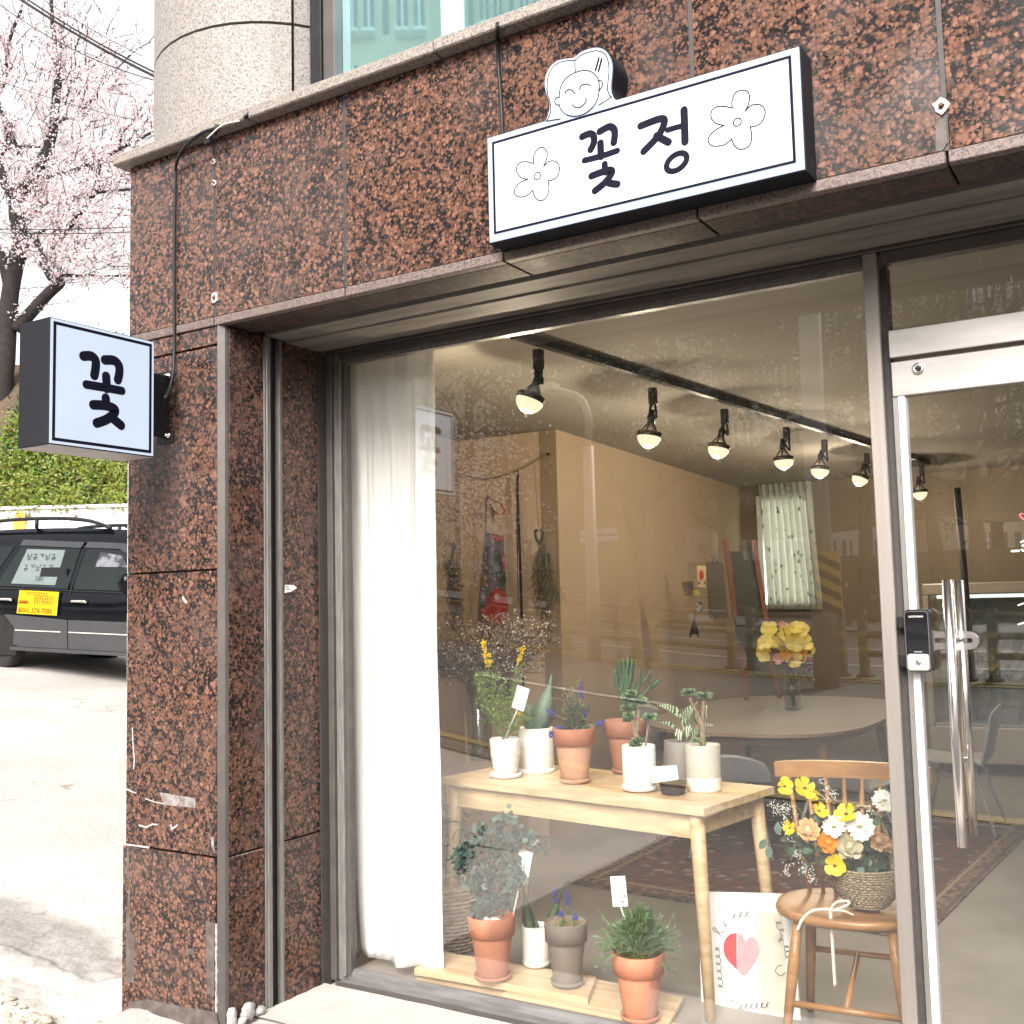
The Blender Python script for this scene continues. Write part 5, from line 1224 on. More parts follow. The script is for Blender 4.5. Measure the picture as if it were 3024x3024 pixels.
# card leaning on a small black wooden cup
c, R, s = place(1988, 2352, .75, 84); cp = thing('card_holder', 'rough dark wooden block holding up a white card on the table', 'card holder', c)
m = MB().lathe([(R*.80, 0), (R*.84, .004), (R*.97, .035), (R, .048), (R*.8, .050), (R*.7, .047)], c, 11, smooth=False); m.build('block', mat('charred_wood', (.045, .028, .028), (.02, .014, .014), 60, .7, bmp=.5), cp)
P = [atD(x, y, depth(c)-.005) for x, y in ((1927, 2313), (2004, 2302), (1998, 2260), (1921, 2264))]
MB().prism(P, (0, .0012, 0)).build('card', PAPER, cp); u1 = (P[1]-P[0]).normalized(); v1 = (P[3]-P[0]).normalized(); m = MB()
for i in range(9): stroke(m, [(.30*(P[1]-P[0]).length+i*.0038, .028), (.30*(P[1]-P[0]).length+i*.0038+.002, .030+.002*(i % 2))], u1, v1, P[0]+V((0, -.0006, 0)), .0012, .0003)
m.build('handwriting', INK, cp)
# 9 tall glass vase of dried branches
VGL = glassmat('vase_glass', .06, .6, (.86, .88, .86))
c, R, s = place(1418, 2268, .75, 72); c = c+V((c.x, c.y, 0)).normalized()*.10; s = depth(c)/FPX; Hv = 235*s
t = thing('dried_flower_vase', 'tall glass vase of dried brown flowering twigs at the left end of the table', 'vase', c)
m = MB().lathe([(.01, .012), (R*.80, .012), (R*.86, .03), (R*1.3, Hv), (R*1.34, Hv), (R*.9, .03), (R*.84, 0), (.01, 0)], c, 32); m.build('glass', VGL, t)
Dp = depth(c); st = MB(); hd_ = MB(); random.seed(5)
DRY = mat('dried_twig', (.24, .165, .11), (.14, .10, .07), 40, .8); DRH = [mat('dried_floret', (.27, .20, .14), (.16, .12, .09), 30, .8), mat('pale_floret', (.66, .62, .54), None, 30, .8)]
for i in range(300):
    x, y = random.choice(((rnd(1240, 1430), rnd(1830, 2010)), (rnd(1240, 1380), rnd(1870, 2000)), (rnd(1480, 1640), rnd(1830, 1990)), (rnd(1400, 1560), rnd(1830, 1960))))
    e = atD(x, y, Dp+rnd(-.12, .16)); b = c+V((rnd(-.5, .5)*R, rnd(-.5, .5)*R, .03+rnd(0, .05))); k = c+V((0, 0, Hv))+(e-c).xy.to_3d()*.22*rnd(.7, 1.2)
    P = smooth([b, k, e], 5); st.tube(P, [.0034]*4+[.0026]*(len(P)-4), 0, 4, cap=False)
    for j in range(7):
        q = P[-1-random.randrange(0, 4)]+rv(.004); e2 = q+rv(.022)+Z_*.012; st.tube([q, e2], .0012, 0, 3, cap=False)
        for kk in range(3): hd_.ball(e2+rv(.006), rnd(.0028, .0055), 1 if random.random() < .2 else 0, 4)
for nm, mm, k in (('twigs', DRY, st), ('florets', DRH, hd_)): tag(k.build(nm, mm, t, fixn=False), kind='stuff')

# lower row on the planks
pl_pts = [(1262, 2892), (1300, 2862), (1786, 2900), (1766, 2960)]
P = [onZ(x, y, .055) for x, y in pl_pts]; P[0] = onZ(1255, 2910, .055); P[3] = onZ(1765, 2950, .055)
P = [V((-2.72, 3.575, .055)), V((-2.73, 3.80, .055)), V((-2.03, 3.83, .055)), V((-1.955, 3.615, .055))]
top(MB().prism(P, (0, 0, -.025)), 'plank', PINE, 'short pale pine plank under the terracotta and grey pots', 'plank')
P = [V((-2.30, 3.57, .0285)), V((-2.25, 3.88, .0285)), V((-1.68, 3.86, .0285)), V((-1.62, 3.575, .0285))]
top(MB().prism(P, (0, 0, -.012)), 'plank', PINE, 'lower pale board partly hidden beneath the upper plank', 'plank')
P = [V((-2.72, 3.555, .016)), V((-2.7, 3.68, .016)), V((-1.0, 3.62, .016)), V((-1.0, 3.553, .016))]
top(MB().prism(P, (0, 0, -.015)), 'floor_board', PINE, 'long pale wooden strip lying along the inside of the window sill', 'board')
# a eucalyptus
random.seed(8)
EUC = [lf('eucalyptus_leaf', (.05, .095, .08), (.035, .07, .056), .15), lf('eucalyptus_light', (.10, .155, .13), None, .2)]
t, tp, R, s, H = pot('eucalyptus_plant', 'eucalyptus with round blue-green leaves in a terracotta pot on the plank', 'terra', 1456, 2915, .057, 143, 182, TER, TER, TER, sw=.86)
Dp = depth(tp); st = MB(); fo = MB()
for l in ([(1450, 2725), (1440, 2640), (1440, 2560), (1470, 2440), (1502, 2420)], [(1445, 2640), (1400, 2560), (1385, 2500), (1360, 2520)], [(1445, 2600), (1490, 2520), (1545, 2480), (1595, 2500)], [(1450, 2690), (1500, 2620), (1540, 2600)], [(1445, 2650), (1410, 2620), (1385, 2610)], [(1440, 2560), (1420, 2470), (1430, 2440)], [(1445, 2560), (1480, 2480), (1530, 2460), (1560, 2470)], [(1450, 2700), (1420, 2680), (1405, 2700)], [(1450, 2600), (1500, 2570), (1530, 2560)], [(1440, 2580), (1375, 2540), (1345, 2560)], [(1450, 2700), (1480, 2660), (1500, 2665)]):
    P = smooth([atD(a, b, Dp+rnd(-.03, .03)) for a, b in l], 6); st.tube(P, .0022, 0, 5)
    for i in range(2, len(P)-1):
        for k in range(8):
            p = P[i].lerp(P[i+1], random.random())+rv(.014); d = rv()
            z = rnd(.016, .027); n = 7; a1 = d.orthogonal().normalized(); a2 = d.normalized().cross(a1); c_0 = p+a1*z*.5
            fo.add([c_0+(a1*math.cos(q*.8976)+a2*math.sin(q*.8976))*z*.5 for q in range(7)], [tuple(range(7))], random.choice((0, 0, 1)))
st.build('stem', BSTEM, t); fo.build('foliage', EUC, t, fixn=False)
card(t, atD(1547, 2548, Dp+.02), 48*s, 74*s, atD(1508, 2735, Dp-.02), .18, 2)
m = MB(); lump(m, tp+V((.0, -.035, .006)), .013, (1, 1, .9), 3); lump(m, tp+V((.03, -.02, .005)), .017, (1.3, 1, .6), 9); m.build('pebble', mat('pale_pebble', (.62, .55, .46)), t)
# b sansevieria
SAN = lf('sansevieria_skin', (.035, .065, .035), (.09, .13, .07), 0, .45)
t, tp, R, s, H = pot('snake_plant', 'snake plant with dark pointed blades in a small white pot on the plank', 'cyl', 1585, 2890, .057, 84, 116, CERW, saucer=CERW, sw=1.15, shift=.10)
Dp = depth(tp)
for b0, tip, W_ in (((1572, 2775), (1541, 2604), 34), ((1605, 2775), (1668, 2600), 30), ((1592, 2770), (1580, 2700), 16)):
    m = MB(); blade(m, atD(*b0, Dp)-Z_*.01, atD(*tip, Dp), W_*s, n=12, thick=.15); m.build('blade', SAN, t)
# c muscari in grey clay
t, tp, R, s, H = pot('hyacinth_plant', 'blue grape hyacinths in a grey-brown clay pot on the plank', 'terra', 1676, 2931, .057, 129, 180, GRY, GRY, GRY, sw=.86)
Dp = depth(tp); muscari(t, tp, Dp, s, [(1634, 2612, 1643, 2665), (1672, 2628, 1678, 2672), (1655, 2690, 1657, 2705), (1696, 2700, 1700, 2715)])
m = MB()
for (bx_, by_) in ((1652, 2765), (1695, 2770)):
    for k in range(7): a = atD(bx_+rnd(-4, 4), by_, Dp-.02); e = atD(bx_+rnd(-30, 34), rnd(2690, 2745), Dp-.02+rnd(-.03, .03)); m.leaf(a, e-a, (CAM-a).normalized(), (e-a).length, .007, 0, .1)
m.build('foliage', MUS[2], t, fixn=False)
m = MB(); lump(m, atD(1650, 2768, Dp-.03), .012, (1, 1, 1), 2); lump(m, atD(1691, 2770, Dp-.03), .013, (1, 1, 1), 5); m.build('bulb', mat('bulb_skin', (.45, .33, .22)), t)
MB().grid(lambda a, b: tp+V((math.cos(a*6.2832)*R*.87*b, math.sin(a*6.2832)*R*.87*b, .006)), 24, 3).build('sand', mat('sand', (.30, .22, .15), (.24, .17, .11), 150, .9), t)
# d lavender
random.seed(31)
LAV = [lf('lavender_leaf', (.17, .25, .13), (.12, .18, .09), .2), lf('lavender_light', (.20, .27, .16), None, .2)]
t, tp, R, s, H = pot('lavender_plant', 'bushy grey-green lavender in the terracotta pot nearest the poster', 'terra', 1892, 3040, .03, 155, 190, TER, TER, TER, sw=.86)
Dp = depth(tp); m = MB(); st = MB()
for i in range(300):
    x = random.gauss(1890, 55); y = 2668+abs(x-1890)*.75+abs(random.gauss(0, 55)); x = min(2000, max(1768, x)); e = atD(x, y, Dp+rnd(-.08, .08)); b = tp+V((rnd(-.03, .03), rnd(-.03, .03), 0)); P = smooth([b, b.lerp(e, .5)+V((0, 0, .012)), e], 4)
    st.tube(P, .0011, 0, 4, cap=False)
    for k in range(16):
        j = random.randrange(1, len(P)-1); p = P[j].lerp(P[j+1], random.random()); m.leaf(p, (P[j+1]-P[j]).normalized()+rv(.35), rv(), rnd(.018, .034), .004, random.choice((0, 1)), .1, True)
for (x, y) in ((1768, 2690), (1775, 2740), (1990, 2700), (1985, 2780), (2000, 2830), (1832, 2640), (1845, 2640)):
    e = atD(x, y, Dp); P = smooth([tp, atD((x+1890)/2, (y+2850)/2, Dp), e], 5); st.tube(P, .0011, 0, 4)
    for k in range(20): j = random.randrange(3, len(P)-1); m.leaf(P[j].lerp(P[j+1], random.random()), (P[j+1]-P[j]).normalized()+rv(.3), rv(), .02, .0035, 0, .1, True)
st.build('stem', STEM, t); m.build('foliage', LAV, t, fixn=False)
card(t, atD(1828, 2632, Dp+.02), 50*s, 86*s, tp, -.14, 4)
# e basket with a palm
t, c_, R, s = None, None, None, None
c, R, s = place(1325, 2835, 0, 165); BSK = mat('woven_seagrass', (.50, .39, .28), (.30, .22, .15), 30, .85, bmp=.3)
c = c+V((c.x, c.y, 0)).normalized()*.05; s = depth(c)/FPX; R = 88*s; Hb = 195*s
t = thing('basket_plant', 'leafy dark plant in a big woven seagrass basket beside the white curtain', 'potted plant', c)
m = MB(); rows_ = 17
for i in range(rows_):
    z = .012+i*(Hb-.02)/rows_; r = R*(.80+.28*math.sin(math.pi*(z/Hb*.8+.1))); pts = []
    for k in range(72): a = 6.2832*k/72; rr = r+.0045*(1 if (k//2+i) % 2 else -1); pts.append(c+V((math.cos(a)*rr, math.sin(a)*rr, z)))
    m.tube(pts+[pts[0]], .0062, 0, 5, cap=False)
m.lathe([(R*.80, .0), (R*1.0, Hb*.5), (R*.9, Hb*.97), (R*.6, Hb*.95)], c, 32); m.build('basket', BSK, t)
m = MB().tube(smooth([c+V((R*.5, -R*.7, Hb*.95)), c+V((R*.45, -R*.75, Hb*1.14)), c+V((R*.85, -R*.3, Hb*1.14)), c+V((R*.9, -R*.2, Hb*.95))], 5), .006, 0, 6); m.build('basket_handle', BSK, t)
m = MB(); st = MB(); Dp = depth(c); PLM = [lf('palm_dark', (.09, .15, .07), (.06, .10, .05), .15), lf('palm_mid', (.18, .27, .14), None, .2)]
for (x, y, bx2) in ((1318, 2392, -1), (1372, 2420, 1), (1375, 2440, 1), (1300, 2430, -1), (1340, 2400, 0), (1345, 2500, 1), (1300, 2520, -1), (1385, 2500, 1), (1320, 2480, 0), (1360, 2560, 1), (1290, 2470, -1), (1330, 2560, 0), (1395, 2560, 1)):
    e = atD(x, y, Dp+rnd(-.05, .06)); P = smooth([c+V((0, 0, Hb*.95)), c.lerp(e, .5)+V((0, 0, Hb*.55)), e], 5); st.tube(P, .003, 0, 5)
    for k in range(13):
        j = random.randrange(3, len(P)-1); p = P[j].lerp(P[j+1], random.random()); d = rv()+V((0, 0, .3)); m.leaf(p, d, Z_, rnd(.06, .10), .021, random.choice((0, 1, 1)), .2)
st.build('stem', BSTEM, t); m.build('foliage', PLM, t, fixn=False)

# white curtain at the left end of the window
m_, t_, b_ = newmat('white_sheer'); nn = N(t_, 'TexNoise', Scale=40); b_.inputs['Roughness'].default_value = .9; t_.links.new(mix(t_, nn.outputs[0], (.93, .92, .90), (.89, .88, .86)), b_.inputs['Base Color'])
tr = N(t_, 'BsdfTranslucent'); tr.inputs[0].default_value = (.9, .88, .84, 1); ms = N(t_, 'MixShader'); ms.inputs[0].default_value = .15; t_.links.new(b_.outputs[0], ms.inputs[1]); t_.links.new(tr.outputs[0], ms.inputs[2]); t_.links.new(ms.outputs[0], t_.nodes['Material Output'].inputs[0])
SHEER = m_
def cloth(nx, nz, x0, x1, z0, z1, yfn, mt, name, lab, cat, flare=0):
    m = MB()
    def f(a, b):
        z = z0+(z1-z0)*b; x = x0+(x1-x0)*a
        return (x+flare*(1-b)*0, yfn(a, b), z)
    m.grid(f, nx, nz); o = m.build(name, mt); tag(o, lab, cat)
    md = o.modifiers.new('thick', 'SOLIDIFY'); md.thickness = .0012; return o
def yc(a, b):
    fold = .017*math.sin(a*27+1.1*math.sin(b*3)+.6*noise.noise(V((a*3, b*2, 0))))+.004*math.sin(a*71+2*b)+.012*noise.noise(V((a*12, b*5, 2)))
    bulge = .10*max(0, 1-b*5)**2*noise.noise(V((a*4, b*3, 5)))
    return 3.62+fold*(.45+.55*b)+bulge
cloth(150, 70, -3.12, -2.612, .045, 2.60, yc, SHEER, 'window_curtain', 'white floor-length sheer curtain gathered at the left end of the shop window', 'curtain')

# patterned curtain on the back wall
m_, t_, b_ = newmat('printed_curtain'); p_ = pos(t_); v = N(t_, 'TexVoronoi', Scale=11); t_.links.new(p_, v.inputs['Vector'])
vn = N(t_, 'TexNoise', Scale=40, Detail=2); t_.links.new(p_, vn.inputs['Vector'])
f = ramp(t_, v.outputs['Distance'], [(.20, 1), (.26, 0)]); mu = N(t_, 'Math', operation='MULTIPLY'); t_.links.new(f, mu.inputs[0]); t_.links.new(ramp(t_, vn.outputs[0], [(.42, 0), (.5, 1)]), mu.inputs[1])
cc_ = mix(t_, v.outputs['Color'], (.30, .20, .15), (.10, .20, .12)); col = mix(t_, mu.outputs[0], (.62, .62, .57), cc_)
t_.links.new(col, b_.inputs['Base Color']); b_.inputs['Roughness'].default_value = .9
tr = N(t_, 'BsdfTranslucent'); t_.links.new(col, tr.inputs[0]); ms = N(t_, 'MixShader'); ms.inputs[0].default_value = .5; t_.links.new(b_.outputs[0], ms.inputs[1]); t_.links.new(tr.outputs[0], ms.inputs[2]); t_.links.new(ms.outputs[0], t_.nodes['Material Output'].inputs[0])
yb = YB-.10
a0, a1, b0, b1 = onY(2234, 1362, yb), onY(2390, 1398, yb), onY(2268, 1800, yb), onY(2428, 1800, yb)
m = MB()
def fc(a, b):
    tp_ = a0.lerp(a1, a); bt = b0.lerp(b1, a); p = bt.lerp(tp_, b); p.y += .03*math.sin(a*52+math.sin(b*4+a*6)*.8); return p
m.grid(fc, 110, 16); o = top(m, 'back_curtain', m_, 'pale green curtain with tiny floral print hanging at the back of the shop', 'curtain'); md = o.modifiers.new('thick', 'SOLIDIFY'); md.thickness = .001
# lit back window behind the curtain
q0 = a0.lerp(b0, .1); q1 = a1.lerp(b1, .85)
BW = thing('back_window', 'bright back window hidden behind the pale green printed curtain', 'window', (q0.x, YB-.02, 1.0))
MB().box((a0.x+.02, YB-.03, 1.45), (a1.x-.05, YB-.012, 2.5)).build('window_pane', emis('daylit_frosted_pane', (.93, 1, .95), 2.2), BW)
MB().box((a0.x-.04, YB-.05, 1.40), (a0.x+.015, YB-.002, 2.55)).box((a1.x-.045, YB-.04, 1.40), (a1.x-.01, YB-.002, 2.55)).box((a0.x+.0155, YB-.05, 2.5005), (a1.x-.0455, YB-.002, 2.55)).box((a0.x+.0155, YB-.05, 1.40), (a1.x-.0455, YB-.002, 1.449)).build('window_frame', WHT, BW)

# ceiling track and seven spotlights
zt_ = 2.615
T0, T1 = onZ(1524, 1000, zt_), onZ(2742, 1372, zt_)
TK = thing('track_rail', 'long black lighting track running back along the shop ceiling', 'light track', T0)
td = (T1-T0).normalized(); tn = V((-td.y, td.x, 0)).normalized()
MB().obox((T0+T1)/2+Z_*.016, td*(T1-T0).length/2, tn*.018, Z_*.016).build('rail', BLK, TK)
MB().obox(T0-td*.006+Z_*.016, td*.006, tn*.020, Z_*.018).build('end_cap', BLK, TK)
BULB = emis('lit_bulb', (1.0, .88, .60), .46, (.06, .05, .04))
BULBF = emis('bulb_rim_glow', (1.0, .72, .38), 2.0)
SOCK = mat('bulb_collar', (.035, .02, .018), (.05, .03, .025), 60, .45)
names = ['nearest lit spotlight hanging from the front end of the ceiling track', 'second lit spotlight from the front of the track', 'third lit spotlight along the track, above the reflected lamp post', 'fourth lit spotlight, right above the patterned curtain', 'fifth lit spotlight, just right of the patterned curtain', 'sixth lit spotlight, beside the aluminium mullion', 'last lit spotlight at the far end of the track, seen through the door glass']
lamps = [(1589, 1035, 1565, 1182, -20), (1927, 1148, 1917, 1290, -8), (2139, 1210, 2122, 1325, -12), (2322, 1264, 2314, 1360, 3), (2434, 1300, 2421, 1388, -6), (2560, 1340, 2540, 1413, -22), (2721, 1375, 2716, 1455, 4)]
for i, (x0, y0, x1, y1, an) in enumerate(lamps):
    q = onZ(x0, y0, zt_); D = depth(q); s = D/FPX; b = onD(x1, y1, D)
    t = thing('spotlight', names[i], 'spotlight', q, 'lit spotlights on the ceiling track')
    ax = (cU*math.cos(R_(an))+cR*-math.sin(R_(an))).normalized()   # lamp axis, pointing back up towards the socket
    ax = (ax+cF*.10).normalized(); rot = ax.to_track_quat('Z', 'Y').to_matrix()
    r = .064
    MB().box((q.x-.019, q.y-.02, q.z-.085), (q.x+.019, q.y+.02, q.z+.004), 0, .003).build('adapter', BLK, t)
    tp_ = b+ax*.105
    ld = bpy.data.lights.new('bulb_light', 'POINT'); ld.energy = 11.5; ld.color = (1, .84, .62); ld.shadow_soft_size = .008; lo = bpy.data.objects.new('bulb_light', ld); COL.objects.link(lo); lo.parent = t; lo.location = b-ax*.069-q
    mm_ = MB()
    mid = q+V((-.012, 0, -.17)); 
    mm_.tube(smooth([q+V((-.012, 0, -.08)), q+V((-.020, 0, -.13)), mid, tp_+cR*-.012], 4), .007, 0, 6).tube(smooth([q+V((.012, 0, -.08)), q+V((.016, 0, -.15)), tp_+cR*.02], 4), .007, 0, 6)
    mm_.tube(smooth([q+V((.0, 0, -.08)), q+V((-.035, 0, -.15)), q+V((-.01, 0, -.20))], 4), .003, 0, 5)
    mm_.build('arm', BLK, t)
    m = MB().lathe([(.010, .0), (.019, .004), (.020, .045), (.012, .055), (.010, .075)], (0, 0, 0), 14, 0, rot=rot); m.v = [v+tp_-ax*.035 for v in m.v]; m.build('socket', BLK, t)
    m = MB()
    for k in range(5):
        a = k*1.2566; d = rot @ V((math.cos(a), math.sin(a), 0)); m.tube([tp_-ax*.03+d*.014, b+ax*.018+d*.052], .0042, 0, 5)
    m.build('cooling_fins', BLK, t)
    m = MB().lathe([(.012, .075), (.026, .05), (.050, .022)], (0, 0, 0), 18, 0, rot=rot); m.v = [v+b for v in m.v]; m.build('bulb_neck', mat('frosted_neck', (.5, .46, .40), None, 5, .3) if i == 0 else bpy.data.materials['frosted_neck'], t)
    m = MB().lathe([(r*.98, 0), (r*1.03, .003), (r*1.03, .022), (r*.95, .026), (r*.5, .026)], (0, 0, 0), 28, 0, rot=rot); m.v = [v+b for v in m.v]; m.build('collar', SOCK, t)
    m = MB().lathe([(r*.97*math.cos(R_(k*9)), -r*.92*math.sin(R_(k*9))) for k in range(0, 11)], (0, 0, 0), 28, 0, rot=rot); m.v = [v+b-ax*.0005 for v in m.v]; m.build('bulb', BULB, t)
# rug
m_, t_, b_ = newmat('persian_rug'); p_ = pos(t_)
v = N(t_, 'TexVoronoi', Scale=9); w1 = N(t_, 'TexNoise', Scale=14, Detail=5); t_.links.new(p_, v.inputs['Vector']); t_.links.new(p_, w1.inputs['Vector'])
c = mix(t_, ramp(t_, v.outputs['Distance'], [(.28, 1), (.34, 0)]), (.11, .045, .032), (.22, .16, .11)); c = mix(t_, ramp(t_, w1.outputs[0], [(.45, 0), (.55, .8)]), c, (.05, .035, .035)); t_.links.new(c, b_.inputs['Base Color']); b_.inputs['Roughness'].default_value = 1; bump(t_, b_, w1.outputs[0], .4, .004)
RUGM = m_
BORD = mat('rug_border', (.20, .14, .10), (.07, .04, .035), 26, 1, bmp=.4, contrast=(.45, .55))
RG_ = thing('rug', 'dark patterned oriental rug with a lighter border under the round-cornered table', 'rug', (-2.0, 6.4, 0))
P = [V((-2.93, 5.20, 0)), V((-1.06, 5.02, 0)), V((-.90, 7.8, 0)), V((-2.90, 7.9, 0))]
cen = sum(P, V())/4
def ringq(k0, k1, z): m = MB(); a = [cen+(p-cen)*k0+Z_*z for p in P]; b = [cen+(p-cen)*k1+Z_*z for p in P]; m.add([*a, *b], [(i, (i+1) % 4, 4+(i+1) % 4, 4+i) for i in range(4)]); return m
MB().prism([p+Z_*.002 for p in P], (0, 0, .006)).build('rug_base', BORD, RG_)
k = MB(); k.prism([cen+(p-cen)*.86+Z_*.0082 for p in P], (0, 0, .0012)); k.build('rug_field', RUGM, RG_)
ringq(.985, .965, .0085).build('rug_stripe', mat('rug_stripe', (.05, .03, .03)), RG_); ringq(.90, .88, .0085).build('rug_stripe', mat('rug_stripe2', (.26, .19, .13)), RG_)

# round-cornered table
def superell(c, ax, ay, n=56, e=3.0):
    out = []
    for i in range(n):
        a = 6.2832*i/n; ca, sa = math.cos(a), math.sin(a); out.append(c+ax*(abs(ca)**(2/e)*(1 if ca > 0 else -1))+ay*(abs(sa)**(2/e)*(1 if sa > 0 else -1)))
    return out
tc_ = V((-2.42, 7.40, 0)); ax_, ay_ = V((.74, .0, 0)), V((-.08, 1.28, 0))
DT_ = thing('dining_table', 'large round-cornered wooden table with a vase of yellow flowers on it', 'table', tc_)
TOPM = mat('table_laminate', (.25, .22, .195), (.225, .20, .175), 3, .35)
MB().prism(superell(tc_+Z_*.700, ax_, ay_), (0, 0, .02), 0, 1).build('tabletop', [TOPM, DOAK], DT_)
m = MB().prism(superell(tc_+Z_*.64, ax_*.86, ay_*.90), (0, 0, .0595)); m.build('apron', DOAK, DT_)
for sx, sy in ((-1, -1), (1, -1), (1, 1), (-1, 1)): b = tc_+ax_*.66*sx+ay_*.72*sy; MB().tube([b+Z_*.64, b+ax_*.10*sx+ay_*.05*sy], [.034, .02], 0, 14).build('leg', DOAK, DT_)
# vase of yellow flowers
random.seed(44)
vq = onZ(2342, 2095, .72); D = depth(vq); s = D/FPX
VT = thing('flower_vase', 'clear cylinder vase of yellow poppies standing on the round-cornered table', 'vase', vq)
MB().lathe([(.01, .008), (22*s, .008), (23*s, 110*s), (25*s, 110*s), (24*s, 0), (.01, 0)], vq, 24).build('glass', VGL, VT)
YPT = [lf('pale_yellow_petal', (.84, .74, .24), (.78, .64, .12), .4), lf('orange_petal', (.70, .34, .05), None, .3), lf('stem_dark', (.07, .12, .05)), lf('pink_petal', (.55, .22, .16), None, .3)]
def bloom(m, c, r, n=6, mi=0, up=None, cup=.35, ctr=None, W_=1.0):
    up = (up or (CAM-c)).normalized(); a1 = up.orthogonal().normalized(); a2 = up.cross(a1); o = random.random()*6
    for k in range(n):
        a = o+6.2832*k/n+rnd(-.12, .12); d = (a1*math.cos(a)+a2*math.sin(a)+up*(cup+rnd(-.2, .25)*min(1, cup*3))).normalized(); sd_ = (d.cross(up)+rv(.12)).normalized(); kk_ = rnd(.86, 1.12); w_ = r*W_*kk_; r_0 = r; r = r*kk_
        vs = [c, c+d*r*.35+sd_*w_*.28, c+d*r*.35-sd_*w_*.28, c+d*r*.8+sd_*w_*.48+up*r*.08, c+d*r*.8+up*r*-.03, c+d*r*.8-sd_*w_*.48+up*r*.08, c+d*r*1.02+sd_*w_*.2, c+d*r*1.02-sd_*w_*.2]
        m.add(vs, [(0, 1, 4), (0, 4, 2), (1, 3, 4), (2, 4, 5), (3, 6, 4), (6, 7, 4), (7, 5, 4)], mi, True); r = r_0
    if ctr is not None: m.ball(c+up*r*.15, r*.17, ctr, 7, .6)
fl = MB(); st = MB()
for (x, y, r, mi) in ((2275, 1855, 27, 0), (2330, 1870, 34, 0), (2345, 1895, 34, 0), (2258, 1900, 26, 0), (2290, 1890, 28, 0), (2365, 1858, 26, 0), (2375, 1900, 30, 0), (2390, 1920, 22, 0), (2250, 1932, 26, 0), (2310, 1905, 26, 0), (2345, 1950, 26, 0), (2362, 1935, 24, 1), (2320, 1935, 20, 1), (2345, 1855, 24, 0), (2310, 1843, 12, 3), (2392, 1950, 12, 3), (2300, 1945, 18, 3)):
    c = onD(x, y, D+rnd(-.10, .10)); bloom(fl, c, r*s*1.0, 5, mi, (CAM-c)+rv(.5*4), rnd(.3, .8)); st.tube(smooth([vq+V((rnd(-.02, .02), rnd(-.02, .02), .02)), vq+V((rnd(-.03, .03), 0, .35)), c], 4), .003, 2, 4)
for i in range(60): c = onD(rnd(2290, 2400), rnd(1930, 2000), D+rnd(-.05, .05)); fl.leaf(c, rv(), rv(), .05, .02, 2, .2, True)
fl.build('flowers', YPT, VT, fixn=False); st.build('stems', YPT, VT)

# white shell chairs round the table
WPL = mat('white_plastic', (.25, .25, .25), (.22, .22, .225), 6, .4)
def shell_chair(label, loc, rz, wide=.48, hb=.36):
    t = thing('shell_chair', label, 'chair', (0, 0, 0), 'white chairs round the table'); WLOC[t.name] = V((0, 0, 0))
    def f(a, b):
        x = (a-.5)*wide*(1-.12*abs(b-.5)*2*.5); u = (a-.5)*2
        if b < .5: y = -.22+b*2*.40; z = .44+.02*u*u-.015*math.sin(b*6.28)
        else: k = (b-.5)*2; y = .18+.08*k+.02*math.sin(k*1.5); z = .44+hb*k**1.1-.05*u*u*k; x *= 1-.25*max(0, k-.6)
        y -= .06*u*u*max(0, (b-.45))
        return V((x, y, z))
    m = MB().grid(f, 16, 20); o = m.build('seat_shell', WPL, t); md = o.modifiers.new('t', 'SOLIDIFY'); md.thickness = .012
    for sx in (-1, 1):
        for sy in (-1, 1): MB().tube([(sx*.14, sy*.12, .425), (sx*.24, sy*.24, 0)], [.011, .009], 0, 8).ball((sx*.24, sy*.24, .006), .014, 1, 8).build('leg', [WPL, BLK], t)
    m = MB().tube([(-.17, -.15, .36), (.17, -.15, .36), (.17, .15, .36), (-.17, .15, .36), (-.17, -.15, .36)], .005, 0, 6); m.build('frame', WPL, t)
    t.location = loc; t.rotation_euler = (0, 0, rz); return t
shell_chair('white shell chair at the near left side of the big table', (-2.38, 6.25, 0), R_(200), .50, .17)
shell_chair('white chair at the left end of the big table, behind the striped plant', (-3.02, 6.85, 0), R_(75), .46)
shell_chair('white chair at the near right corner of the big table, behind the spindle chair', (-1.72, 6.35, 0), R_(170), .48, .15)
shell_chair('white chair on the right of the big table, partly hidden by the mullion', (-1.30, 7.5, 0), R_(-90), .48)

# spindle chair with the flower basket
sc_ = V((-1.045, 3.84, 0)); ss = .42
SCH = thing('spindle_chair', 'oiled oak spindle-back chair holding the flower basket behind the mullion', 'chair', sc_)
vx = V((.97, .13, 0)).normalized(); vy = V((-vx.y, vx.x, 0))     # vy points into the shop, towards the back rest
def ch(x, y, z): return sc_+vx*x+vy*y+Z_*z
m = MB(); seat = []; n = 40
def so(a): ca, sa = math.cos(a), math.sin(a); return (.245*math.copysign(abs(ca)**.8, ca), .215*math.copysign(abs(sa)**.85, sa))
for (k, z) in ((.90, .412), (.985, .424), (1, .436), (.985, .445), (.93, .448), (.80, .439), (.45, .432), (.02, .434)):
    for i in range(n): x, y = so(6.2832*i/n); seat.append(ch(x*k, y*k, z))
fs = [(j*n+i, j*n+(i+1) % n, (j+1)*n+(i+1) % n, (j+1)*n+i) for j in range(7) for i in range(n)]+[tuple(range(n-1, -1, -1)), tuple(range(7*n, 8*n))]
m.add(seat, fs, 0, True); m.build('seat', OAK, SCH)
LG_ = {}
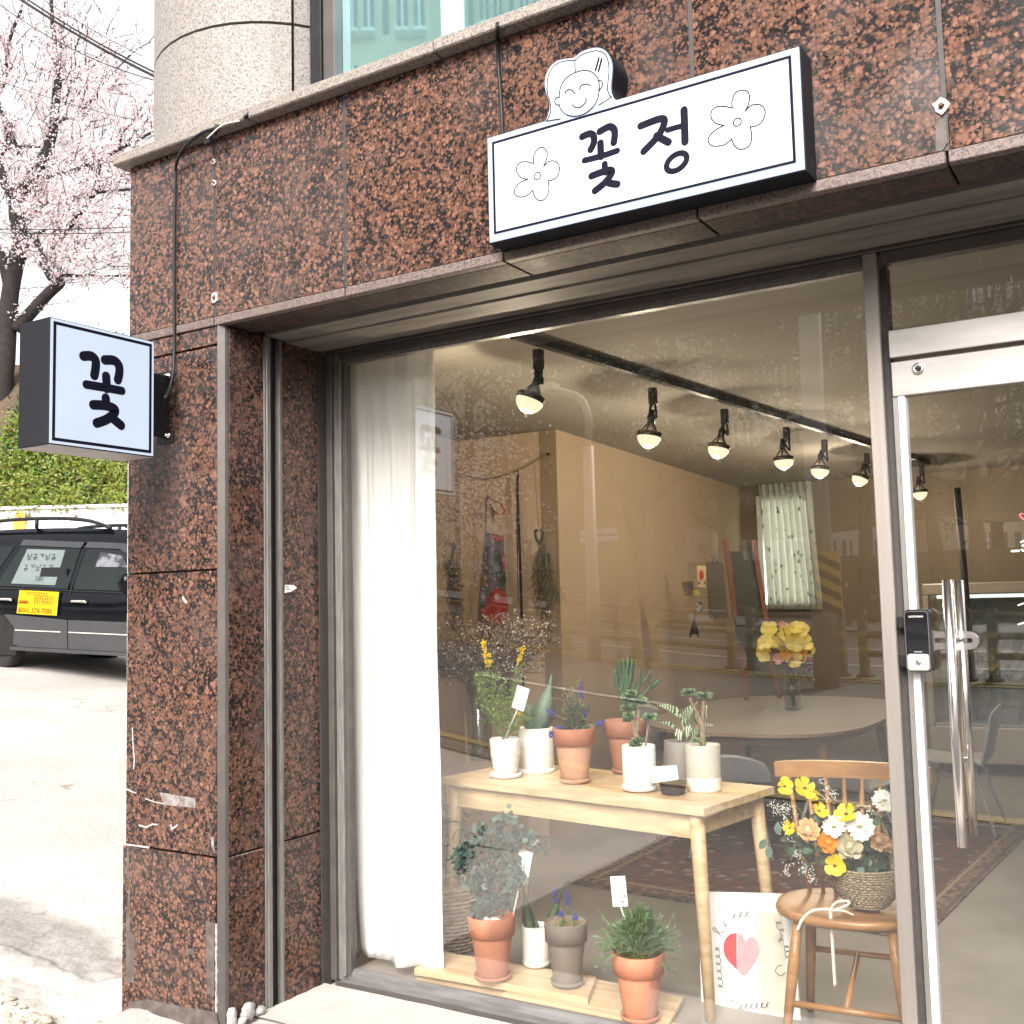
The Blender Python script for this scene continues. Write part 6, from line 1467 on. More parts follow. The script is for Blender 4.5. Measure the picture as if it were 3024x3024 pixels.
for nme, sx, sy, dx, dy in (('fl', -1, -1, -.075, -.05), ('fr', 1, -1, .065, -.05), ('bl', -1, 1, -.05, .07), ('br', 1, 1, .05, .07)):
    a, b = ch(sx*.15, sy*.14, .42), ch(sx*.13+dx, sy*.13+dy, 0); LG_[nme] = (a, b); MB().tube([a, a.lerp(b, .35), b], [.016, .0195, .013], 0, 14).build('leg', OAK, SCH)
def on_leg(k, z): a, b = LG_[k]; return a.lerp(b, (a.z-z)/a.z)
MB().tube([on_leg('fl', .15), on_leg('fr', .145)], .011, 0, 10).build('stretcher', OAK, SCH); MB().tube([on_leg('bl', .235), on_leg('br', .23)], .010, 0, 10).build('stretcher', OAK, SCH)
mid = (on_leg('bl', .235)+on_leg('br', .23))/2; MB().tube([mid, (on_leg('fl', .15)+on_leg('fr', .145))/2], .010, 0, 10).build('stretcher', OAK, SCH)
# crest rail measured at the back of the seat
rail = []
for i in range(17):
    a = -1+2*i/16; rail.append((ch(a*.275, .28-.055*a*a, .862), a))
m = MB(); vs = []; 
for p, a in rail:
    d = vy*1; hgt = .030*(1-.12*abs(a)**6); vs += [p-vy*.009+Z_*hgt, p+vy*.011+Z_*hgt*1.02+vy*.006, p+vy*.011-Z_*hgt, p-vy*.009-Z_*hgt*1.0]
fs = [(4*i+k, 4*i+(k+1) % 4, 4*i+4+(k+1) % 4, 4*i+4+k) for i in range(16) for k in range(4)]+[(0, 1, 2, 3), (64, 67, 66, 65)]
m.add(vs, fs, 0, False); m.build('crest_rail', OAK, SCH)
for i in range(8):
    a = -.84+1.68*i/7; MB().tube([ch(a*.272, .28-.055*a*a, .84), ch(a*.235, .235-.04*a*a, .64), ch(a*.18, .175-.035*a*a, .436)], [.0065, .0105, .0075], 0, 8).build('spindle', OAK, SCH)

# flower basket on the chair
random.seed(12)
SEA = mat('seagrass_rope', (.36, .29, .19), (.16, .125, .085), 120, .85, bmp=.8, contrast=(.4, .6))
bc = sc_+V((.062, .0, .447)); FB = thing('flower_basket', 'woven rope basket of white gerberas and yellow poppies on the oak chair seat', 'flower basket', bc)
Db = depth(bc); sb = Db/FPX
m = MB(); Hb = .135
def bw(z, a):      # boat shaped: low in the middle, long ends
    k = z/Hb; rx = .056+.105*math.sin(k*1.35); ry = .045+.045*math.sin(k*1.4); zz = z+.022*k*abs(math.cos(a))**2; return bc+vx*rx*math.cos(a)+vy*ry*math.sin(a)+Z_*zz
NS2 = 74
for i in range(15):
    z0 = .004+i*Hb/15; pts = [bw(z0, 6.2832*k/NS2)+(bw(z0, 6.2832*k/NS2)-bc).xy.to_3d().normalized()*.0035*(1 if (k+i) % 2 else -1)+Z_*.0015*(1 if k % 2 else -1) for k in range(NS2)]
    m.tube(pts+[pts[0]], .0048, 0, 5, cap=False)
m.add([bw(.002, 6.2832*k/24) for k in range(24)], [tuple(range(24))]); 
m.build('basket', SEA, FB)
hm = MB(); hp = []
for i in range(25):
    a = math.pi*i/24; hp.append(bc+vx*(-.088*math.cos(a))+Z_*(.13+.205*math.sin(a)**.9))
for q in range(2):
    pp_ = [p+V((math.sin(i*1.4+q*3.14)*.003, 0, math.cos(i*1.4+q*3.14)*.003)) for i, p in enumerate(smooth(hp, 3))]; hm.tube(pp_, .0060, 0, 6)
hm.build('basket_handle', SEA, FB)
def at(x, y, o=0): return onD(x, y, Db+o)
FM = [lf('gerbera_white', (.84, .83, .80), (.78, .77, .73), .3), lf('gerbera_eye', (.45, .48, .20)), lf('poppy_yellow', (.84, .68, .03), (.80, .58, .01), .35), lf('dark_eye', (.14, .09, .03)), lf('ranunculus_orange', (.82, .36, .02), (.78, .28, .01), .3), lf('carnation_peach', (.78, .55, .30), (.72, .44, .2), .3), lf('rose_cream', (.62, .56, .40), (.5, .47, .30), .3), lf('tan_carnation', (.58, .38, .22), (.5, .3, .16), .3)]
GLF = [lf('ivy_green', (.075, .13, .07), (.05, .09, .05), .2), lf('eucalypt_grey', (.13, .20, .16), None, .2)]
def flower_at(name, fn, lab=None): m = MB(); fn(m); o = m.build(name, FM, FB, fixn=False); return o
def gerb(x, y, r, tilt=(0, 0, 0)):
    def f(m):
        c = at(x, y, -.06); up = (CAM-c).normalized()+V(tilt)
        bloom(m, c, r*sb*1.04, 26, 0, up, .12, None, .36); bloom(m, c+up.normalized()*.002, r*sb*.72, 16, 0, up, .3, None, .3); m.ball(c+up.normalized()*.003, r*sb*.26, 1, 10, .5)
    flower_at('gerbera', f)
gerb(2538, 2440, 38); gerb(2464, 2442, 31, (-.3, 0, .2)); gerb(2612, 2366, 34, (.2, 0, .9))
def pop(x, y, r, tilt=(0, 0, 0)): flower_at('poppy', lambda m: bloom(m, at(x, y, -.05), r*sb*1.08, 5, 2, (CAM-at(x, y)).normalized()+V(tilt)+rv(.15), .35, 3, 1.0))
for q in ((2316, 2322, 25, (.1, 0, .1)), (2375, 2328, 33, (.3, 0, .2)), (2398, 2345, 22, (0, 0, -.6)), (2500, 2405, 34, (-.2, 0, .5)), (2465, 2556, 31), (2418, 2395, 24, (.4, 0, .5)), (2334, 2445, 20, (-.5, 0, .2))): pop(*q)
def layered(x, y, r, mi, n=5, name='ranunculus', ruff=0):
    def f(m):
        c = at(x, y, -.065); up = (CAM-c).normalized()
        for k in range(n): bloom(m, c-up*.004*(n-k)+up*.002*k+(rv(ruff) if ruff else V()), r*sb*(1-.17*k), 9 if not ruff else 11, mi, up+rv(.08), .35+.34*k, None, .75 if not ruff else .5)
        m.ball(c, r*sb*.42, mi, 8)
    flower_at(name, f)
layered(2445, 2487, 33, 4); layered(2385, 2452, 38, 5, 6, 'carnation', .002); layered(2508, 2500, 37, 6, 5, 'rose'); layered(2596, 2482, 30, 7, 6, 'carnation', .002); layered(2630, 2500, 22, 7, 5, 'carnation', .002)
flower_at('fallen_petal', lambda m: (m.leaf(onZ(2288, 2638, .428), V((1, .1, 0)), Z_, .035, .012, 4, .1)))
m = MB()
for i in range(150):
    x, y = random.choice(((rnd(2360, 2640), rnd(2480, 2560)), (rnd(2520, 2620), rnd(2500, 2590)), (rnd(2380, 2640), rnd(2400, 2520)), (rnd(2330, 2400), rnd(2460, 2520))))
    p = at(x, y, rnd(-.04, .05)); 
    m.leaf(p, rv()-Z_*.2, (CAM-p).normalized()+rv(.4), rnd(.022, .042), rnd(.02, .03), random.choice((0, 0, 1)), .15)
for (x, y, a, b) in ((2270, 2510, 0, -1), (2297, 2478, .2, 1), (2262, 2490, -1, -.3)): m.leaf(at(x, y-12, -.03), V((a*.2, 0, b)), (CAM-at(x, y)).normalized(), .045, .026, 1, .1)
m.tube(smooth([at(2400, 2540), at(2330, 2500), at(2275, 2495)], 4), .001, 0, 4)
m.build('leaves', GLF, FB, fixn=False)
m = MB(); st = MB()
for l in ([(2420, 2500), (2350, 2410), (2278, 2375)], [(2420, 2500), (2360, 2400), (2310, 2380)], [(2430, 2480), (2440, 2380), (2432, 2310)], [(2450, 2470), (2465, 2370), (2455, 2340)], [(2400, 2520), (2330, 2480), (2318, 2420)], [(2400, 2530), (2335, 2550), (2322, 2580)], [(2410, 2540), (2395, 2580), (2395, 2600)], [(2560, 2480), (2590, 2420), (2605, 2400)], [(2400, 2500), (2370, 2540), (2350, 2520)], [(2550, 2480), (2570, 2400), (2560, 2390)], [(2600, 2500), (2640, 2440), (2636, 2400)], [(2420, 2540), (2385, 2560), (2370, 2570)], [(2380, 2470), (2320, 2400), (2290, 2400)]):
    P = smooth([at(a, b, rnd(-.04, .02)) for a, b in l], 5); st.tube(P, .0007, 0, 3)
    for k in range(34):
        p = P[-1-int(abs(random.gauss(0, 3))) % len(P)]+rv(.008); m.ball(p, rnd(.0016, .0028), 0, 5)
st.build('filler_stems', STEM, FB); tag(m.build('filler_blossom', [FM[0]], FB, fixn=False), kind='stuff')
m = MB(); st = MB()
for (x, y) in ((2316, 2330), (2380, 2330), (2540, 2440), (2612, 2380), (2418, 2400)): st.tube(smooth([bc+Z_*.10, at((x+2500)/2, (y+2560)/2), at(x, y+4, -.03)], 4), .0016, 0, 5)
st.build('stem', STEM, FB)
# cream ribbon tied in a bow hanging over the seat edge
RIB = mat('cream_ribbon', (.78, .72, .60), (.72, .66, .54), 40, .5)
m = MB(); sd_ = (cR*.0+_R)*0
def rib(l, w_=.006, off=-.10):
    P = smooth([onD(a, b, Db+(l_o if False else off)) for a, b in l], 5); sides = []
    for i, p in enumerate(P):
        t_ = (P[min(i+1, len(P)-1)]-P[max(0, i-1)]).normalized(); s_ = t_.cross(cF).normalized(); sides.append((s_*.8+V((0, 0, .3))).normalized()*w_*.5)
    m.strip(P, sides)
rib([(2450, 2686), (2400, 2690), (2370, 2715), (2355, 2748)], .011); rib([(2450, 2690), (2470, 2665), (2505, 2662), (2500, 2675), (2455, 2690)], .009); rib([(2452, 2690), (2458, 2780), (2462, 2850), (2466, 2912)], .011); rib([(2455, 2690), (2490, 2690), (2520, 2702)], .006)
m.ball(onD(2452, 2688, Db-.10), .006, 0, 8)
o = top(m, 'ribbon', RIB, 'cream ribbon bow hanging down over the front edge of the oak seat', 'ribbon'); md = o.modifiers.new('t', 'SOLIDIFY'); md.thickness = .0008

# poster leaning behind the bench leg
yp0 = 3.93
PT = thing('heart_poster', 'white framed poster with a red and pink heart leaning on the bench table leg', 'poster', (-1.45, yp0, 0))
A, Bb, Cc, Dd = onY(2062, 2633, yp0+.03), onY(2334, 2640, yp0+.03), onY(2372, 3110, yp0-.03), onY(2075, 3110, yp0-.03)
def bil(a, b): return Dd.lerp(Cc, a).lerp(A.lerp(Bb, a), b)
un, vn2 = (Bb-A).normalized(), (A-Dd).normalized(); nn2 = un.cross(vn2).normalized()
if nn2.y > 0: nn2 = -nn2
def quad(a0, a1, b0, b1, o): return [bil(a0, b0)+nn2*o, bil(a1, b0)+nn2*o, bil(a1, b1)+nn2*o, bil(a0, b1)+nn2*o]
MB().prism(quad(0, 1, 0, 1, 0), -nn2*.012).build('frame', WHT, PT)
MB().prism(quad(.045, .955, .10, .97, .002), -nn2*.0015).build('poster_sheet', PAPER, PT)
MB().prism(quad(.20, .90, .16, .88, .0035), -nn2*.001).build('printed_panel', mat('beige_print', (.66, .60, .50), None, 20, .6), PT)
MB().prism(quad(.20, .62, .17, .875, .0045), -nn2*.0008).build('white_panel', PAPER, PT)
def onp(a, b): d = ray(a, b); return CAM+d*((Dd+nn2*.006-CAM).dot(nn2)/d.dot(nn2))
def hz(l): return [(2024+a/1.932, 2024+b/1.932) for a, b in l]
hl = [(293, 1413), (255, 1420), (225, 1455), (218, 1505), (235, 1560), (293, 1622)]; hr = [(293, 1622), (335, 1658), (385, 1600), (418, 1540), (420, 1480), (395, 1440), (368, 1437), (345, 1460), (325, 1425), (293, 1413)]
for l, mm, nm in ((smooth([V(p) for p in hl], 4)+[V((293, 1413))], mat('heart_red', (.68, .07, .08), None, 20, .6), 'red_half'), ([*smooth([V(p) for p in hr], 4)], mat('heart_pink', (.78, .33, .36), None, 20, .6), 'pink_half')):
    P = [onp(*hz([p])[0]) for p in l][:-1]; MB().prism(P, nn2*.0006).build(nm, mm, PT)
m = MB(); O0 = Dd+nn2*.0062
def pw(l, wid=.0022, k=4, lift=0):
    s_ = []
    for q in hz(l): p = onp(*q)-O0; s_.append((p.dot(un), p.dot(vn2)))
    stroke(m, smooth(s_, k) if len(s_) > 2 else s_, un, vn2 if un.cross(vn2).dot(nn2) > 0 else vn2, O0, wid, .0005+lift)
def cursive(p0, p1, kinds, h, ph=0):
    """handwriting: one looping pen line along p0-p1"""
    p0, p1 = V(p0), V(p1); d = p1-p0; L = d.length; d.normalize(); nrm = V((d.y, -d.x)); n = len(kinds); l = []
    for i, kd in enumerate(kinds):
        c0 = L*(i+.5)/n; w_ = L/n; hh_ = {'l': 2.0, 'a': 1, 'e': 1, 'n': 1, 'S': 2.1, 'p': -1.0, 'r': 1, 'c': 1, 's': 1.1}[kd]*h
        l += [p0+d*(c0-w_*.4)+nrm*h*.05, p0+d*(c0+w_*.1)+nrm*hh_*.8, p0+d*(c0-w_*.1)+nrm*hh_, p0+d*(c0-w_*.22)+nrm*hh_*.4, p0+d*(c0+w_*.15)+nrm*h*.02]
    return [(q.x, q.y) for q in l]
pw(cursive((195, 1735), (160, 1480), 'carsec', 22)); pw(cursive((165, 1440), (215, 1350), 'Sa', 30)); pw(cursive((225, 1340), (330, 1330), 'anr', 26)); pw(cursive((470, 1370), (530, 1500), 'esp', 24)); pw(cursive((530, 1510), (545, 1600), 'rls', 22)); pw([(525, 1625), (500, 1630), (490, 1660), (520, 1685), (545, 1670)], .0025)
pw([(262, 1810), (240, 1812), (240, 1835), (262, 1870), (290, 1860), (285, 1830), (262, 1812)], .0026); pw(cursive((290, 1862), (470, 1862), 'earnrc', 28), .0026)
m.build('handwriting', INK, PT)

# things hanging at the wall on a string
yW = 6.16
h0, h1, h2 = onY(1205, 1352, yW), onY(1434, 1414, yW-.02), onY(1614, 1340, yW)
P = [h0, h0.lerp(h1, .55)-Z_*.015, h1, onY(1530, 1388, yW-.01), h2]
top(MB().tube(smooth(P, 5), .0035, 0, 5), 'hanging_string', mat('jute', (.18, .13, .09), None, 60, .9), 'thin sagging string pinned to the tan wall, holding the apron and ribbons', 'string')
MB_ = MB().lathe([(.010, 0), (.010, .02), (.004, .03)], (0, 0, 0), 10); MB_.xf(Matrix.Translation(h2+V((0, .03, 0))) @ Matrix.Rotation(R_(90), 4, 'X')); top(MB_, 'wall_hook', BLK, 'small hook on the tan wall at the right end of the string', 'hook')
# apron
ya = yW-.05
AP = thing('apron', 'grey-lilac apron printed with big red flowers hanging from the string', 'apron', onY(1450, 2000, ya))
apg = mat('apron_cloth', (.165, .15, .19), (.14, .13, .165), 6, .9, bmp=.1)
outl = [(1432, 1572), (1450, 1573), (1486, 1582), (1490, 1660), (1496, 1750), (1500, 1850), (1506, 1950), (1500, 2000), (1410, 2000), (1408, 1900), (1413, 1800), (1420, 1700)]
def apo(l, y): return [onY(a, b, y) for a, b in l]
m = MB(); rows2 = []
Lf = [(1432, 1572), (1427, 1640), (1420, 1700), (1413, 1800), (1408, 1900), (1406, 2000), (1404, 2060)]; Rt = [(1486, 1582), (1489, 1640), (1492, 1700), (1498, 1800), (1502, 1900), (1506, 2000), (1508, 2060)]
def fa(a, b):
    k = (1-b)*(len(Lf)-1); i = min(int(k), len(Lf)-2); f = k-i; l = V(Lf[i]).lerp(V(Lf[i+1]), f); r = V(Rt[i]).lerp(V(Rt[i+1]), f); q = l.lerp(r, a); return onY(q.x, q.y, ya+.012*math.sin(a*9+b*2)*(1-b*.6))
m.grid(fa, 20, 30); o = m.build('cloth', apg, AP); md = o.modifiers.new('t', 'SOLIDIFY'); md.thickness = .003
redm = mat('apron_red', (.42, .035, .035), (.34, .025, .03), 8, .9); grnm = mat('apron_green', (.03, .075, .045)); 
def patch(l, mt, nm, y=ya-.017): m = MB(); m.prism([onY(a, b, y) for a, b in [tuple(p) for p in smooth([V(q) for q in l], 3, True)]], (0, .0012, 0)); m.build(nm, mt, AP)
patch([(1442, 1765), (1458, 1742), (1480, 1738), (1497, 1765), (1500, 1800), (1488, 1832), (1468, 1845), (1440, 1838), (1420, 1815), (1422, 1790), (1440, 1785)], redm, 'flower_print')
patch([(1412, 1885), (1428, 1870), (1440, 1885), (1436, 1930), (1412, 1945)], redm, 'flower_print'); patch([(1452, 1578), (1484, 1585), (1486, 1600), (1468, 1598)], redm, 'flower_print'); patch([(1486, 1630), (1489, 1632), (1491, 1680), (1483, 1668)], redm, 'flower_print'); patch([(1450, 1950), (1480, 1940), (1490, 1975), (1465, 1990), (1448, 1980)], redm, 'flower_print')
patch([(1468, 1612), (1476, 1640), (1476, 1668), (1463, 1655), (1460, 1630)], grnm, 'leaf_print'); patch([(1460, 1700), (1480, 1688), (1492, 1696), (1484, 1706)], grnm, 'leaf_print'); patch([(1480, 1710), (1493, 1700), (1494, 1722), (1486, 1728)], grnm, 'leaf_print'); patch([(1421, 1775), (1432, 1790), (1428, 1800), (1418, 1792)], grnm, 'leaf_print')
patch([(1461, 1756), (1468, 1752), (1475, 1758), (1474, 1768), (1464, 1771)], mat('flower_heart', (.6, .5, .35)), 'leaf_print', ya-.021)
patch([(1428, 1690), (1434, 1695), (1434, 1730), (1425, 1725)], mat('orange_print', (.35, .16, .04)), 'leaf_print')
def ribbon(l, y, w_, mt, nm, par=None):
    m = MB(); P = smooth([onY(a, b, y) for a, b in l], 4); 
    m.tube(P, w_/2, 0, 6, flat=.35); return m.build(nm, mt, par)
ribbon([(1434, 1580), (1435, 1540), (1436, 1480), (1442, 1470)], ya, .022, apg, 'strap', AP); ribbon([(1441, 1466), (1458, 1478), (1480, 1490), (1490, 1508), (1478, 1520), (1460, 1510), (1448, 1490)], ya-.01, .022, redm, 'strap', AP); ribbon([(1448, 1490), (1456, 1515), (1461, 1540)], ya-.02, .018, mat('navy_tie', (.05, .06, .09)), 'strap', AP)
ribbon([(1434, 1416), (1433, 1440), (1437, 1468)], ya+.01, .006, BSTEM, 'hanging_loop', AP)
m = MB()
for l, w_ in (([(1530, 1400), (1528, 1440), (1534, 1600), (1540, 1800), (1545, 2000), (1546, 2040)], .030), ([(1530, 1402), (1527, 1500), (1529, 1700), (1531, 1780)], .008), ([(1529, 1400), (1524, 1440), (1527, 1640)], .005)): P = smooth([onY(a, b, yW-.05) for a, b in l], 4); m.tube(P, w_/2, 0, 6, flat=.4)
m.tube([onY(1530, 1386, yW-.05), onY(1530, 1402, yW-.05)], .004, 0, 5); top(m, 'black_strap', BLK, 'long black ribbon hanging straight down from the string', 'ribbon')
# hanging moss bunches
MOS = [mat('dried_moss', (.10, .085, .05), (.06, .05, .035), 60, .9), mat('moss_light', (.20, .17, .10), None, 60, .9)]
for (cx_0, y0, y1, ys, lab) in ((1326, 1600, 2040, 1220, 'dark bunch of hanging moss right beside the white curtain'), (1600, 1560, 1870, 1372, 'dark bunch of hanging moss to the right of the apron')):
    D = depth(onY(cx_0, 1600, yW-.10)); s = D/FPX; t = thing('hanging_moss', lab, 'hanging plant', onD(cx_0, y1, D))
    hx = cx_0-(10 if cx_0 > 1500 else -2); MB().tube([onD(hx-12, ys, D), onD(hx, y0, D)], .0025, 0, 4).build('cord', BSTEM, t)
    m = MB()
    for sg in (-1, 1): m.tube(smooth([onD(hx+4, y0+48, D), onD(hx+sg*10+2, y0+25, D), onD(hx+sg*10+2, y0+6, D), onD(hx+2+sg*3, y0+8, D)], 4), 4.5*s, 0, 6)
    m.build('heart_hanger', BLK, t)
    m = MB(); nst = 460
    for i in range(nst):
        k = abs(random.gauss(0, .42)); yy = y0+45+(y1-y0-80)*min(1, k); wd = 34*math.sin(math.pi*min(1, max(.12, (yy-y0-30)/(y1-y0))))**.7*(1 if yy < y0+200 else .5)
        p = onD(cx_0+8*(yy-y0)/200+random.gauss(0, .42)*wd, yy, D+rnd(-.06, .06)); q = p; P = [p]
        for j in range(3): q = q+V((random.gauss(0, .018), random.gauss(0, .018), -rnd(.015, .05))); P.append(q)
        m.tube(P, .0022, 1 if random.random() < .25 else 0, 3, cap=False)
    tag(m.build('moss', MOS, t, fixn=False), kind='stuff')

# easel, boards and cards
ye = 9.0
EW = mat('easel_wood', (.17, .065, .035), (.11, .045, .03), 20, .6)
EA = thing('easel', 'brown wooden easel holding a dark green board in front of the printed curtain', 'easel', onZ(2170, 2290, 0))
De = 8.4
def E_(a, b, o=0): return onD(a, b, De+o)
for P in ([(2143, 1592), (2150, 1700), (2165, 1850), (2166, 1860)], [(2226, 1594), (2240, 1700), (2262, 1850), (2300, 2050)], [(2190, 1900), (2210, 2050)]): pass
def bar(a, b, w_, nm, mt=EW, par=EA, th=.02):
    a, b = E_(*a), E_(*b); d = (b-a).normalized(); s_ = d.cross(cF).normalized(); MB().obox((a+b)/2, d*(b-a).length/2, s_*w_/2, cF*th/2).build(nm, mt, par)
bar((2143, 1592), (2172, 1830), .040, 'leg'); bar((2225, 1594), (2262, 1830), .036, 'leg'); bar((2185, 1900), (2206, 2080), .040, 'leg'); bar((2268, 1920), (2302, 2060), .03, 'leg')
MB().prism([E_(2152, 1628, .03), E_(2240, 1628, .03), E_(2262, 2050, .03), E_(2172, 1870, .03)], cF*.012).build('board', mat('dark_board', (.035, .04, .034), (.045, .05, .04), 4, .6), EA)
MB().prism([E_(2086, 1660), E_(2136, 1658), E_(2150, 1828), E_(2094, 1828)], cF*.02).build('x', None) if False else None
PC = thing('wall_board', 'dark framed board hanging on a loop left of the easel', 'board', E_(2115, 1828, -.3))
MB().prism([E_(2087, 1660, -.3), E_(2135, 1660, -.3), E_(2150, 1826, -.3), E_(2095, 1828, -.3)], cF*.02).build('board', mat('brown_board', (.075, .06, .045), (.06, .05, .04), 4, .6), PC)
MB().tube([E_(2105, 1662, -.3), E_(2110, 1638, -.3), E_(2118, 1660, -.3)], .005, 0, 4).build('hanging_loop', BLK, PC)
def smallcard(l, lab, mt, extra=None, D=7.6):
    P = [onD(a, b, D) for a, b in l]; t = thing('photo_card', lab, 'picture', P[0]); MB().prism(P, cF*.003).build('card', mt, t)
    if extra:
        for l2, m2 in extra: MB().prism([onD(a, b, D-.004) for a, b in l2], cF*.001).build('print', m2, t)
cream = mat('cream_card', (.50, .40, .22), None, 10, .7)
smallcard([(2058, 1670), (2085, 1672), (2084, 1734), (2060, 1733)], 'cream card with a red and black flower drawing on the wall', cream, [([(2066, 1690), (2072, 1682), (2078, 1692), (2078, 1706), (2071, 1716), (2065, 1704)], redm), ([(2061, 1715), (2068, 1722), (2064, 1728)], INK), ([(2078, 1720), (2083, 1714), (2082, 1728)], INK)])
smallcard([(2012, 1720), (2046, 1716), (2050, 1758), (2024, 1760)], 'small dark photograph pinned left of the flower card', mat('dark_photo', (.04, .035, .03), (.12, .07, .05), 12, .4))
smallcard([(2044, 1745), (2066, 1741), (2068, 1756), (2046, 1758)], 'tiny yellow printed card overlapping the dark photograph', mat('yellow_card', (.40, .34, .08), (.12, .2, .08), 50, .6))
smallcard([(2056, 1775), (2074, 1778), (2076, 1808), (2058, 1810)], 'small black and white card hanging below the yellow one', mat('mono_card', (.04, .04, .04), (.3, .28, .26), 30, .6, contrast=(.5, .6)))
DB = thing('dried_flower_bunch', 'tiny dark upside-down bunch hanging under the cards on the wall', 'dried flowers', onD(2050, 1880, 7.6))
m = MB().tube([onD(2052, 1826, 7.6), onD(2050, 1850, 7.6), onD(2051, 1872, 7.6)], [.004, .022, .030], 0, 7).leaf(onD(2050, 1850, 7.6), V((-.5, 0, -1)), cF, .09, .03).leaf(onD(2052, 1850, 7.6), V((.4, 0, -1)), cF, .09, .03).tube([onD(2050, 1800, 7.6), onD(2052, 1828, 7.6)], .002, 0, 4); m.build('bunch', BLK, DB)
# tall dark rod and dark cabinet wall further right
a, b = onD(2826, 1440, 7.0), onD(2862, 1868, 7.0); top(MB().tube([a, b, b+(b-a)*.6], .022, 0, 8), 'leaning_pole', BLK, 'tall black pole leaning at the back, seen through the door glass above the handle', 'pole')
# flower cooler seen through the door
FR = thing('flower_cooler', 'long beige flower display cooler with glass front at the back of the shop', 'display cooler', (-1.1, 10.1, 0))
fx0, fx1, fy = -1.90, .9, 9.75
fb = mat('cooler_body', (.30, .265, .22), (.27, .24, .2), 3, .4)
MB().box((fx0, fy, .10), (fx1, fy+.75, .40), 0, .01).build('base_panel', fb, FR); MB().box((fx0, fy+.70, .40), (fx1, fy+.76, 1.55)).build('back_panel', mat('cooler_liner', (.20, .24, .25), None, 3, .4), FR)
for x in (fx0, fx0+.92, fx1-.05): MB().box((x, fy, .402), (x+.05, fy+.06, 1.50), 0, .004).build('post', fb, FR)
MB().box((fx0, fy, 1.502), (fx1, fy+.76, 1.60), 0, .01).build('top_panel', fb, FR); MB().box((fx0+.05, fy+.06, .405), (fx1-.05, fy+.69, .42)).build('shelf', mat('pale_shelf', (.42, .48, .5), None, 3, .3), FR)
MB().box((fx0+.051, fy+.02, .425), (fx0+.919, fy+.026, 1.50)).build('glass_pane', VGL, FR); MB().box((fx0+.971, fy+.02, .425), (fx1-.051, fy+.026, 1.50)).build('glass_pane', VGL, FR)
MB().box((fx0+.1, fy+.10, 1.47), (fx1-.1, fy+.14, 1.50)).build('added_light_strip', emis('added_strip_glow', (.9, .97, 1), .7), FR)  # glowing strip added to brighten the faint flowers
for x in (fx0+.1, fx1-.2): MB().box((x, fy+.1, 0), (x+.1, fy+.5, .10)).build('foot', BLK, FR)
random.seed(77)
pal = [(.60, .60, .58), (.62, .40, .24), (.45, .50, .40), (.50, .46, .5), (.62, .5, .2), (.55, .28, .22)]
pm_ = [lf('cooler_bloom%d' % i, p, None, .3) for i, p in enumerate(pal)]
for k, (x, lab) in enumerate(((-1.55, 'bucket of pale flowers at the left end of the cooler'), (-1.15, 'bucket of white and peach flowers in the middle of the cooler'), (-.78, 'bucket of mixed peach flowers at the right of the cooler'))):
    t = thing('flower_bucket', lab, 'flower bucket', (x, fy+.35, .42)); c = V((x, fy+.35, .42))
    MB().lathe([(.09, 0), (.115, .26), (.118, .265), (.10, .26)], c, 20).build('bucket', VGL, t); m = MB(); st = MB()
    for i in range(26):
        p = c+V((random.gauss(0, .11), random.gauss(0, .08), rnd(.38, .62))); bloom(m, p, rnd(.03, .05), 7, random.randrange(6), (CAM-p)+rv(2), .5); st.tube([c+V((rnd(-.05, .05), 0, .02)), p], .004, 0, 4)
    for i in range(40): m.leaf(c+V((random.gauss(0, .1), random.gauss(0, .08), rnd(.28, .5))), rv(), rv(), .07, .03, 6, .1, True)
    m.build('flowers', pm_+[GLF[0]], t, fixn=False); st.build('stems', STEM, t)
# ------------------------------------------------------------------ the far side of the street: behind the viewer, seen as reflections
YG = 3.53
def mir(p): return V((p.x, 2*YG-p.y, p.z))
def RD(px, py, D): return mir(onD(px, py, D))        # thing seen mirrored in the glass at image point, D metres along the view axis
def RGnd(px, py):
    d = ray(px, py); lo, hi = 5.0, 80.0; a = lo
    for i in range(600):
        p = mir(CAM+d*a)
        if p.z <= ground_z(p.x, p.y): return p
        a *= 1.006
    return p
def drape(P, Q, w_, mt, name, lab=None, cat=None, off=.008, seg=.8, kind='structure', wid2=None, group=None):
    P, Q = P.xy.to_3d(), Q.xy.to_3d(); L = (Q-P).length; d = (Q-P).normalized(); n = V((-d.y, d.x, 0)); k = max(2, int(L/seg)); nw = max(1, int(w_/2))
    m = MB().grid(lambda a, b: (lambda q: V((q.x, q.y, ground_z(q.x, q.y)+off)))(P+d*L*a+n*w_*(b-.5)), k, nw)
    return top(m, name, mt, lab, cat, group, kind)
ASP = mat('asphalt', (.125, .12, .118), (.095, .092, .09), 5, .85, bmp=.1, detail=8)
e0, e1 = RGnd(1300, 2175), RGnd(2900, 2425)      # near yellow line
rd_ = (e0-e1).xy.to_3d().normalized(); rn = V((-rd_.y, rd_.x, 0)); 
if rn.dot(V((0, -1, 0))) < 0: rn = -rn
cp = (e0+e1).xy.to_3d()/2
drape(cp+rn*8.6+rd_*70, cp+rn*8.6-rd_*40, 18, ASP, 'road', off=.012, seg=1.2)
YL = mat('road_yellow', (.34, .25, .09), (.28, .21, .09), 6, .8); WL = mat('road_white', (.62, .60, .56), (.5, .48, .45), 6, .8)
def line(o, mt, w_=.14, s0=60, s1=-35, name='road_marking'): drape(cp+rn*o+rd_*s0, cp+rn*o+rd_*s1, w_, mt, name, off=.024, seg=1.0)
line(0, YL, .16)
f0 = RGnd(1690, 1926); fo_ = (f0-cp).dot(rn)
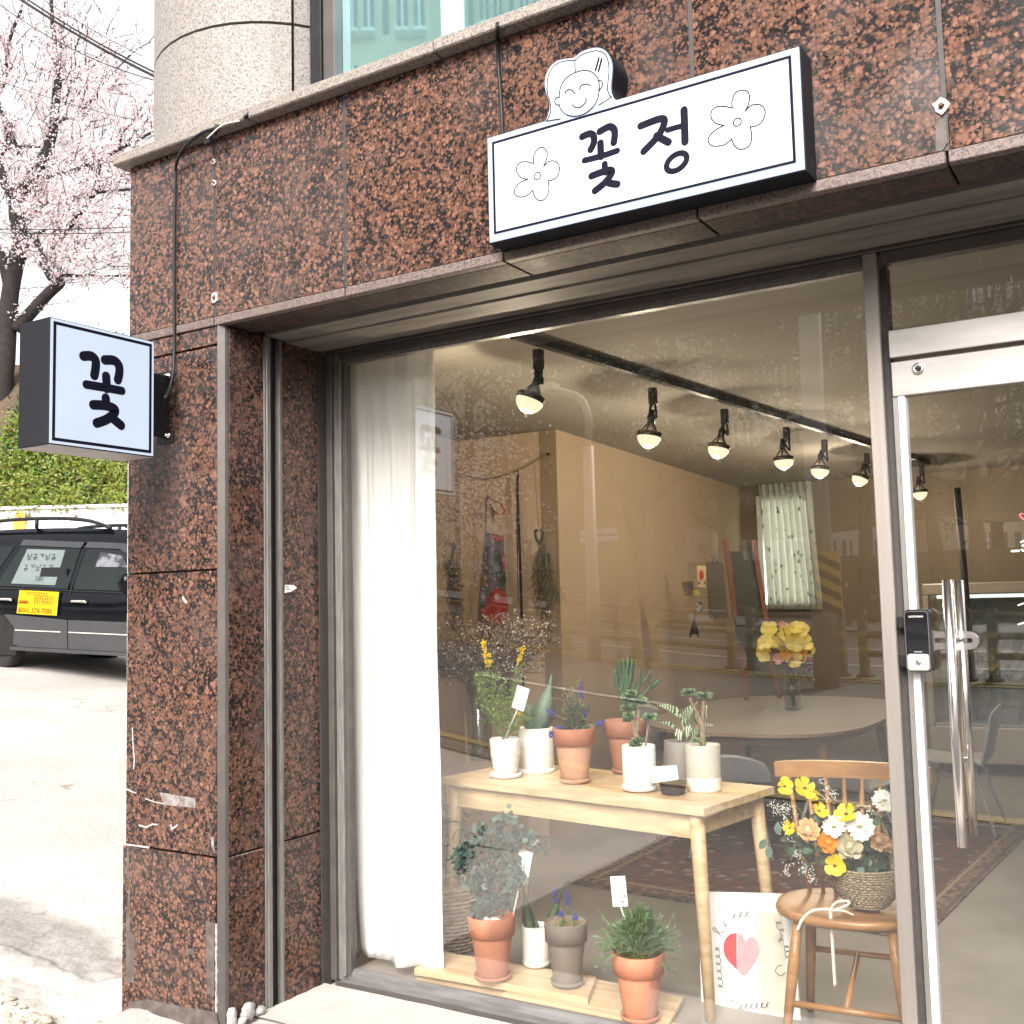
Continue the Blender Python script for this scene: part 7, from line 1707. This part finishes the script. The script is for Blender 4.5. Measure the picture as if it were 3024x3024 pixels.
line(fo_-.45, YL, .13); line(fo_-.2, YL, .13)
for i in range(9): line(fo_*.5, WL, .13, 50-i*9, 47-i*9)
for o in (fo_+1.2, fo_+3.3): line(o, WL, .12)
line(fo_+5.6, YL, .14)
# railing along the middle of the road: paired posts with two rails
RLM = mat('brown_railing', (.14, .105, .07), (.11, .08, .055), 6, .6)
fd = rd_
GRP = 'brown railing bays along the middle of the road'
pst = [1310, 1358, 1608, 1690, 1968, 2004, 2350, 2396, 2735, 2790]
ts = sorted([(RD(x, 1935, 15)-f0).dot(fd) for x in pst]); 
def fpt(t): p = f0.xy.to_3d()+fd*t; return V((p.x, p.y, ground_z(p.x, p.y)))
RA = thing('road_railing', 'brown steel railing with paired posts running along the middle of the road', 'railing', fpt(0))
tt0 = [(RGnd(x, y)-f0).dot(fd) for x, y in ((1645, 1922), (1985, 1940))]; bay = abs(tt0[0]-tt0[1])
for i in range(-4, 7):
    for s_ in (-.16, .16):
        b = fpt(-i*bay+tt0[0]+s_); MB().obox(b+Z_*.47, fd*.055, rn*.055, Z_*.47).obox(b+Z_*.03, fd*.09, rn*.09, Z_*.03).obox(b+Z_*.60, fd*.0565, rn*.0565, Z_*.04, 1).obox(b+Z_*.40, fd*.0565, rn*.0565, Z_*.04, 1).build('post', [RLM, YL], RA)
    for z in (.33, .58, .84):
        a, b = fpt(-i*bay+tt0[0]+.22), fpt(-(i-1)*bay+tt0[0]-.22); MB().tube([a+Z_*z, b+Z_*z], .04, 0, 8).build('rail', RLM, RA)
# far pavement, school fence with boards
ff = fo_+7.2
drape(cp+rn*(ff+3)+rd_*70, cp+rn*(ff+3)-rd_*40, 8, PAV, 'far_pavement', off=.05, seg=1.2)
def fp2(t, o=0): p = cp+rn*(ff+o)+rd_*t; return V((p.x, p.y, ground_z(p.x, p.y)+.05))
SF = thing('school_fence', 'low dark fence with green school zone boards on the far side of the road', 'fence', fp2(0))
for i in range(-6, 22):
    b = fp2(i*2.1); MB().obox(b+Z_*.5, rd_*.04, rn*.04, Z_*.5).obox(b+Z_*.90-rn*.042, rd_*.035, rn*.003, Z_*.010, 1).obox(b+Z_*.86-rn*.042, rd_*.035, rn*.003, Z_*.010, 1).obox(b+Z_*.82-rn*.042, rd_*.035, rn*.003, Z_*.010, 1).build('post', [RLM, WHT], SF)
    for z in (.3, .85): MB().tube([b+Z_*z, fp2((i+1)*2.1)+Z_*z], .03, 0, 6).build('rail', RLM, SF)
    c = fp2(i*2.1+1.05)+Z_*.60; MB().obox(c, rd_*.62, rn*.015, Z_*.12).build('board', mat('board_green', (.05, .05, .03)) if i == -6 else bpy.data.materials['board_green'], SF)
    m = MB(); text_mesh(m, 'SCHOOL ZONE' if i % 2 else '어린이보호구역', rd_ if rd_.cross(Z_).dot(-rn) > 0 else -rd_, Z_, c-rn*.018, .17, .002); m.build('board_lettering', mat('board_yellow', (.55, .48, .15)) if i == -6 else bpy.data.materials['board_yellow'], SF)
# bank of trees and a low wall beyond
MB_w = MB(); 
a, b = fp2(60, 3.2), fp2(-35, 3.2); m = MB().obox(((a+b)/2).xy.to_3d()+Z_*1.2, rd_*47, rn*.15, Z_*1.3); top(m, 'garden_wall', mat('garden_wall_brown', (.20, .155, .115), (.16, .125, .09), 2, .9), 'long low brown garden wall across the road', 'wall')
random.seed(99)
BARKR = mat('grey_bark', (.10, .08, .06), (.07, .055, .045), 10, .9)
PNL = [mat('pine_needles', (.05, .075, .035), (.035, .05, .025), 6, .8)]
def treeR(px, D, hgt, kind, lab, lean=0):
    b = RD(px, 1880, D); b.z = ground_z(b.x, b.y); t = thing('pine_tree' if kind == 'pine' else 'bare_tree', lab, 'tree', b)
    topp = b+Z_*hgt+rd_*lean; P = smooth([b, b.lerp(topp, .4)+rv(.12).xy.to_3d(), topp], 5)
    MB().tube(P, [.20*(1-.7*i/(len(P)-1)) for i in range(len(P))], 0, 8).build('trunk', BARKR, t)
    m = MB(); lf_ = MB()
    for i in range(16 if kind == 'pine' else 26):
        k = rnd(.42, 1); p = P[min(len(P)-1, int(k*(len(P)-1)))]; d = (rv().xy.to_3d().normalized()+Z_*rnd(.1, .8 if kind == 'bare' else .3)); L = hgt*rnd(.18, .34)*(1.25-k*.5)
        Q = [p, p+d*L*.5+Z_*.05, p+d*L+Z_*L*.1]; m.tube(Q, [.05, .035, .012], 0, 5, cap=False)
        for j in range(9):
            q = Q[0].lerp(Q[2], rnd(.3, 1)); e = q+rv(L*.22)+Z_*L*.12
            if kind == 'bare':
                m.tube([q, (q+e)/2+rv(.05), e], [.014, .009, .004], 0, 3, cap=False)
                for z_ in range(3): m.tube([(q+e)/2, e+rv(L*.12)], .004, 0, 3, cap=False)
            else:
                for z_ in range(26): c = e+V((random.gauss(0, .34), random.gauss(0, .34), random.gauss(0, .13))); lf_.leaf(c, rv()+Z_*.5, rv(), rnd(.16, .3), .06, 0, .1, True)
    m.build('branches', BARKR, t)
    if kind == 'pine': tag(lf_.build('needles', PNL, t, fixn=False), kind='stuff')
n_ = ['first', 'second', 'third', 'fourth', 'fifth', 'sixth', 'seventh', 'eighth', 'ninth', 'tenth', 'eleventh', 'twelfth']
for i, (px, D, h, k, ln) in enumerate(((1540, 24, 8.5, 'pine', -.6), (1760, 26, 9.5, 'pine', .8), (2010, 25, 9, 'pine', 0), (2200, 27, 8.0, 'pine', .5), (2420, 27, 8.5, 'pine', -.5), (2560, 24, 8, 'bare', 0), (2790, 24, 8.5, 'bare', .5), (2900, 22, 9, 'bare', 0), (1400, 23, 6, 'bare', 0), (1880, 23, 5.5, 'bare', .3), (2130, 22, 5, 'bare', 0), (2980, 26, 8, 'pine', 0))):
    treeR(px, D, h, k, ('dark pine' if k == 'pine' else 'bare leafless tree')+' across the road, %s from the left in the window reflection' % n_[sorted(range(12), key=lambda q: (1540, 1760, 2010, 2200, 2420, 2560, 2790, 2900, 1400, 1880, 2130, 2980)[q]).index(i)], ln)
# wooded bank behind
m = MB(); m.grid(lambda a, b: (lambda q: V((q.x, q.y, q.z+2.2+b*3.2+noise.noise(V((a*30, b*6, 0)))*.8)))(fp2(70-120*a, 3.6+b*9)), 60, 8); tag(m.build('wooded_bank', mat('leaf_litter', (.115, .085, .05), (.075, .06, .035), 2, .95, detail=9)), kind='structure')
# street lamp, utility post, hazard board, booth
LMP = mat('galvanised', (.42, .40, .36), (.36, .34, .3), 8, .5)
b = RD(1755, 1900, 17); b.z = ground_z(b.x, b.y); zt2 = RD(1742, 1310, 17).z; SL = thing('street_lamp', 'tall galvanised street lamp with a curved arm across the road', 'street lamp', b)
MB().tube([b, V((b.x, b.y, zt2))], [.11, .085], 0, 12).build('pole', LMP, SL); am = [V((b.x, b.y, zt2)), RD(1738, 1240, 17), RD(1722, 1190, 17), RD(1690, 1165, 17), RD(1620, 1150, 17)]; MB().tube(smooth(am, 5), [.06]*21, 0, 10).build('arm', LMP, SL); MB().obox(RD(1600, 1148, 17), rd_*.28, rn*.10, Z_*.05).build('lamp_head', LMP, SL)
b = RD(2435, 1880, 14); b.z = ground_z(b.x, b.y); UP = thing('utility_pole', 'thick concrete utility pole with a black and yellow hazard board across the road', 'pole', b)
MB().tube([b, b+Z_*9], [.16, .13], 0, 16).build('shaft', mat('pole_concrete', (.40, .38, .35), None, 4, .8), UP)
c = RD(2447, 1712, 13.8); ru = rd_ if rd_.cross(Z_).dot(-rn) > 0 else -rd_; oo = c-rn*.02
MB().prism([oo-ru*.17-Z_*.37, oo+ru*.17-Z_*.37, oo+ru*.17+Z_*.37, oo-ru*.17+Z_*.37], rn*.02).build('hazard_board', mat('hazard_yellow', (.55, .38, .04)), UP)
m = MB()
for k in range(-2, 3):
    z = k*.2; m.prism([oo-rn*.002-ru*.169+Z_*(z-.09), oo-rn*.002+ru*.169+Z_*(z+.09), oo-rn*.002+ru*.169+Z_*min(.368, z+.19), oo-rn*.002-ru*.169+Z_*(z+.01)] if abs(z+.09) < .36 else [oo-rn*.002-ru*.1+Z_*.1, oo-rn*.002+ru*.1+Z_*.1, oo-rn*.002+ru*.1+Z_*.12], -rn*.002)
m.build('hazard_stripes', BLK, UP)
b = RD(1830, 1560, 24); BT = thing('guard_booth', 'small brown booth with two pale blue stripes across the road', 'booth', V((b.x, b.y, ground_z(b.x, b.y))))
g0 = ground_z(b.x, b.y); MB().obox((b.x, b.y, g0+1.9), rd_*1.2, rn*.8, Z_*1.9).build('cabin', mat('booth_brown', (.20, .15, .10)), BT)
for py in (1565, 1588): q = RD(1820, py, 22.9); MB().obox(V((b.x, b.y, q.z))-rn*.81, rd_*.5, rn*.008, Z_*.06).build('blue_stripe', mat('pale_blue', (.45, .58, .75)), BT)
# blossoming shrub
b = RD(1375, 1480, 21); g0 = ground_z(b.x, b.y); CB = thing('blossom_shrub', 'small white blossoming tree across the road, at the left in the window reflection', 'tree', V((b.x, b.y, g0)))
MB().tube([V((b.x, b.y, g0)), V((b.x, b.y, b.z))], [.12, .06], 0, 8).build('trunk', BARKR, CB); m = MB()
for i in range(2600): c = V((b.x, b.y, b.z))+V((random.gauss(0, .55), random.gauss(0, .55), random.gauss(0, .9))); m.leaf(c, rv(), rv(), .07, .06, 0, .2, True)
tag(m.build('blossom', [BLO[0]], CB, fixn=False), kind='stuff')
# apartment blocks
WALLS = [mat('cream_block', (.70, .63, .50), (.64, .57, .45), 1, .9), mat('grey_block', (.62, .60, .54), (.56, .54, .5), 1, .9)]; WINM = mat('block_window', (.12, .15, .17), (.2, .23, .24), 3, .15)
def block(px0, px1, D, zt, lab, wm, rot=0, cols=8):
    a, b = RD(px0, 1500, D), RD(px1, 1500, D); a.z = b.z = 0; d = (b-a).normalized(); n = V((-d.y, d.x, 0)); 
    if n.dot(a) < 0: n = -n
    L = (b-a).length; t = thing('apartment_block', lab, 'building', (a+b)/2)
    MB().obox((a+b)/2+n*5+Z_*zt/2, d*L/2, n*5, Z_*zt/2).build('wall', wm, t); MB().obox((a+b)/2+n*5+Z_*(zt+.4), d*(L/2+.3), n*5.3, Z_*.4).build('roof', wm, t)
    m = MB(); fl_ = int(zt/2.9); cw = L/cols
    for j in range(1, fl_):
        for i in range(cols):
            c = a+d*(i+.5)*cw+Z_*(j*2.9+.6)-n*.04; m.obox(c, d*cw*(.30 if i % 3 else .16), n*.05, Z_*.75); 
            if i % 3: m.obox(c-n*.05, d*.05, n*.04, Z_*.75, 1); m.obox(c-Z_*.85-n*.3, d*cw*.42, n*.3, Z_*.08, 1)
    tag(m.build('windows', [WINM, WHT], t), kind='stuff')
block(1425, 2080, 60, 62, 'long cream apartment block across the road behind the pines', WALLS[0], cols=16)
block(2100, 2660, 52, 60, 'tall grey apartment block across the road, right of the cream one', WALLS[1], cols=12)
block(2840, 3300, 48, 50, 'cream apartment block across the road, farthest right in the door reflection', WALLS[0], cols=10)
block(1020, 1325, 45, 48, 'narrow cream apartment block across the road, farthest left in the window reflection', WALLS[0], cols=6)

block(1285, 1455, 50, 12.3, 'low cream apartment block across the road between two taller ones', WALLS[0], cols=4)
